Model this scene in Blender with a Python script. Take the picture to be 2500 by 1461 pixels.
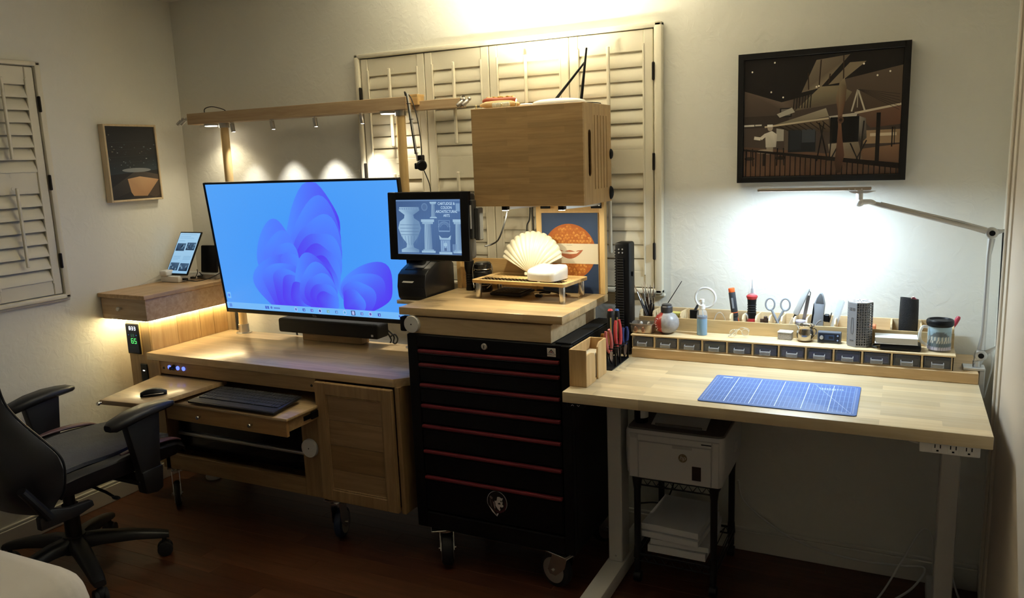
import bpy, bmesh, math, random
from math import sin, cos, pi, radians as R
from mathutils import Vector, Matrix

random.seed(11)
for o in list(bpy.data.objects):
    bpy.data.objects.remove(o, do_unlink=True)
scene = bpy.context.scene
COL = scene.collection

# ------------------------------------------------------------------ camera
cam_d = bpy.data.cameras.new('camera')
cam = bpy.data.objects.new('camera', cam_d)
COL.objects.link(cam)
cam_d.sensor_fit = 'HORIZONTAL'
cam_d.sensor_width = 36.0
cam_d.lens = 27.768
cam_d.clip_start = 0.02
yaw, pit, rol = R(26.5675), R(10.1527), R(-2.1197)
fw = Vector((-sin(yaw) * cos(pit), cos(yaw) * cos(pit), -sin(pit)))
r0 = Vector((cos(yaw), sin(yaw), 0))
u0 = r0.cross(fw)
rt = cos(rol) * r0 + sin(rol) * u0
up = rt.cross(fw)
m3 = Matrix((rt, up, -fw)).transposed()
cam.matrix_world = Matrix.Translation((0.0, -3.0663, 1.6)) @ m3.to_4x4()
scene.camera = cam

# ------------------------------------------------------------------ world, view
w = bpy.data.worlds.new('night')
scene.world = w
w.use_nodes = True
w.node_tree.nodes['Background'].inputs[0].default_value = (0.010, 0.012, 0.018, 1)
w.node_tree.nodes['Background'].inputs[1].default_value = 1.0
vs = scene.view_settings
vs.view_transform = 'Standard'
vs.look = 'None'
vs.gamma = 1.0
vs.use_curve_mapping = False
vs.exposure = 1.85


def light(name, kind, loc, power, col, size=0.1, size_y=None, target=None, spot=None, blend=0.5, parent=None):
    d = bpy.data.lights.new(name, kind)
    d.energy = power
    d.color = col
    if kind == 'AREA':
        d.shape = 'RECTANGLE' if size_y else 'SQUARE'
        d.size = size
        if size_y:
            d.size_y = size_y
    else:
        d.shadow_soft_size = size
    if kind == 'SPOT':
        d.spot_size = R(spot)
        d.spot_blend = blend
    o = bpy.data.objects.new(name, d)
    COL.objects.link(o)
    o.location = loc
    if target is not None:
        v = Vector(target) - Vector(loc)
        o.rotation_euler = v.to_track_quat('-Z', 'Y').to_euler()
    if parent is not None:
        o.parent = parent
        off = ORG.get(parent.name, Vector((0, 0, 0)))
        o.location = Vector(loc) - off
    return o


WARM = (1.0, 0.80, 0.52)
NEUT = (1.0, 0.90, 0.72)
COOL = (0.86, 0.94, 1.0)

# ------------------------------------------------------------------ helpers
ORG = {}


def lin(c):
    if isinstance(c, str):
        c = [int(c[i:i + 2], 16) / 255 for i in (0, 2, 4)]
        return tuple(((x + 0.055) / 1.055) ** 2.4 if x > 0.04045 else x / 12.92 for x in c)
    return tuple(c[:3])


MATS = {}


def mat(name, col=(.5, .5, .5), rough=.5, metal=0., emit=None, es=0., coat=0., trans=0., ior=1.45, alpha=1., bump=None, var=None, sheen=0., attr=False):
    if name in MATS:
        return MATS[name]
    m = bpy.data.materials.new(name)
    m.use_nodes = True
    nt = m.node_tree
    b = nt.nodes['Principled BSDF']
    c = lin(col)
    b.inputs['Base Color'].default_value = (*c, 1)
    b.inputs['Roughness'].default_value = rough
    b.inputs['Metallic'].default_value = metal
    b.inputs['IOR'].default_value = ior
    b.inputs['Transmission Weight'].default_value = trans
    b.inputs['Alpha'].default_value = alpha
    b.inputs['Coat Weight'].default_value = coat
    b.inputs['Sheen Weight'].default_value = sheen
    if emit is not None:
        b.inputs['Emission Color'].default_value = (*lin(emit), 1)
        b.inputs['Emission Strength'].default_value = es
    tc = nt.nodes.new('ShaderNodeTexCoord')
    if var:  # (scale, amount): slow mottling of the colour
        n = nt.nodes.new('ShaderNodeTexNoise')
        n.inputs['Scale'].default_value = var[0]
        n.inputs['Detail'].default_value = 4
        nt.links.new(tc.outputs['Object'], n.inputs['Vector'])
        mx = nt.nodes.new('ShaderNodeMix')
        mx.data_type = 'RGBA'
        mx.inputs[6].default_value = (*[x * (1 - var[1]) for x in c], 1)
        mx.inputs[7].default_value = (*[min(1, x * (1 + var[1])) for x in c], 1)
        nt.links.new(n.outputs['Fac'], mx.inputs[0])
        nt.links.new(mx.outputs[2], b.inputs['Base Color'])
    if bump:  # (scale, strength, distance)
        n = nt.nodes.new('ShaderNodeTexNoise')
        n.inputs['Scale'].default_value = bump[0]
        n.inputs['Detail'].default_value = 5
        nt.links.new(tc.outputs['Object'], n.inputs['Vector'])
        bp = nt.nodes.new('ShaderNodeBump')
        bp.inputs['Strength'].default_value = bump[1]
        bp.inputs['Distance'].default_value = bump[2]
        nt.links.new(n.outputs['Fac'], bp.inputs['Height'])
        nt.links.new(bp.outputs['Normal'], b.inputs['Normal'])
    if attr:
        a = nt.nodes.new('ShaderNodeVertexColor')
        a.layer_name = 'paint'
        if attr == 'screen':
            b.inputs['Base Color'].default_value = (.01, .01, .012, 1)
            b.inputs['Specular IOR Level'].default_value = .12
            nt.links.new(a.outputs['Color'], b.inputs['Emission Color'])
            b.inputs['Emission Strength'].default_value = es
        else:
            nt.links.new(a.outputs['Color'], b.inputs['Base Color'])
    MATS[name] = m
    return m


def wood(name, c1, c2, axis='x', rough=.42, staves=None, grain=1.0, coat=0.0, stretch=14., seed=0., sv='xy', sc=.16):
    """procedural timber: grain streaks along an axis, optional glued staves (length, width)"""
    if name in MATS:
        return MATS[name]
    c1, c2 = lin(c1), lin(c2)
    m = bpy.data.materials.new(name)
    m.use_nodes = True
    nt = m.node_tree
    L = nt.links.new
    b = nt.nodes['Principled BSDF']
    b.inputs['Roughness'].default_value = rough
    b.inputs['Coat Weight'].default_value = coat
    b.inputs['Coat Roughness'].default_value = .15
    tc = nt.nodes.new('ShaderNodeTexCoord')
    mp = nt.nodes.new('ShaderNodeMapping')
    s = {'x': (1, stretch, stretch), 'y': (stretch, 1, stretch), 'z': (stretch, stretch, 1)}[axis]
    mp.inputs['Scale'].default_value = s
    mp.inputs['Location'].default_value = (seed, seed * 1.7, seed * .6)
    L(tc.outputs['Object'], mp.inputs['Vector'])
    vec = mp.outputs['Vector']
    n = nt.nodes.new('ShaderNodeTexNoise')
    n.inputs['Scale'].default_value = 3.2 * grain
    n.inputs['Detail'].default_value = 7
    n.inputs['Roughness'].default_value = .62
    n.inputs['Distortion'].default_value = .8
    L(vec, n.inputs['Vector'])
    r = nt.nodes.new('ShaderNodeValToRGB')
    r.color_ramp.elements[0].position = .32
    r.color_ramp.elements[0].color = (*c2, 1)
    r.color_ramp.elements[1].position = .68
    r.color_ramp.elements[1].color = (*c1, 1)
    L(n.outputs['Fac'], r.inputs['Fac'])
    out = r.outputs['Color']
    if staves:
        br = nt.nodes.new('ShaderNodeTexBrick')
        br.inputs['Scale'].default_value = 1.0
        br.inputs['Mortar Size'].default_value = 0.0
        br.inputs['Brick Width'].default_value = staves[0]
        br.inputs['Row Height'].default_value = staves[1]
        br.inputs['Color1'].default_value = (.96 - sc, .96 - sc, .95 - sc, 1)
        br.inputs['Color2'].default_value = (.96 + sc, .96 + sc, .95 + sc, 1)
        br.offset = .37
        sx_ = nt.nodes.new('ShaderNodeSeparateXYZ')
        cx_ = nt.nodes.new('ShaderNodeCombineXYZ')
        L(tc.outputs['Object'], sx_.inputs[0])
        L(sx_.outputs['xyz'.index(sv[0])], cx_.inputs[0])
        L(sx_.outputs['xyz'.index(sv[1])], cx_.inputs[1])
        mp2 = nt.nodes.new('ShaderNodeMapping')
        mp2.inputs['Location'].default_value = (4.13, 3.017, 0)
        L(cx_.outputs[0], mp2.inputs['Vector'])
        L(mp2.outputs['Vector'], br.inputs['Vector'])
        mx = nt.nodes.new('ShaderNodeMix')
        mx.data_type = 'RGBA'
        mx.blend_type = 'MULTIPLY'
        mx.inputs[0].default_value = 1
        L(out, mx.inputs[6])
        L(br.outputs['Color'], mx.inputs[7])
        out = mx.outputs[2]
    L(out, b.inputs['Base Color'])
    bp = nt.nodes.new('ShaderNodeBump')
    bp.inputs['Strength'].default_value = .12
    bp.inputs['Distance'].default_value = .002
    L(n.outputs['Fac'], bp.inputs['Height'])
    L(bp.outputs['Normal'], b.inputs['Normal'])
    MATS[name] = m
    return m


def link(o, parent=None):
    COL.objects.link(o)
    if parent is not None:
        o.parent = parent
    return o


def tag(o, label=None, cat=None, group=None, kind=None):
    if label:
        o['label'] = label
    if cat:
        o['category'] = cat
    if group:
        o['group'] = group
    if kind:
        o['kind'] = kind
    return o


def thing(name, label, cat, loc=(0, 0, 0), rz=0, group=None, local=False, rot=None, kind=None):
    o = bpy.data.objects.new(name, None)
    o.empty_display_size = .05
    COL.objects.link(o)
    o.location = loc
    o.rotation_euler = rot if rot else (0, 0, rz)
    if kind == 'structure':
        o['kind'] = kind
    else:
        tag(o, label, cat, group)
    ORG[o.name] = Vector((0, 0, 0)) if local else Vector(loc)
    return o


def dup(root, loc, rz=None, label=None, group=None):
    r = root.copy()
    COL.objects.link(r)
    r.location = loc
    if rz is not None:
        r.rotation_euler = (0, 0, rz)
    if label:
        r['label'] = label
    if group:
        r['group'] = group
    ORG[r.name] = ORG[root.name].copy()
    for ch in list(root.children):
        if ch.type == 'LIGHT':
            continue
        c = ch.copy()
        COL.objects.link(c)
        c.parent = r
        for g in list(ch.children):
            d = g.copy()
            COL.objects.link(d)
            d.parent = c
    return r


class B:
    """collects shapes into one mesh"""

    def __init__(s):
        s.bm = bmesh.new()

    def _add(s, t, M=None):
        if M is not None:
            bmesh.ops.transform(t, matrix=M, verts=t.verts)
        me = bpy.data.meshes.new('tmp')
        t.to_mesh(me)
        t.free()
        s.bm.from_mesh(me)
        bpy.data.meshes.remove(me)
        return s

    def box(s, x0, x1, y0, y1, z0, z1, bv=0, seg=1, M=None):
        t = bmesh.new()
        bmesh.ops.create_cube(t, size=1)
        for v in t.verts:
            v.co = Vector(((x0 + x1) / 2 + v.co.x * (x1 - x0), (y0 + y1) / 2 + v.co.y * (y1 - y0), (z0 + z1) / 2 + v.co.z * (z1 - z0)))
        if bv > 0:
            bv = min(bv, .49 * min(abs(x1 - x0), abs(y1 - y0), abs(z1 - z0)))
            bmesh.ops.bevel(t, geom=list(t.edges), offset=bv, segments=seg, profile=.5, affect='EDGES')
        return s._add(t, M)

    def cyl(s, p0, p1, r0, r1=None, n=16, bv=0, M=None):
        r1 = r0 if r1 is None else r1
        p0, p1 = Vector(p0), Vector(p1)
        d = p1 - p0
        t = bmesh.new()
        bmesh.ops.create_cone(t, cap_ends=True, segments=n, radius1=r0, radius2=r1, depth=d.length)
        if bv > 0:
            es = [e for e in t.edges if abs(e.verts[0].co.z - e.verts[1].co.z) < 1e-6]
            bmesh.ops.bevel(t, geom=es, offset=bv, segments=2, profile=.5, affect='EDGES')
        q = d.to_track_quat('Z', 'Y').to_matrix().to_4x4()
        A = Matrix.Translation((p0 + p1) / 2) @ q
        return s._add(t, (M @ A) if M is not None else A)

    def lathe(s, prof, c=(0, 0, 0), n=24, M=None):
        t = bmesh.new()
        rings = []
        for r, z in prof:
            if r < 1e-5:
                rings.append([t.verts.new((0, 0, z))])
            else:
                rings.append([t.verts.new((r * cos(2 * pi * i / n), r * sin(2 * pi * i / n), z)) for i in range(n)])
        for a, b in zip(rings, rings[1:]):
            for i in range(n):
                j = (i + 1) % n
                f = [a[i % len(a)], a[j % len(a)], b[j % len(b)], b[i % len(b)]]
                u = []
                for v in f:
                    if v not in u:
                        u.append(v)
                if len(u) > 2:
                    t.faces.new(u)
        for e in (rings[0], rings[-1]):
            if len(e) > 1:
                t.faces.new(e)
        bmesh.ops.recalc_face_normals(t, faces=t.faces)
        A = Matrix.Translation(c)
        return s._add(t, (M @ A) if M is not None else A)

    def prism(s, poly, h0, h1, axis='z', bv=0, M=None):
        t = bmesh.new()
        def P(u, v, h):
            return {'z': (u, v, h), 'y': (u, h, v), 'x': (h, u, v)}[axis]
        a = [t.verts.new(P(u, v, h0)) for u, v in poly]
        b = [t.verts.new(P(u, v, h1)) for u, v in poly]
        t.faces.new(a)
        t.faces.new(b)
        k = len(poly)
        for i in range(k):
            t.faces.new((a[i], a[(i + 1) % k], b[(i + 1) % k], b[i]))
        bmesh.ops.recalc_face_normals(t, faces=t.faces)
        if bv > 0:
            bmesh.ops.bevel(t, geom=list(t.edges), offset=bv, segments=2, profile=.5, affect='EDGES')
        return s._add(t, M)

    def ell(s, c, r, n=18, m=12, M=None):
        t = bmesh.new()
        bmesh.ops.create_uvsphere(t, u_segments=n, v_segments=m, radius=1)
        if not hasattr(r, '__len__'):
            r = (r, r, r)
        A = Matrix.Translation(c) @ Matrix.Diagonal((*r, 1))
        return s._add(t, (M @ A) if M is not None else A)

    def tube(s, pts, r, n=8, sub=0, closed=False, flat=1.0):
        pts = [Vector(p) for p in pts]
        rr = list(r) if hasattr(r, '__len__') else [r] * len(pts)
        if sub:
            k = len(pts)
            q, qr = [], []
            rng = k if closed else k - 1
            for i in range(rng):
                if closed:
                    p = [pts[(i + d) % k] for d in (-1, 0, 1, 2)]
                else:
                    p = [pts[max(0, i - 1)], pts[i], pts[i + 1], pts[min(k - 1, i + 2)]]
                for j in range(sub):
                    u = j / sub
                    q.append(.5 * ((2 * p[1]) + (p[2] - p[0]) * u + (2 * p[0] - 5 * p[1] + 4 * p[2] - p[3]) * u * u + (3 * p[1] - p[0] - 3 * p[2] + p[3]) * u ** 3))
                    qr.append(rr[i] * (1 - u) + rr[(i + 1) % k] * u)
            if not closed:
                q.append(pts[-1])
                qr.append(rr[-1])
            pts, rr = q, qr
        t = bmesh.new()
        k = len(pts)
        rings = []
        prev = None
        for i, p in enumerate(pts):
            if closed:
                d = pts[(i + 1) % k] - pts[i - 1]
            else:
                d = pts[min(k - 1, i + 1)] - pts[max(0, i - 1)]
            if d.length < 1e-9:
                d = Vector((0, 0, 1))
            d.normalize()
            if prev is None:
                a = Vector((0, 0, 1)) if abs(d.z) < .9 else Vector((1, 0, 0))
                x = d.cross(a).normalized()
            else:
                x = (prev - d * prev.dot(d))
                x = x.normalized() if x.length > 1e-6 else d.orthogonal().normalized()
            prev = x
            y = d.cross(x)
            rings.append([t.verts.new(p + rr[i] * (cos(2 * pi * j / n) * x + flat * sin(2 * pi * j / n) * y)) for j in range(n)])
        for i in range(k if closed else k - 1):
            a, b = rings[i], rings[(i + 1) % k]
            for j in range(n):
                t.faces.new((a[j], a[(j + 1) % n], b[(j + 1) % n], b[j]))
        if not closed:
            t.faces.new(rings[0])
            t.faces.new(rings[-1])
        bmesh.ops.recalc_face_normals(t, faces=t.faces)
        return s._add(t)

    def loft(s, rings, cap=True, closed=True, M=None):
        t = bmesh.new()
        rs = [[t.verts.new(p) for p in r] for r in rings]
        n = len(rs[0])
        for a, b in zip(rs, rs[1:]):
            for j in range(n if closed else n - 1):
                t.faces.new((a[j], a[(j + 1) % n], b[(j + 1) % n], b[j]))
        if cap:
            t.faces.new(rs[0])
            t.faces.new(rs[-1])
        bmesh.ops.recalc_face_normals(t, faces=t.faces)
        return s._add(t, M)

    def torus(s, c, r, rr, axis='z', n=28, m=8, sx=1., sy=1.):
        pts = []
        for i in range(n):
            u, v = r * sx * cos(2 * pi * i / n), r * sy * sin(2 * pi * i / n)
            q = {'z': (u, v, 0), 'y': (u, 0, v), 'x': (0, u, v)}[axis]
            pts.append(Vector(c) + Vector(q))
        return s.tube(pts, rr, m, closed=True)

    def xf(s, M):
        bmesh.ops.transform(s.bm, matrix=M, verts=s.bm.verts)
        return s

    def mesh(s, name, m, angle=32):
        me = bpy.data.meshes.new(name)
        s.bm.to_mesh(me)
        s.bm.free()
        me.materials.append(m)
        if angle:
            for p in me.polygons:
                p.use_smooth = True
            me.set_sharp_from_angle(angle=R(angle))
        return me

    def obj(s, name, m, parent=None, at=None, rz=0, rot=None, angle=32, local=False, label=None, cat=None, group=None, kind=None):
        if parent is not None:
            off = ORG.get(parent.name, Vector((0, 0, 0)))
        else:
            off = Vector(at) if at is not None else Vector((0, 0, 0))
        if parent is None and local:
            off = Vector((0, 0, 0))
        if off.length > 0:
            bmesh.ops.translate(s.bm, vec=-off, verts=s.bm.verts)
        o = bpy.data.objects.new(name, s.mesh(name, m, angle))
        link(o, parent)
        if parent is None and at is not None:
            o.location = at
            o.rotation_euler = rot if rot else (0, 0, rz)
        ORG[o.name] = off.copy() if hasattr(off, 'copy') else Vector(off)
        tag(o, label, cat, group, kind)
        return o


def each(builders, name, m, parent, **k):
    return [b.obj(name, m, parent, **k) for b in builders]


def perforated(x0, x1, z0, z1, nx, nz, hx, hz, t, round_=False):
    """plate in the x-z plane, y from 0 to t, pierced by nx by nz real holes"""
    b = bmesh.new()
    k = 8 if round_ else 4
    px_, pz_ = (x1 - x0) / nx, (z1 - z0) / nz
    for i in range(nx):
        for j in range(nz):
            cx_, cz_ = x0 + px_ * (i + .5), z0 + pz_ * (j + .5)
            o, h = [], []
            for a in range(k):
                an = R(45 + 360 / k * a)
                c, s_ = cos(an), sin(an)
                m_ = max(abs(c), abs(s_))
                o.append((cx_ + px_ / 2 * c / m_, cz_ + pz_ / 2 * s_ / m_))
                q = 1 if round_ else m_
                h.append((cx_ + hx * c / q, cz_ + hz * s_ / q))
            V = [[b.verts.new((u, y, v)) for u, v in ring] for y in (0, t) for ring in (o, h)]
            for a in range(k):
                n_ = (a + 1) % k
                b.faces.new((V[0][a], V[0][n_], V[1][n_], V[1][a]))
                b.faces.new((V[2][a], V[2][n_], V[3][n_], V[3][a]))
                b.faces.new((V[1][a], V[1][n_], V[3][n_], V[3][a]))
    bmesh.ops.remove_doubles(b, verts=b.verts, dist=1e-6)
    bmesh.ops.recalc_face_normals(b, faces=b.faces)
    r = B()
    r._add(b)
    return r


class Paint:
    """flat print or screen contents: coloured polygons in the x-z plane, facing -y"""

    def __init__(s, x0, z0, w, h, y=0., step=1e-4):
        s.v, s.f, s.c = [], [], []
        s.x0, s.z0, s.w, s.h, s.y, s.step = x0, z0, w, h, y, step

    def poly(s, pts, col, k=0):
        b = len(s.v)
        a = 0
        for i in range(len(pts)):
            p, q = pts[i], pts[(i + 1) % len(pts)]
            a += p[0] * q[1] - q[0] * p[1]
        idx = range(len(pts)) if a > 0 else range(len(pts) - 1, -1, -1)
        cols = [lin(c) for c in col] if isinstance(col, list) else [lin(col)] * len(pts)
        for i in idx:
            u = min(1, max(0, pts[i][0]))
            v = min(1, max(0, pts[i][1]))
            s.v.append((s.x0 + u * s.w, s.y - k * s.step - len(s.f) * 1.2e-6, s.z0 + v * s.h))
            s.c.append(cols[i])
        s.f.append(list(range(b, b + len(pts))))
        return s

    def rect(s, u0, v0, u1, v1, col, k=0):
        return s.poly([(u0, v0), (u1, v0), (u1, v1), (u0, v1)], col, k)

    def line(s, pts, wd, col, k=0):
        ar = s.h / s.w
        for (a, b) in zip(pts, pts[1:]):
            dx, dy = (b[0] - a[0]), (b[1] - a[1]) * ar
            l = math.hypot(dx, dy) or 1
            nx, ny = -dy / l * wd / 2, dx / l * wd / 2 / ar
            s.poly([(a[0] - nx, a[1] - ny), (b[0] - nx, b[1] - ny), (b[0] + nx, b[1] + ny), (a[0] + nx, a[1] + ny)], col, k)
        return s

    def disc(s, cx, cy, rx, ry, col, k=0, n=28, a0=0, a1=360, rot=0):
        pts = []
        for i in range(n):
            t = R(a0 + (a1 - a0) * i / (n if a1 - a0 == 360 else n - 1))
            x, y = rx * cos(t), ry * sin(t)
            pts.append((cx + x * cos(rot) - y * sin(rot), cy + x * sin(rot) + y * cos(rot)))
        return s.poly(pts, col, k)

    def obj(s, name, m, parent, M=None, label=None):
        me = bpy.data.meshes.new(name)
        me.from_pydata(s.v, [], s.f)
        ca = me.color_attributes.new('paint', 'FLOAT_COLOR', 'POINT')
        for i, c in enumerate(s.c):
            ca.data[i].color = (*c, 1)
        if M is not None:
            me.transform(M)
        off = ORG.get(parent.name, Vector((0, 0, 0)))
        me.transform(Matrix.Translation(-off))
        me.materials.append(m)
        o = bpy.data.objects.new(name, me)
        link(o, parent)
        ORG[o.name] = off.copy()
        tag(o, label)
        return o


def text(s, size, m, parent, M, name='lettering', depth=0.0002, align='CENTER', shear=0., sx=1.0):
    """lettering laid in the local x-y plane of M"""
    cu = bpy.data.curves.new('t', 'FONT')
    cu.body = s
    cu.size = size
    cu.align_x = align
    cu.align_y = 'CENTER'
    cu.extrude = depth
    cu.shear = shear
    cu.resolution_u = 3
    t = bpy.data.objects.new('t', cu)
    COL.objects.link(t)
    bpy.context.view_layer.update()
    me = bpy.data.meshes.new_from_object(t)
    bpy.data.objects.remove(t)
    bpy.data.curves.remove(cu)
    me.transform(M @ Matrix.Diagonal((sx, 1, 1, 1)))
    off = ORG.get(parent.name, Vector((0, 0, 0)))
    me.transform(Matrix.Translation(-off))
    me.materials.clear()
    me.materials.append(m)
    me.name = name
    o = bpy.data.objects.new(name, me)
    link(o, parent)
    ORG[o.name] = off.copy()
    return o


def FR(x, y, z):
    """frame whose x-y plane stands upright facing -y"""
    return Matrix.Translation((x, y, z)) @ Matrix.Rotation(R(90), 4, 'X')


PRINT = mat('printed_colour', rough=.55, attr='print')
GLOSSPRINT = mat('glossy_print', rough=.25, attr='print', coat=.4)
SCREEN = mat('lit_screen', rough=.25, attr='screen', es=1.0)

# ------------------------------------------------------------------ common materials
M_black = mat('black_plastic', (.005, .005, .006), .42, ior=1.32)
M_blackmet = mat('black_powder_coat', (.003, .003, .0035), .5, ior=1.28)
M_blackrub = mat('black_rubber', (.014, .014, .015), .7)
M_white = mat('white_plastic', (.78, .77, .74), .4)
M_chrome = mat('bright_steel', (.62, .60, .57), .22, 1.)
M_brushed = mat('brushed_nickel', (.50, .48, .45), .35, 1.)
M_alu = mat('silver_aluminium', (.60, .60, .59), .42, .85)
M_trim = mat('cream_shutter_paint', (.74, .69, .55), .42)
M_cable_b = mat('black_cable', (.012, .012, .012), .5)
M_cable_w = mat('white_cable', (.70, .69, .66), .5)
M_glow_b = mat('blue_ring_light', (.1, .1, .3), .4, emit=(.10, .16, 1.), es=.6)
M_led_w = mat('white_indicator', (.8, .8, .8), .4, emit=(1., .97, .9), es=.5)
M_desk = wood('birch_butcher_block', 'E1CFAC', 'D2BC93', 'x', .34, (.42, .044), coat=.15)
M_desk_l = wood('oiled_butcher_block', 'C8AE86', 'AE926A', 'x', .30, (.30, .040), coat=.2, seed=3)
M_desk_e = wood('butcher_block_edge', 'C09A62', 'A67E4A', 'x', .45, None, seed=5)
M_oak = wood('light_oak', 'AC8E64', '90724C', 'x', .45, seed=1)
M_oak_v = wood('light_oak_upright', 'AC8E64', '90724C', 'z', .45, seed=2)
M_pine = wood('clear_pine', 'D6B57C', 'BE9760', 'x', .5, seed=4, stretch=9)
M_pine_v = wood('clear_pine_upright', 'DDBC82', 'C8A266', 'z', .5, seed=6, stretch=9)
M_ply = wood('birch_plywood', 'E0C9A0', 'CDB183', 'x', .55, seed=7)

# ================================================================== the room
def plaster(name, col):
    m = bpy.data.materials.new(name)
    m.use_nodes = True
    nt = m.node_tree
    L = nt.links.new
    b = nt.nodes['Principled BSDF']
    b.inputs['Base Color'].default_value = (*lin(col), 1)
    b.inputs['Roughness'].default_value = .62
    tc = nt.nodes.new('ShaderNodeTexCoord')
    n = nt.nodes.new('ShaderNodeTexNoise')
    n.inputs['Scale'].default_value = 24
    n.inputs['Detail'].default_value = 4
    n.inputs['Distortion'].default_value = 1.0
    L(tc.outputs['Object'], n.inputs['Vector'])
    r = nt.nodes.new('ShaderNodeValToRGB')
    r.color_ramp.elements[0].position = .44
    r.color_ramp.elements[1].position = .64
    L(n.outputs['Fac'], r.inputs['Fac'])
    n2 = nt.nodes.new('ShaderNodeTexNoise')
    n2.inputs['Scale'].default_value = 4
    L(tc.outputs['Object'], n2.inputs['Vector'])
    mu = nt.nodes.new('ShaderNodeMath')
    mu.operation = 'MULTIPLY'
    L(r.outputs['Color'], mu.inputs[0])
    L(n2.outputs['Fac'], mu.inputs[1])
    bp = nt.nodes.new('ShaderNodeBump')
    bp.inputs['Strength'].default_value = .26
    bp.inputs['Distance'].default_value = .004
    L(mu.outputs[0], bp.inputs['Height'])
    L(bp.outputs['Normal'], b.inputs['Normal'])
    return m


M_wall = plaster('troweled_plaster', (.76, .745, .67))
XL, XR, YF, ZC = -3.445, .297, -3.85, 2.45
ST = 'structure'


def wall_with_hole(name, axis, u0, u1, h0, h1, hz0, hz1, t0, t1):
    b = B()
    def bx(a0, a1, z0, z1):
        if axis == 'x':
            b.box(a0, a1, t0, t1, z0, z1)
        else:
            b.box(t0, t1, a0, a1, z0, z1)
    bx(u0, h0, 0, ZC)
    bx(h1, u1, 0, ZC)
    bx(h0, h1, 0, hz0)
    bx(h0, h1, hz1, ZC)
    return b.obj(name, M_wall, kind=ST, angle=0)


WX0, WX1, WZ0, WZ1 = -2.250, -.882, 1.066, 2.062
wall_with_hole('wall_back', 'x', XL - .12, XR + .12, WX0, WX1, WZ0, WZ1, 0, .12)
LY0, LY1 = -1.44, -.790
wall_with_hole('wall_left', 'y', YF - .12, 0, LY0, LY1, WZ0, WZ1, XL - .12, XL)
B().box(XR, XR + .12, YF - .12, 0, 0, ZC).obj('wall_right', M_wall, kind=ST, angle=0)
B().box(XL - .12, XR + .12, YF - .12, YF, 0, ZC).obj('wall_front', M_wall, kind=ST, angle=0)
B().box(XL - .12, XR + .12, YF - .12, .12, ZC, ZC + .1).obj('ceiling', mat('ceiling_paint', (.74, .71, .64), .8), kind=ST, angle=0)
M_sub = mat('subfloor', (.02, .010, .006), .8)
fl = B().box(XL - .12, XR + .12, YF - .12, .12, -.12, -.012).obj('floor', M_sub, kind=ST, angle=0)

# hardwood planks, laid along the back wall
pm = []
for i, (a, c) in enumerate((('5A3420', '412311'), ('603A25', '492A17'), ('543020', '3C2013'), ('663E29', '4C2D1A'))):
    pm.append(wood('red_oak_floor_%d' % i, a, c, 'x', .40, None, 1.2, coat=.08, stretch=11, seed=i * 3.1))
PWID = .083
plank_me = {}
for ln in (.9, 1.2, 1.5):
    for k in range(4):
        plank_me[(ln, k)] = B().box(0, ln - .0004, 0, PWID - .0004, -.012, 0, .0006).mesh('plank', pm[k], 25)
row = 0
y = 0.0
while y > -2.6:
    y -= PWID
    x = XL - random.uniform(0, .8)
    while x < XR:
        ln = random.choice((.9, 1.2, 1.5))
        if x + ln > XL:
            o = bpy.data.objects.new('plank', plank_me[(ln, random.randrange(4))])
            link(o, fl)
            o.location = (x, y, 0)
        x += ln
B().box(XL, XR, YF, y, -.012, 0).obj('plank_field', pm[0], fl, kind='stuff')

M_base = mat('white_baseboard_paint', (.72, .69, .62), .4)
B().box(XL, XL + .014, YF, 0, 0, .085, .003).box(XL, XL + .010, YF, 0, .085, .10, .004).obj('baseboard_left', M_base, kind=ST)
B().box(XL + .014, XR, -.014, 0, 0, .085, .003).box(XL + .010, XR, -.010, 0, .085, .10, .004).obj('baseboard_back', M_base, kind=ST)
# closet door and its casing along the right wall
cas = B()
cas.box(XR - .020, XR, -.385, -.318, 0, 2.1, .006, 2)
cas.box(XR - .028, XR - .018, -.338, -.322, 0, 2.1, .003)
cas.box(XR - .020, XR, -2.2, -.385, 2.03, 2.1, .006)
cas.obj('trim_1', mat('tan_casing_paint', (.62, .55, .45), .45), kind=ST)
dr = thing('door_1', None, None, (XR - .012, -1.2, 0), kind=ST)
B().box(XR - .014, XR, -1.28, -.386, .012, 2.03, .003).obj('door_leaf', mat('tan_door_paint', (.60, .52, .42), .5), dr)
B().box(XR - .010, XR, -2.18, -1.285, .012, 2.03, .003).obj('door_leaf', mat('tan_door_paint', (.60, .52, .42), .5), dr)
B().lathe([(0, 0), (.022, 0), (.026, .004), (.0, .006)], (0, 0, 0), M=Matrix.Translation((XR - .014, -1.20, 1.0)) @ Matrix.Rotation(R(-90), 4, 'Y')).obj('finger_pull', M_brushed, dr)


# ---------------------------------------------------------------- plantation shutters
def louver_mesh(length, chord, tilt, thick=.0095):
    """elliptical blade along local x, tilted about x"""
    ring = []
    for i in range(10):
        t = 2 * pi * i / 10
        ring.append((cos(t) * chord / 2, sin(t) * thick / 2))
    rot = [(a * cos(tilt) - b * sin(tilt), a * sin(tilt) + b * cos(tilt)) for a, b in ring]
    return B().loft([[(-length / 2, a, b) for a, b in rot], [(length / 2, a, b) for a, b in rot]]).mesh('louver', M_trim, 50)


M_hinge = mat('dark_bronze_hinge', (.02, .016, .012), .45, .6)
M_pane = mat('night_window_glass', (.01, .012, .015), .05, trans=0., coat=.5)


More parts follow.
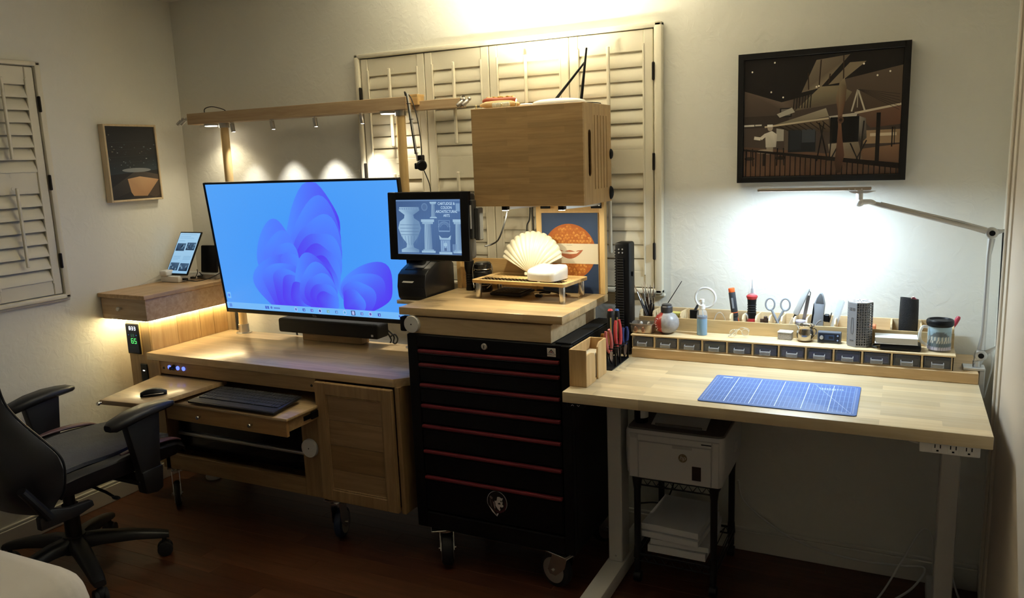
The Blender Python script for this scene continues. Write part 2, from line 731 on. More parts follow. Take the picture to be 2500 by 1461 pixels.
def shutters(win, xs, z0, z1, face, tilt, T):
    """T maps local (along, out, up) to world; xs are panel joints"""
    zr = [(z0, 1.130), (1.520, 1.615), (1.985, z1)]
    zones = [(1.130, 1.520), (1.615, 1.985)]
    for p, (a, c) in enumerate(zip(xs, xs[1:])):
        a += .0015
        c -= .0015
        sw = .037
        b = B()
        for s0, s1 in ((a, a + sw), (c - sw, c)):
            b.box(s0, s1, -.024, .004, z0, z1, .003)
        for r0, r1 in zr:
            b.box(a + sw, c - sw, -.020, .000, r0, r1, .002)
        # bead along the inner edge of the stiles
        for e in (a + sw, c - sw):
            b.box(e - .004, e + .004, -.027, -.018, z0 + .05, z1 - .05, .002)
        mid = (a + c) / 2
        # round catch holes of the tilt rods
        b.xf(T)
        pan = b.obj('shutter_panel', M_trim, win)
        for zz in (2.006, 1.600, 1.545):
            B().lathe([(0, 0), (.0075, 0), (.0075, .0008), (0, .0008)], n=14, M=T @ Matrix.Translation((mid, -.0205, zz)) @ Matrix.Rotation(R(90), 4, 'X')).obj('rod_notch', M_trim, pan)
        lm = louver_mesh(c - a - 2 * sw - .004, .0625, tilt)
        for q0, q1 in zones:
            k = 7
            pt = (q1 - q0) / k
            for i in range(k):
                o = bpy.data.objects.new('louver', lm)
                link(o, pan)
                o.matrix_local = Matrix.Translation(-ORG[pan.name]) @ T @ Matrix.Translation((mid, -.012, q0 + pt * (i + .5)))
        for q0, q1 in ((1.668, 2.010), (1.205, 1.548)):
            B().box(mid - .0065, mid + .0065, -.053, -.041, q0, q1, .003).xf(T).obj('tilt_rod', M_trim, pan)


def window(name, xs, o0, o1, T, tilt, hinge_x):
    win = thing(name, None, None, tuple(T @ Vector(((o0 + o1) / 2, 0, 1.06))), kind=ST)
    b = B()
    fw_ = .028
    Z0, Z1 = 1.042, 2.085
    for a, c in ((o0, xs[0] - .004), (xs[-1] + .004, o1)):
        b.box(a, c, -.034, 0, Z0, Z1, .006, 2)
    b.box(o0, o1, -.034, 0, 2.066, Z1, .006, 2)
    b.box(o0, o1, -.034, 0, Z0, 1.062, .006, 2)
    b.box(o0 - .006, o1 + .006, -.018, 0, Z0 - .012, Z0, .003)
    b.xf(T)
    b.obj('window_frame', M_trim, win)
    B().box(xs[0] - .01, xs[-1] + .01, .085, .092, 1.06, 2.066).xf(T).obj('pane', M_pane, win)
    for hx in hinge_x:
        for hz in (1.905, 1.565, 1.215):
            B().box(hx - .005, hx + .005, -.040, -.024, hz - .034, hz + .034, .003).xf(T).obj('hinge', M_hinge, win)
    shutters(win, xs, 1.066, 2.062, None, tilt, T)
    return win


I4 = Matrix.Identity(4)
window('window_1', [-2.249, -1.908, -1.590, -1.229, -.883], -2.277, -.848, I4, R(78), (-2.251, -.880))
# left wall: local x runs along -y ... world (x,y) = (XL - out, along)
TL = Matrix.Translation((XL, 0, 0)) @ Matrix(((0, -1, 0, 0), (1, 0, 0, 0), (0, 0, 1, 0), (0, 0, 0, 1)))
window('window_2', [-1.428, -1.108, -.793], -1.455, -.763, TL, R(64), (-.788,))

# ---------------------------------------------------------------- pictures
M_blkframe = mat('black_picture_frame', (.010, .009, .009), .35)
M_maple = wood('pale_maple_frame', 'DCC8A6', 'C9B28C', 'z', .5, seed=9)


def airplane_picture():
    x0, x1, z0, z1 = -.564, -.002, 1.476, 1.936
    t = thing('framed_photograph', 'black framed photograph of an antique aeroplane behind a railing', 'picture', ((x0 + x1) / 2, -.001, z0))
    fwd = .020
    b = B()
    b.box(x0, x0 + fwd, -.034, -.001, z0, z1, .001)
    b.box(x1 - fwd, x1, -.034, -.001, z0, z1, .001)
    b.box(x0 + fwd - .004, x1 - fwd + .004, -.034, -.001, z0, z0 + fwd, .001)
    b.box(x0 + fwd - .004, x1 - fwd + .004, -.034, -.001, z1 - fwd, z1, .001)
    b.obj('frame', M_blkframe, t)
    B().box(x0 + .004, x1 - .004, -.026, -.002, z0 + .004, z1 - .004).obj('backing', M_blkframe, t)
    p = Paint(x0 + fwd + .003, z0 + fwd + .003, x1 - x0 - 2 * fwd - .006, z1 - z0 - 2 * fwd - .006, -.0265)
    p.rect(0, 0, 1, 1, '4A3B30')
    # ceiling, far walls
    p.poly([(0, 1), (1, 1), (1, .86), (.70, .74), (.44, .68), (.25, .63), (0, .74)], '221B17', 1)
    p.poly([(0, .74), (.25, .63), (.34, .65), (.34, .50), (0, .52)], ['5C4A3C', '6B5848', '5A483A', '4A3A2E', '4A3A2E'], 1)
    p.poly([(.62, .78), (1, .87), (1, .5), (.62, .52)], ['5A493B', '66533F', '54402F', '4A3929'], 2)
    p.rect(0, .42, .3, .52, '3B2F27', 2).rect(0, .435, .07, .45, 'C9C0AC', 3).rect(.075, .437, .12, .45, 'B8AE9C', 3)
    p.rect(.24, .50, .32, .58, '2A2420', 3).rect(.25, .515, .31, .57, '6C6258', 4)
    # upper wing seen from below
    p.poly([(.47, .96), (.68, .985), (.50, .73), (.38, .70)], ['7B6A52', '6E5D47', '8A7858', '6A5A46'], 3)
    p.poly([(.68, .92), (.78, .92), (.62, .76), (.55, .75)], '857253', 3)
    for q in ((.50, .96, .49, .70), (.64, .98, .645, .74), (.42, .86, .425, .72), (.56, .84, .55, .76)):
        p.line([(q[0], q[1]), (q[2], q[3])], .008, '3A2B1F', 4)
    p.poly([(.34, .55), (.50, .74), (.62, .74), (.70, .68), (.66, .60), (.40, .56)], ['66583F', '8F7E58', '857450', '7A6A4A', '6B5B42', '5C4E3A'], 4)
    for i in range(7):
        p.line([(.33 + i * .018, .57), (.335 + i * .018, .68 + .01 * (i % 3))], .006, '241C16', 5)
    p.poly([(.22, .53), (.32, .58), (.34, .54), (.24, .50)], 'A39A86', 5)
    # fuselage and lower wing
    p.poly([(.26, .46), (.54, .56), (.56, .49), (.15, .42)], ['8E7F62', 'A39374', '8D7E60', '5D5240'], 5)
    p.line([(.14, .425), (.56, .475)], .012, 'BBA67E', 6)
    p.poly([(.18, .42), (.56, .465), (.57, .36), (.30, .39)], ['3A2C1E', '6B563B', '4B3A28', '33281D'], 5)
    for i in range(8):
        p.line([(.24 + i * .04, .425 + i * .004), (.30 + i * .04, .385)], .006, '2A1F15', 6)
    p.line([(.72, .505), (1, .56)], .014, 'C2AE88', 6)
    p.poly([(.74, .50), (1, .55), (1, .40), (.82, .38)], ['6B4E35', '7A4F33', '6A4228', '5A3A26'], 5)
    p.poly([(.56, .49), (.74, .51), (.73, .47), (.57, .47)], 'AFA48E', 6)
    p.rect(.57, .27, .75, .48, '120F0E', 6)
    p.poly([(.75, .48), (.79, .46), (.80, .30), (.77, .26), (.75, .28)], ['8C8274', '6A6054', '4C443A', '39322B', '2E2823'], 6)
    p.line([(.70, .52), (.735, .70), (.785, .51)], .010, 'B7A98C', 7)
    p.line([(.735, .70), (.735, .55)], .006, '9A8D74', 7)
    for i in range(6):
        p.line([(.73, .70), (.99, .64 - i * .025)], .0025, '3A3026', 7)
    # hall beyond
    p.rect(.30, .20, .48, .40, '1F2124', 4).rect(.31, .22, .385, .39, '26292E', 5).rect(.39, .28, .475, .39, '3A4047', 5)
    p.rect(.22, .30, .27, .41, 'A09684', 4).rect(.275, .22, .30, .41, '57483A', 4)
    p.poly([(0, .26), (.3, .22), (.55, .18), (1, .24), (1, 0), (0, 0)], ['5A3E2A', '4A3322', '6E4A2F', '8A6038', '54361F', '6A452B'], 3)
    p.rect(.78, .25, 1, .36, '97754A', 4).rect(.82, .31, .98, .335, 'C6AF86', 5)
    p.poly([(.56, .26), (.75, .27), (.78, .12), (.58, .12)], ['9A8A70', '7A6A52', '6B5238', '7A5E40'], 4)
    for q in ((.63, .26, .58, .13), (.70, .26, .75, .12), (.80, .28, .74, .12), (.585, .44, .57, .12), (.53, .44, .49, .12), (.50, .44, .56, .12), (.78, .44, .76, .10)):
        p.line([(q[0], q[1]), (q[2], q[3])], .008, '231A14', 7)
    p.rect(.855, .08, .88, .50, '1D1612', 7)
    p.rect(.95, .22, .957, .38, '1D1612', 7).rect(.965, .24, .97, .38, '1D1612', 7)
    # mannequin in a white coat beside a round table
    p.poly([(.145, .37), (.19, .39), (.225, .36), (.22, .25), (.15, .25)], ['C8BDA8', 'D6CCB8', 'BDB29C', 'A79C88', 'B4A993'], 7)
    p.disc(.178, .415, .018, .026, 'A48F78', 8).rect(.158, .425, .195, .445, 'D8D0BE', 9)
    p.line([(.15, .36), (.115, .325), (.07, .335)], .022, 'C8BDA8', 7)
    p.rect(.155, .19, .20, .25, '8E7F6A', 7)
    p.disc(.14, .215, .055, .018, '9A8468', 8).rect(.13, .09, .15, .21, '2B1E15', 7)
    for cx_ in (.04, .25):
        p.line([(cx_ - .02, .24), (cx_ - .025, .09)], .007, '1B130E', 7).line([(cx_ + .02, .24), (cx_ + .025, .09)], .007, '1B130E', 7)
        p.disc(cx_, .155, .035, .016, '2A1C13', 8)
    # railing
    p.poly([(0, .225), (.5, .135), (1, .04), (1, .085), (.5, .165), (0, .24)], '1E130D', 8)
    for i in range(30):
        u = .015 + i * .0335
        p.line([(u, 0), (u, .225 - .18 * u)], .0055, '1A110C', 8)
    # propeller
    p.poly([(.615, .52), (.60, .64), (.62, .76), (.65, .80), (.665, .72), (.66, .60), (.645, .50), (.64, .42), (.65, .30), (.665, .16), (.645, .02), (.62, .01), (.605, .10), (.615, .26), (.62, .40)],
           ['6B4428', '7F6240', '8A7650', '9A8660', '6A5234', '4E3420', '6B4226', '7A4E2E', '6A4026', '5A3520', '3E2616', '3A2415', '4A2D1A', '5E3A22', '70472B'], 9)
    p.disc(.635, .455, .02, .03, '5A3A24', 10).disc(.635, .455, .01, .014, '3A2416', 11)
    for u, v in ((.05, .90), (.18, .72), (.26, .67), (.20, .965), (.765, .90), (.85, .80), (.925, .825), (.49, .745), (.475, .74)):
        p.disc(u, v, .006, .008, 'E9DFC6', 6, 8)
    grey = []
    for c in p.c:
        l = .3 * c[0] + .59 * c[1] + .11 * c[2]
        grey.append(tuple(1.25 * (l + (x - l) * .72) for x in c))
    p.c = grey
    p.obj('photo_print', GLOSSPRINT, t)
    return t


airplane_picture()


def canvas_picture():
    y0, y1, z0, z1 = -.498, -.200, 1.456, 1.827
    t = thing('canvas_print', 'canvas print in a pale maple float frame on the wall beside the louvered window', 'picture', (XL + .001, (y0 + y1) / 2, z0))
    b = B()
    f = .010
    d = .040
    b.box(XL + .001, XL + d, y0, y0 + f, z0, z1, .002)
    b.box(XL + .001, XL + d, y1 - f, y1, z0, z1, .002)
    b.box(XL + .001, XL + d, y0 + f, y1 - f, z0, z0 + f, .002)
    b.box(XL + .001, XL + d, y0 + f, y1 - f, z1 - f, z1, .002)
    b.obj('frame', M_maple, t)
    B().box(XL + .002, XL + d - .008, y0 + f, y1 - f, z0 + f, z1 - f).obj('canvas', M_blkframe, t)
    W, H = y1 - y0 - 2 * f - .004, z1 - z0 - 2 * f - .004
    p = Paint(0, 0, W, H, 0)
    p.rect(0, 0, 1, 1, ['14161C', '17191F', '2A2A2C', '1A1B20'])
    p.poly([(0, .34), (1, .40), (1, .62), (0, .60)], ['24303A', '34414A', '1E2328', '181B20'], 1)
    rr = random.Random(4)
    for i in range(46):
        u, v = rr.random(), .42 + rr.random() * .5
        s_ = .004 + rr.random() * .010
        p.rect(u, v, u + s_ * 2.5, v + s_, rr.choice(('5E6A72', '8A8F90', '3C4A52', '6E655A')), 2)
    for v in (.50, .58, .68, .78):
        p.line([(0, v), (1, v + .03)], .006, '2E3236', 2)
    p.poly([(.0, .16), (.55, .40), (1, .33), (1, 0), (0, 0)], ['2C2A2C', '4A4440', '57493C', '3A2E26', '1E1C1E'], 3)
    p.poly([(.34, .28), (.60, .31), (1, .26), (.72, .03), (.40, .04)], ['C59C74', 'D0A87E', 'B98F68', 'A67C58', 'B58A62'], 4)
    p.poly([(.05, .02), (.38, .10), (.44, .03), (.3, 0), (.05, 0)], '17161A', 5)
    p.poly([(.74, .05), (.98, .22), (1, .05), (.9, 0)], '4A3B30', 5)
    p.disc(.55, .40, .30, .03, '8E9499', 4)
    Mx = Matrix.Translation((XL + d - .0075, y0 + f + .002, z0 + f + .002)) @ Matrix.Rotation(R(90), 4, 'Z')
    p.obj('photo_print', PRINT, t, Mx)
    return t


canvas_picture()


# ================================================================== shared pieces
def caster(parent, x, y, top, r, wd, rz, wheel_mat, brake=False, disc=None, fork_mat=None):
    """fork with wheel; the wheel trails behind the stem"""
    fork_mat = fork_mat or M_chrome
    T = Matrix.Translation((x, y, 0)) @ Matrix.Rotation(rz, 4, 'Z')
    b = B()
    off = r * .45
    b.box(-wd * 1.3, wd * 1.3, -wd * 1.4, wd * 1.4, top - .006, top, .001)
    b.cyl((0, 0, top - .022), (0, 0, top - .004), wd * .9, wd * .9, 18)
    for s in (-1, 1):
        q = s * (wd / 2 + .004)
        poly = [(-r * .55, top - .022), (r * .45, top - .022), (off + r * .34, r * 1.0), (off + .014, r - .016), (off - .014, r - .016), (-r * .4, r * 1.35)]
        b.prism([(u, v) for u, v in poly], q - .0015, q + .0015, 'x')
    b.box(-wd / 2 - .005, wd / 2 + .005, -r * .55, r * .45, top - .024, top - .019)
    b.cyl((-wd / 2 - .012, off, r), (wd / 2 + .012, off, r), .007, n=10)
    if brake:
        b.box(-wd * .5, wd * .5, -r * .95, -r * .3, top - .055, top - .045, .002, 1)
        b.box(-wd * .55, wd * .55, -r * 1.0, -r * .9, top - .062, top - .04, .002, 1)
    b.xf(T)
    f = b.obj('caster', fork_mat, parent)
    w_ = B()
    w_.lathe([(r * .3, -wd / 2), (r * .86, -wd / 2), (r * .97, -wd * .38), (r, -wd * .15), (r, wd * .15), (r * .97, wd * .38), (r * .86, wd / 2), (r * .3, wd / 2)], n=32,
             M=T @ Matrix.Translation((0, off, r)) @ Matrix.Rotation(R(90), 4, 'Y'))
    w_.obj('wheel', wheel_mat, f)
    h = B()
    h.lathe([(0, -wd / 2 - .002), (r * .72, -wd / 2 - .002), (r * .74, 0), (r * .72, wd / 2 + .002), (0, wd / 2 + .002)], n=28, M=T @ Matrix.Translation((0, off, r)) @ Matrix.Rotation(R(90), 4, 'Y'))
    h.obj('hub', disc or M_brushed, f)
    return f


def knob(parent, x, y, z, r=.011, m=None, d=(0, -1, 0)):
    q = Vector(d).to_track_quat('Z', 'Y').to_matrix().to_4x4()
    return B().lathe([(0, 0), (r * .55, 0), (r * .5, r * .9), (r, r * 1.3), (r, r * 2.0), (r * .85, r * 2.3), (0, r * 2.3)], n=18,
                     M=Matrix.Translation((x, y, z)) @ q).obj('knob', m or M_brushed, parent)


# ================================================================== rolling computer desk (left)
def computer_desk():
    t = thing('computer_desk', 'rolling oak computer desk with pull-out trays, shaker door and casters', 'desk', (-2.43, -.34, 0))
    x0, x1, yf, yb = -3.165, -1.712, -.600, -.075
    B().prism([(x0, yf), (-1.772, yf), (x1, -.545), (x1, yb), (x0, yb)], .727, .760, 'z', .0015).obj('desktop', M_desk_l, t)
    # carcass
    zb = .197
    B().box(x0 + .03, x0 + .05, yf + .01, yb - .02, zb, .727).obj('side_panel', M_oak_v, t)
    B().box(-1.765, -1.745, yf, yb - .02, zb, .727, .001).obj('side_panel', M_oak_v, t)
    B().box(x0 + .05, -1.765, yb - .04, yb - .03, zb, .727).obj('back_panel', M_oak_v, t)
    B().box(x0 + .05, -1.765, yf + .02, yb - .04, zb, zb + .018).obj('bottom_panel', M_oak, t)
    B().box(-2.185, -2.167, yf + .02, yb - .04, zb + .018, .727).obj('divider', M_oak_v, t)
    B().box(x0 + .05, -2.258, yf, yf + .02, zb, .272, .0015).obj('bottom_rail', M_oak, t)
    B().box(-2.258, -2.160, yf, yf + .02, zb, .600, .0015).obj('stile', M_oak_v, t)
    B().box(x0 + .03, -3.085, yf, yf + .02, zb, .727, .0015).obj('stile', M_oak_v, t)
    ap = B().box(-3.085, -2.163, yf + .004, yf + .024, .666, .7265, .0015).obj('apron', M_oak, t)
    # lit push buttons, key switch, screws
    M_dkr = mat('dark_button_rim', (.05, .045, .04), .4, .8)
    for x in (-3.022, -2.968, -2.931):
        B().lathe([(.0058, 0), (.0095, 0), (.0095, .004), (.0058, .004)], n=20, M=FR(x, yf + .004, .701)).obj('ring_light', M_glow_b, ap)
        B().lathe([(0, 0), (.0056, 0), (.0050, .003), (0, .0035)], n=16, M=FR(x, yf + .004, .701)).obj('push_button', M_brushed, ap)
    B().lathe([(0, 0), (.014, 0), (.013, .006), (.008, .007), (.008, .022), (0, .023)], n=20, M=FR(-2.995, yf + .004, .701)).obj('key_switch', M_dkr, ap)
    for x in (-3.062, -2.185):
        B().lathe([(0, 0), (.0065, 0), (.0045, .003), (0, .003)], n=12, M=FR(x, yf + .004, .694)).obj('screw', M_dkr, ap)
    # dark equipment bay behind the opening with a pale pull bar
    B().box(-3.085, -2.258, yf + .07, yf + .09, .272, .60).obj('bay_front', mat('smoked_panel', (.010, .009, .009), .15, coat=.3), t)
    B().box(-3.080, -2.262, yf + .055, yf + .071, .350, .366, .004, 2).obj('pull_bar', M_alu, t)
    # shaker door
    dx0, dx1, dz0, dz1 = -2.152, -1.768, .204, .720
    dy = yf - .020
    d = B()
    s_ = .052
    d.box(dx0, dx0 + s_, dy, yf - .001, dz0, dz1, .003)
    d.box(dx1 - s_, dx1, dy, yf - .001, dz0, dz1, .003)
    d.box(dx0 + s_, dx1 - s_, dy, yf - .001, dz0, dz0 + s_, .003)
    d.box(dx0 + s_, dx1 - s_, dy, yf - .001, dz1 - s_, dz1, .003)
    door = d.obj('door', M_oak_v, t)
    bz = [dz0 + s_, .345, .452, .560, dz1 - s_]
    cols = [('A98B64', '8C6F4B'), ('9C7C53', '816441'), ('AF9068', '927450'), ('A98A64', '8C6F4B')]
    for i, (a, c) in enumerate(zip(bz, bz[1:])):
        B().box(dx0 + s_ - .004, dx1 - s_ + .004, dy + .009, yf - .002, a + .0008, c - .0008, .0012).obj('panel_board', wood('door_board_%d' % i, *cols[i], 'x', .45, seed=i + 10), door)
    # bead moulding
    m = .006
    bd = B()
    a0, a1, c0, c1 = dx0 + s_, dx1 - s_, dz0 + s_, dz1 - s_
    bd.box(a0, a0 + m, dy + .003, dy + .010, c0, c1, .002).box(a1 - m, a1, dy + .003, dy + .010, c0, c1, .002)
    bd.box(a0 + m, a1 - m, dy + .003, dy + .010, c0, c0 + m, .002).box(a0 + m, a1 - m, dy + .003, dy + .010, c1 - m, c1, .002)
    bd.obj('moulding', M_oak_v, door)
    # pull-out keyboard tray
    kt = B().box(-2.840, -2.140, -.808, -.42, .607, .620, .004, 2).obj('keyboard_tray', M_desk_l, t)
    B().box(-2.825, -2.150, -.800, -.785, .540, .6065, .0015).obj('drawer_front', wood('tray_front_oak', 'C49C66', 'AA8250', 'x', .4, (.33, .2), seed=12), kt)
    B().box(-2.164, -2.150, -.785, -.45, .560, .6065).obj('drawer_side', M_oak, kt)
    B().box(-2.158, -2.146, -.70, -.45, .575, .595, .002).box(-2.150, -2.140, -.66, -.57, .570, .602, .003).obj('slide', M_blackmet, kt)
    knob(kt, -2.622, -.800, .572, .0085, M_chrome)
    knob(kt, -2.333, -.800, .572, .0085, M_chrome)
    # pull-out mouse board on the left
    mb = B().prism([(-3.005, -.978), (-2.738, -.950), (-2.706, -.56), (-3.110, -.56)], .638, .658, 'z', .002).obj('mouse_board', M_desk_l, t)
    knob(mb, -2.992, -.979, .648, .0085, M_chrome)
    blue = mat('blue_caster_tread', (.020, .035, .075), .5)
    caster(t, -3.108, -.562, zb, .062, .026, R(-132), M_blackrub)
    caster(t, -2.125, -.560, zb, .066, .034, R(18), blue, disc=mat('grey_caster_hub', (.30, .29, .28), .45))
    caster(t, -1.85, -.16, zb, .062, .030, R(-20), blue)
    caster(t, -3.045, -.16, zb, .062, .030, R(15), M_blackrub)
    return t


DESK = computer_desk()


def hutch():
    t = thing('desk_hutch', 'narrow oak cabinet with a raised lidded box on top, lit from below', 'cabinet', (-3.25, -.30, 0))
    cx0, cx1, cf, cb = -3.335, -3.168, -.560, -.030
    B().box(cx0, cx1 - .012, cf, cb, .197, .905, .002).obj('column', M_oak_v, t)
    # upright boards on the side facing the desktop
    bnds = [cf, -.405, -.265, -.175, -.085, cb]
    cs = [('CDAD7C', 'B2905E'), ('C8A672', 'AC8856'), ('C4A06C', 'A88452'), ('C09C68', 'A4804E'), ('CBAA78', 'B08E5C')]
    for i, (a, c) in enumerate(zip(bnds, bnds[1:])):
        B().box(cx1 - .012, cx1, a + .0006, c - .0006, .197, .905, .0012).obj('board', wood('hutch_board_%d' % i, *cs[i], 'z', .4, seed=20 + i), t)
    bx = B().box(-3.438, -3.132, -.600, -.020, .909, 1.014, .0015).obj('box', wood('hutch_box_oak', 'C4AB8E', 'A88C6C', 'x', .45, seed=14), t)
    B().box(-3.444, -3.122, -.612, -.015, 1.0145, 1.034, .002).obj('lid', wood('hutch_lid', 'C6A67E', 'A8865E', 'y', .4, (.5, .06), seed=15), t)
    knob(bx, -3.300, -.600, .965, .010, M_brushed)
    # warm light strips stuck under the overhang
    M_strip = mat('warm_led_strip', (.9, .8, .5), .5, emit=(1., .88, .50), es=19.)
    B().box(-3.160, -3.152, -.585, -.05, .9045, .9085).obj('led_strip', M_strip, t)
    B().box(-3.400, -3.392, -.585, -.20, .9045, .9085).obj('led_strip', M_strip, t)
    B().box(-3.385, -3.17, -.588, -.580, .9045, .9085).obj('led_strip', M_strip, t)
    # flush black power outlet low on the front
    po = B().box(-3.262, -3.215, cf - .006, cf, .560, .690, .003).obj('power_outlet', M_black, t)
    B().box(-3.246, -3.232, cf - .007, cf - .0055, .655, .660, .0005).obj('indicator', M_led_w, po)
    return t


hutch()


def clock():
    x0, x1, z0, z1, y = -3.325, -3.240, .738, .886, -.574
    t = thing('digital_clock', 'black digital weather clock below the raised oak box reading 8:33', 'clock', ((x0 + x1) / 2, -.5655, z0))
    B().box(x0, x1, y, -.5605, z0, z1, .004, 2).obj('case', M_black, t)
    B().box(x0 - .006, x1 + .003, -.566, -.5602, z0 - .004, z1 + .006, .001).obj('wall_plate', M_pine_v, t)
    p = Paint(x0, z0, x1 - x0, z1 - z0, y - .0005)
    p.rect(.06, .05, .94, .96, '0A0C10')
    SEG = {'8': 'abcdefg', '3': 'abgcd', '6': 'afgedc', '5': 'afgcd', '9': 'abfgcd'}

    def digit(ch, u, v, w_, h_, col):
        q = {'a': ((0, 1), (1, 1)), 'b': ((1, 1), (1, .5)), 'c': ((1, .5), (1, 0)), 'd': ((0, 0), (1, 0)), 'e': ((0, .5), (0, 0)), 'f': ((0, 1), (0, .5)), 'g': ((0, .5), (1, .5))}
        for s in SEG[ch]:
            a, c = q[s]
            p.line([(u + a[0] * w_ - .0, v + a[1] * h_), (u + c[0] * w_, v + c[1] * h_)], .045, col, 2)
    for i, ch in enumerate('833'):
        digit(ch, .32 + i * .20, .80, .11, .105, 'F2F6FF')
    p.rect(.465, .83, .485, .845, 'F2F6FF', 2).rect(.465, .865, .485, .88, 'F2F6FF', 2)
    for i, ch in enumerate('69'):
        digit(ch, .42 + i * .15, .575, .075, .085, '2E4A38')
    for i, ch in enumerate('65'):
        digit(ch, .40 + i * .24, .36, .16, .15, '58E070')
    p.rect(.1, .72, .9, .724, '22303A', 1).rect(.1, .30, .9, .303, '22303A', 1)
    p.rect(.18, .62, .26, .64, '2F5FA0', 2).rect(.80, .62, .90, .64, '2F5FA0', 2).rect(.2, .2, .7, .215, '1C2A24', 2)
    p.obj('display', mat('clock_display', attr='screen', es=.38, rough=.2), t)


clock()


def puck(name, label, x, y, z, r):
    t = thing(name, label, 'speaker', (x, y, z), local=True)
    B().lathe([(0, 0), (r, 0), (r, .010), (r * .96, .0145), (0, .015)], n=36, M=Matrix.Rotation(R(90), 4, 'X')).obj('housing', M_white, t)
    B().lathe([(0, .0151), (.0028, .0151), (.0028, .0156), (0, .0156)], n=10, M=Matrix.Rotation(R(90), 4, 'X')).obj('sensor', M_black, t)
    return t


puck('smart_puck', 'round off-white smart puck on the oak desk stile beside the shaker door', -2.213, -.6005, .419, .0405)

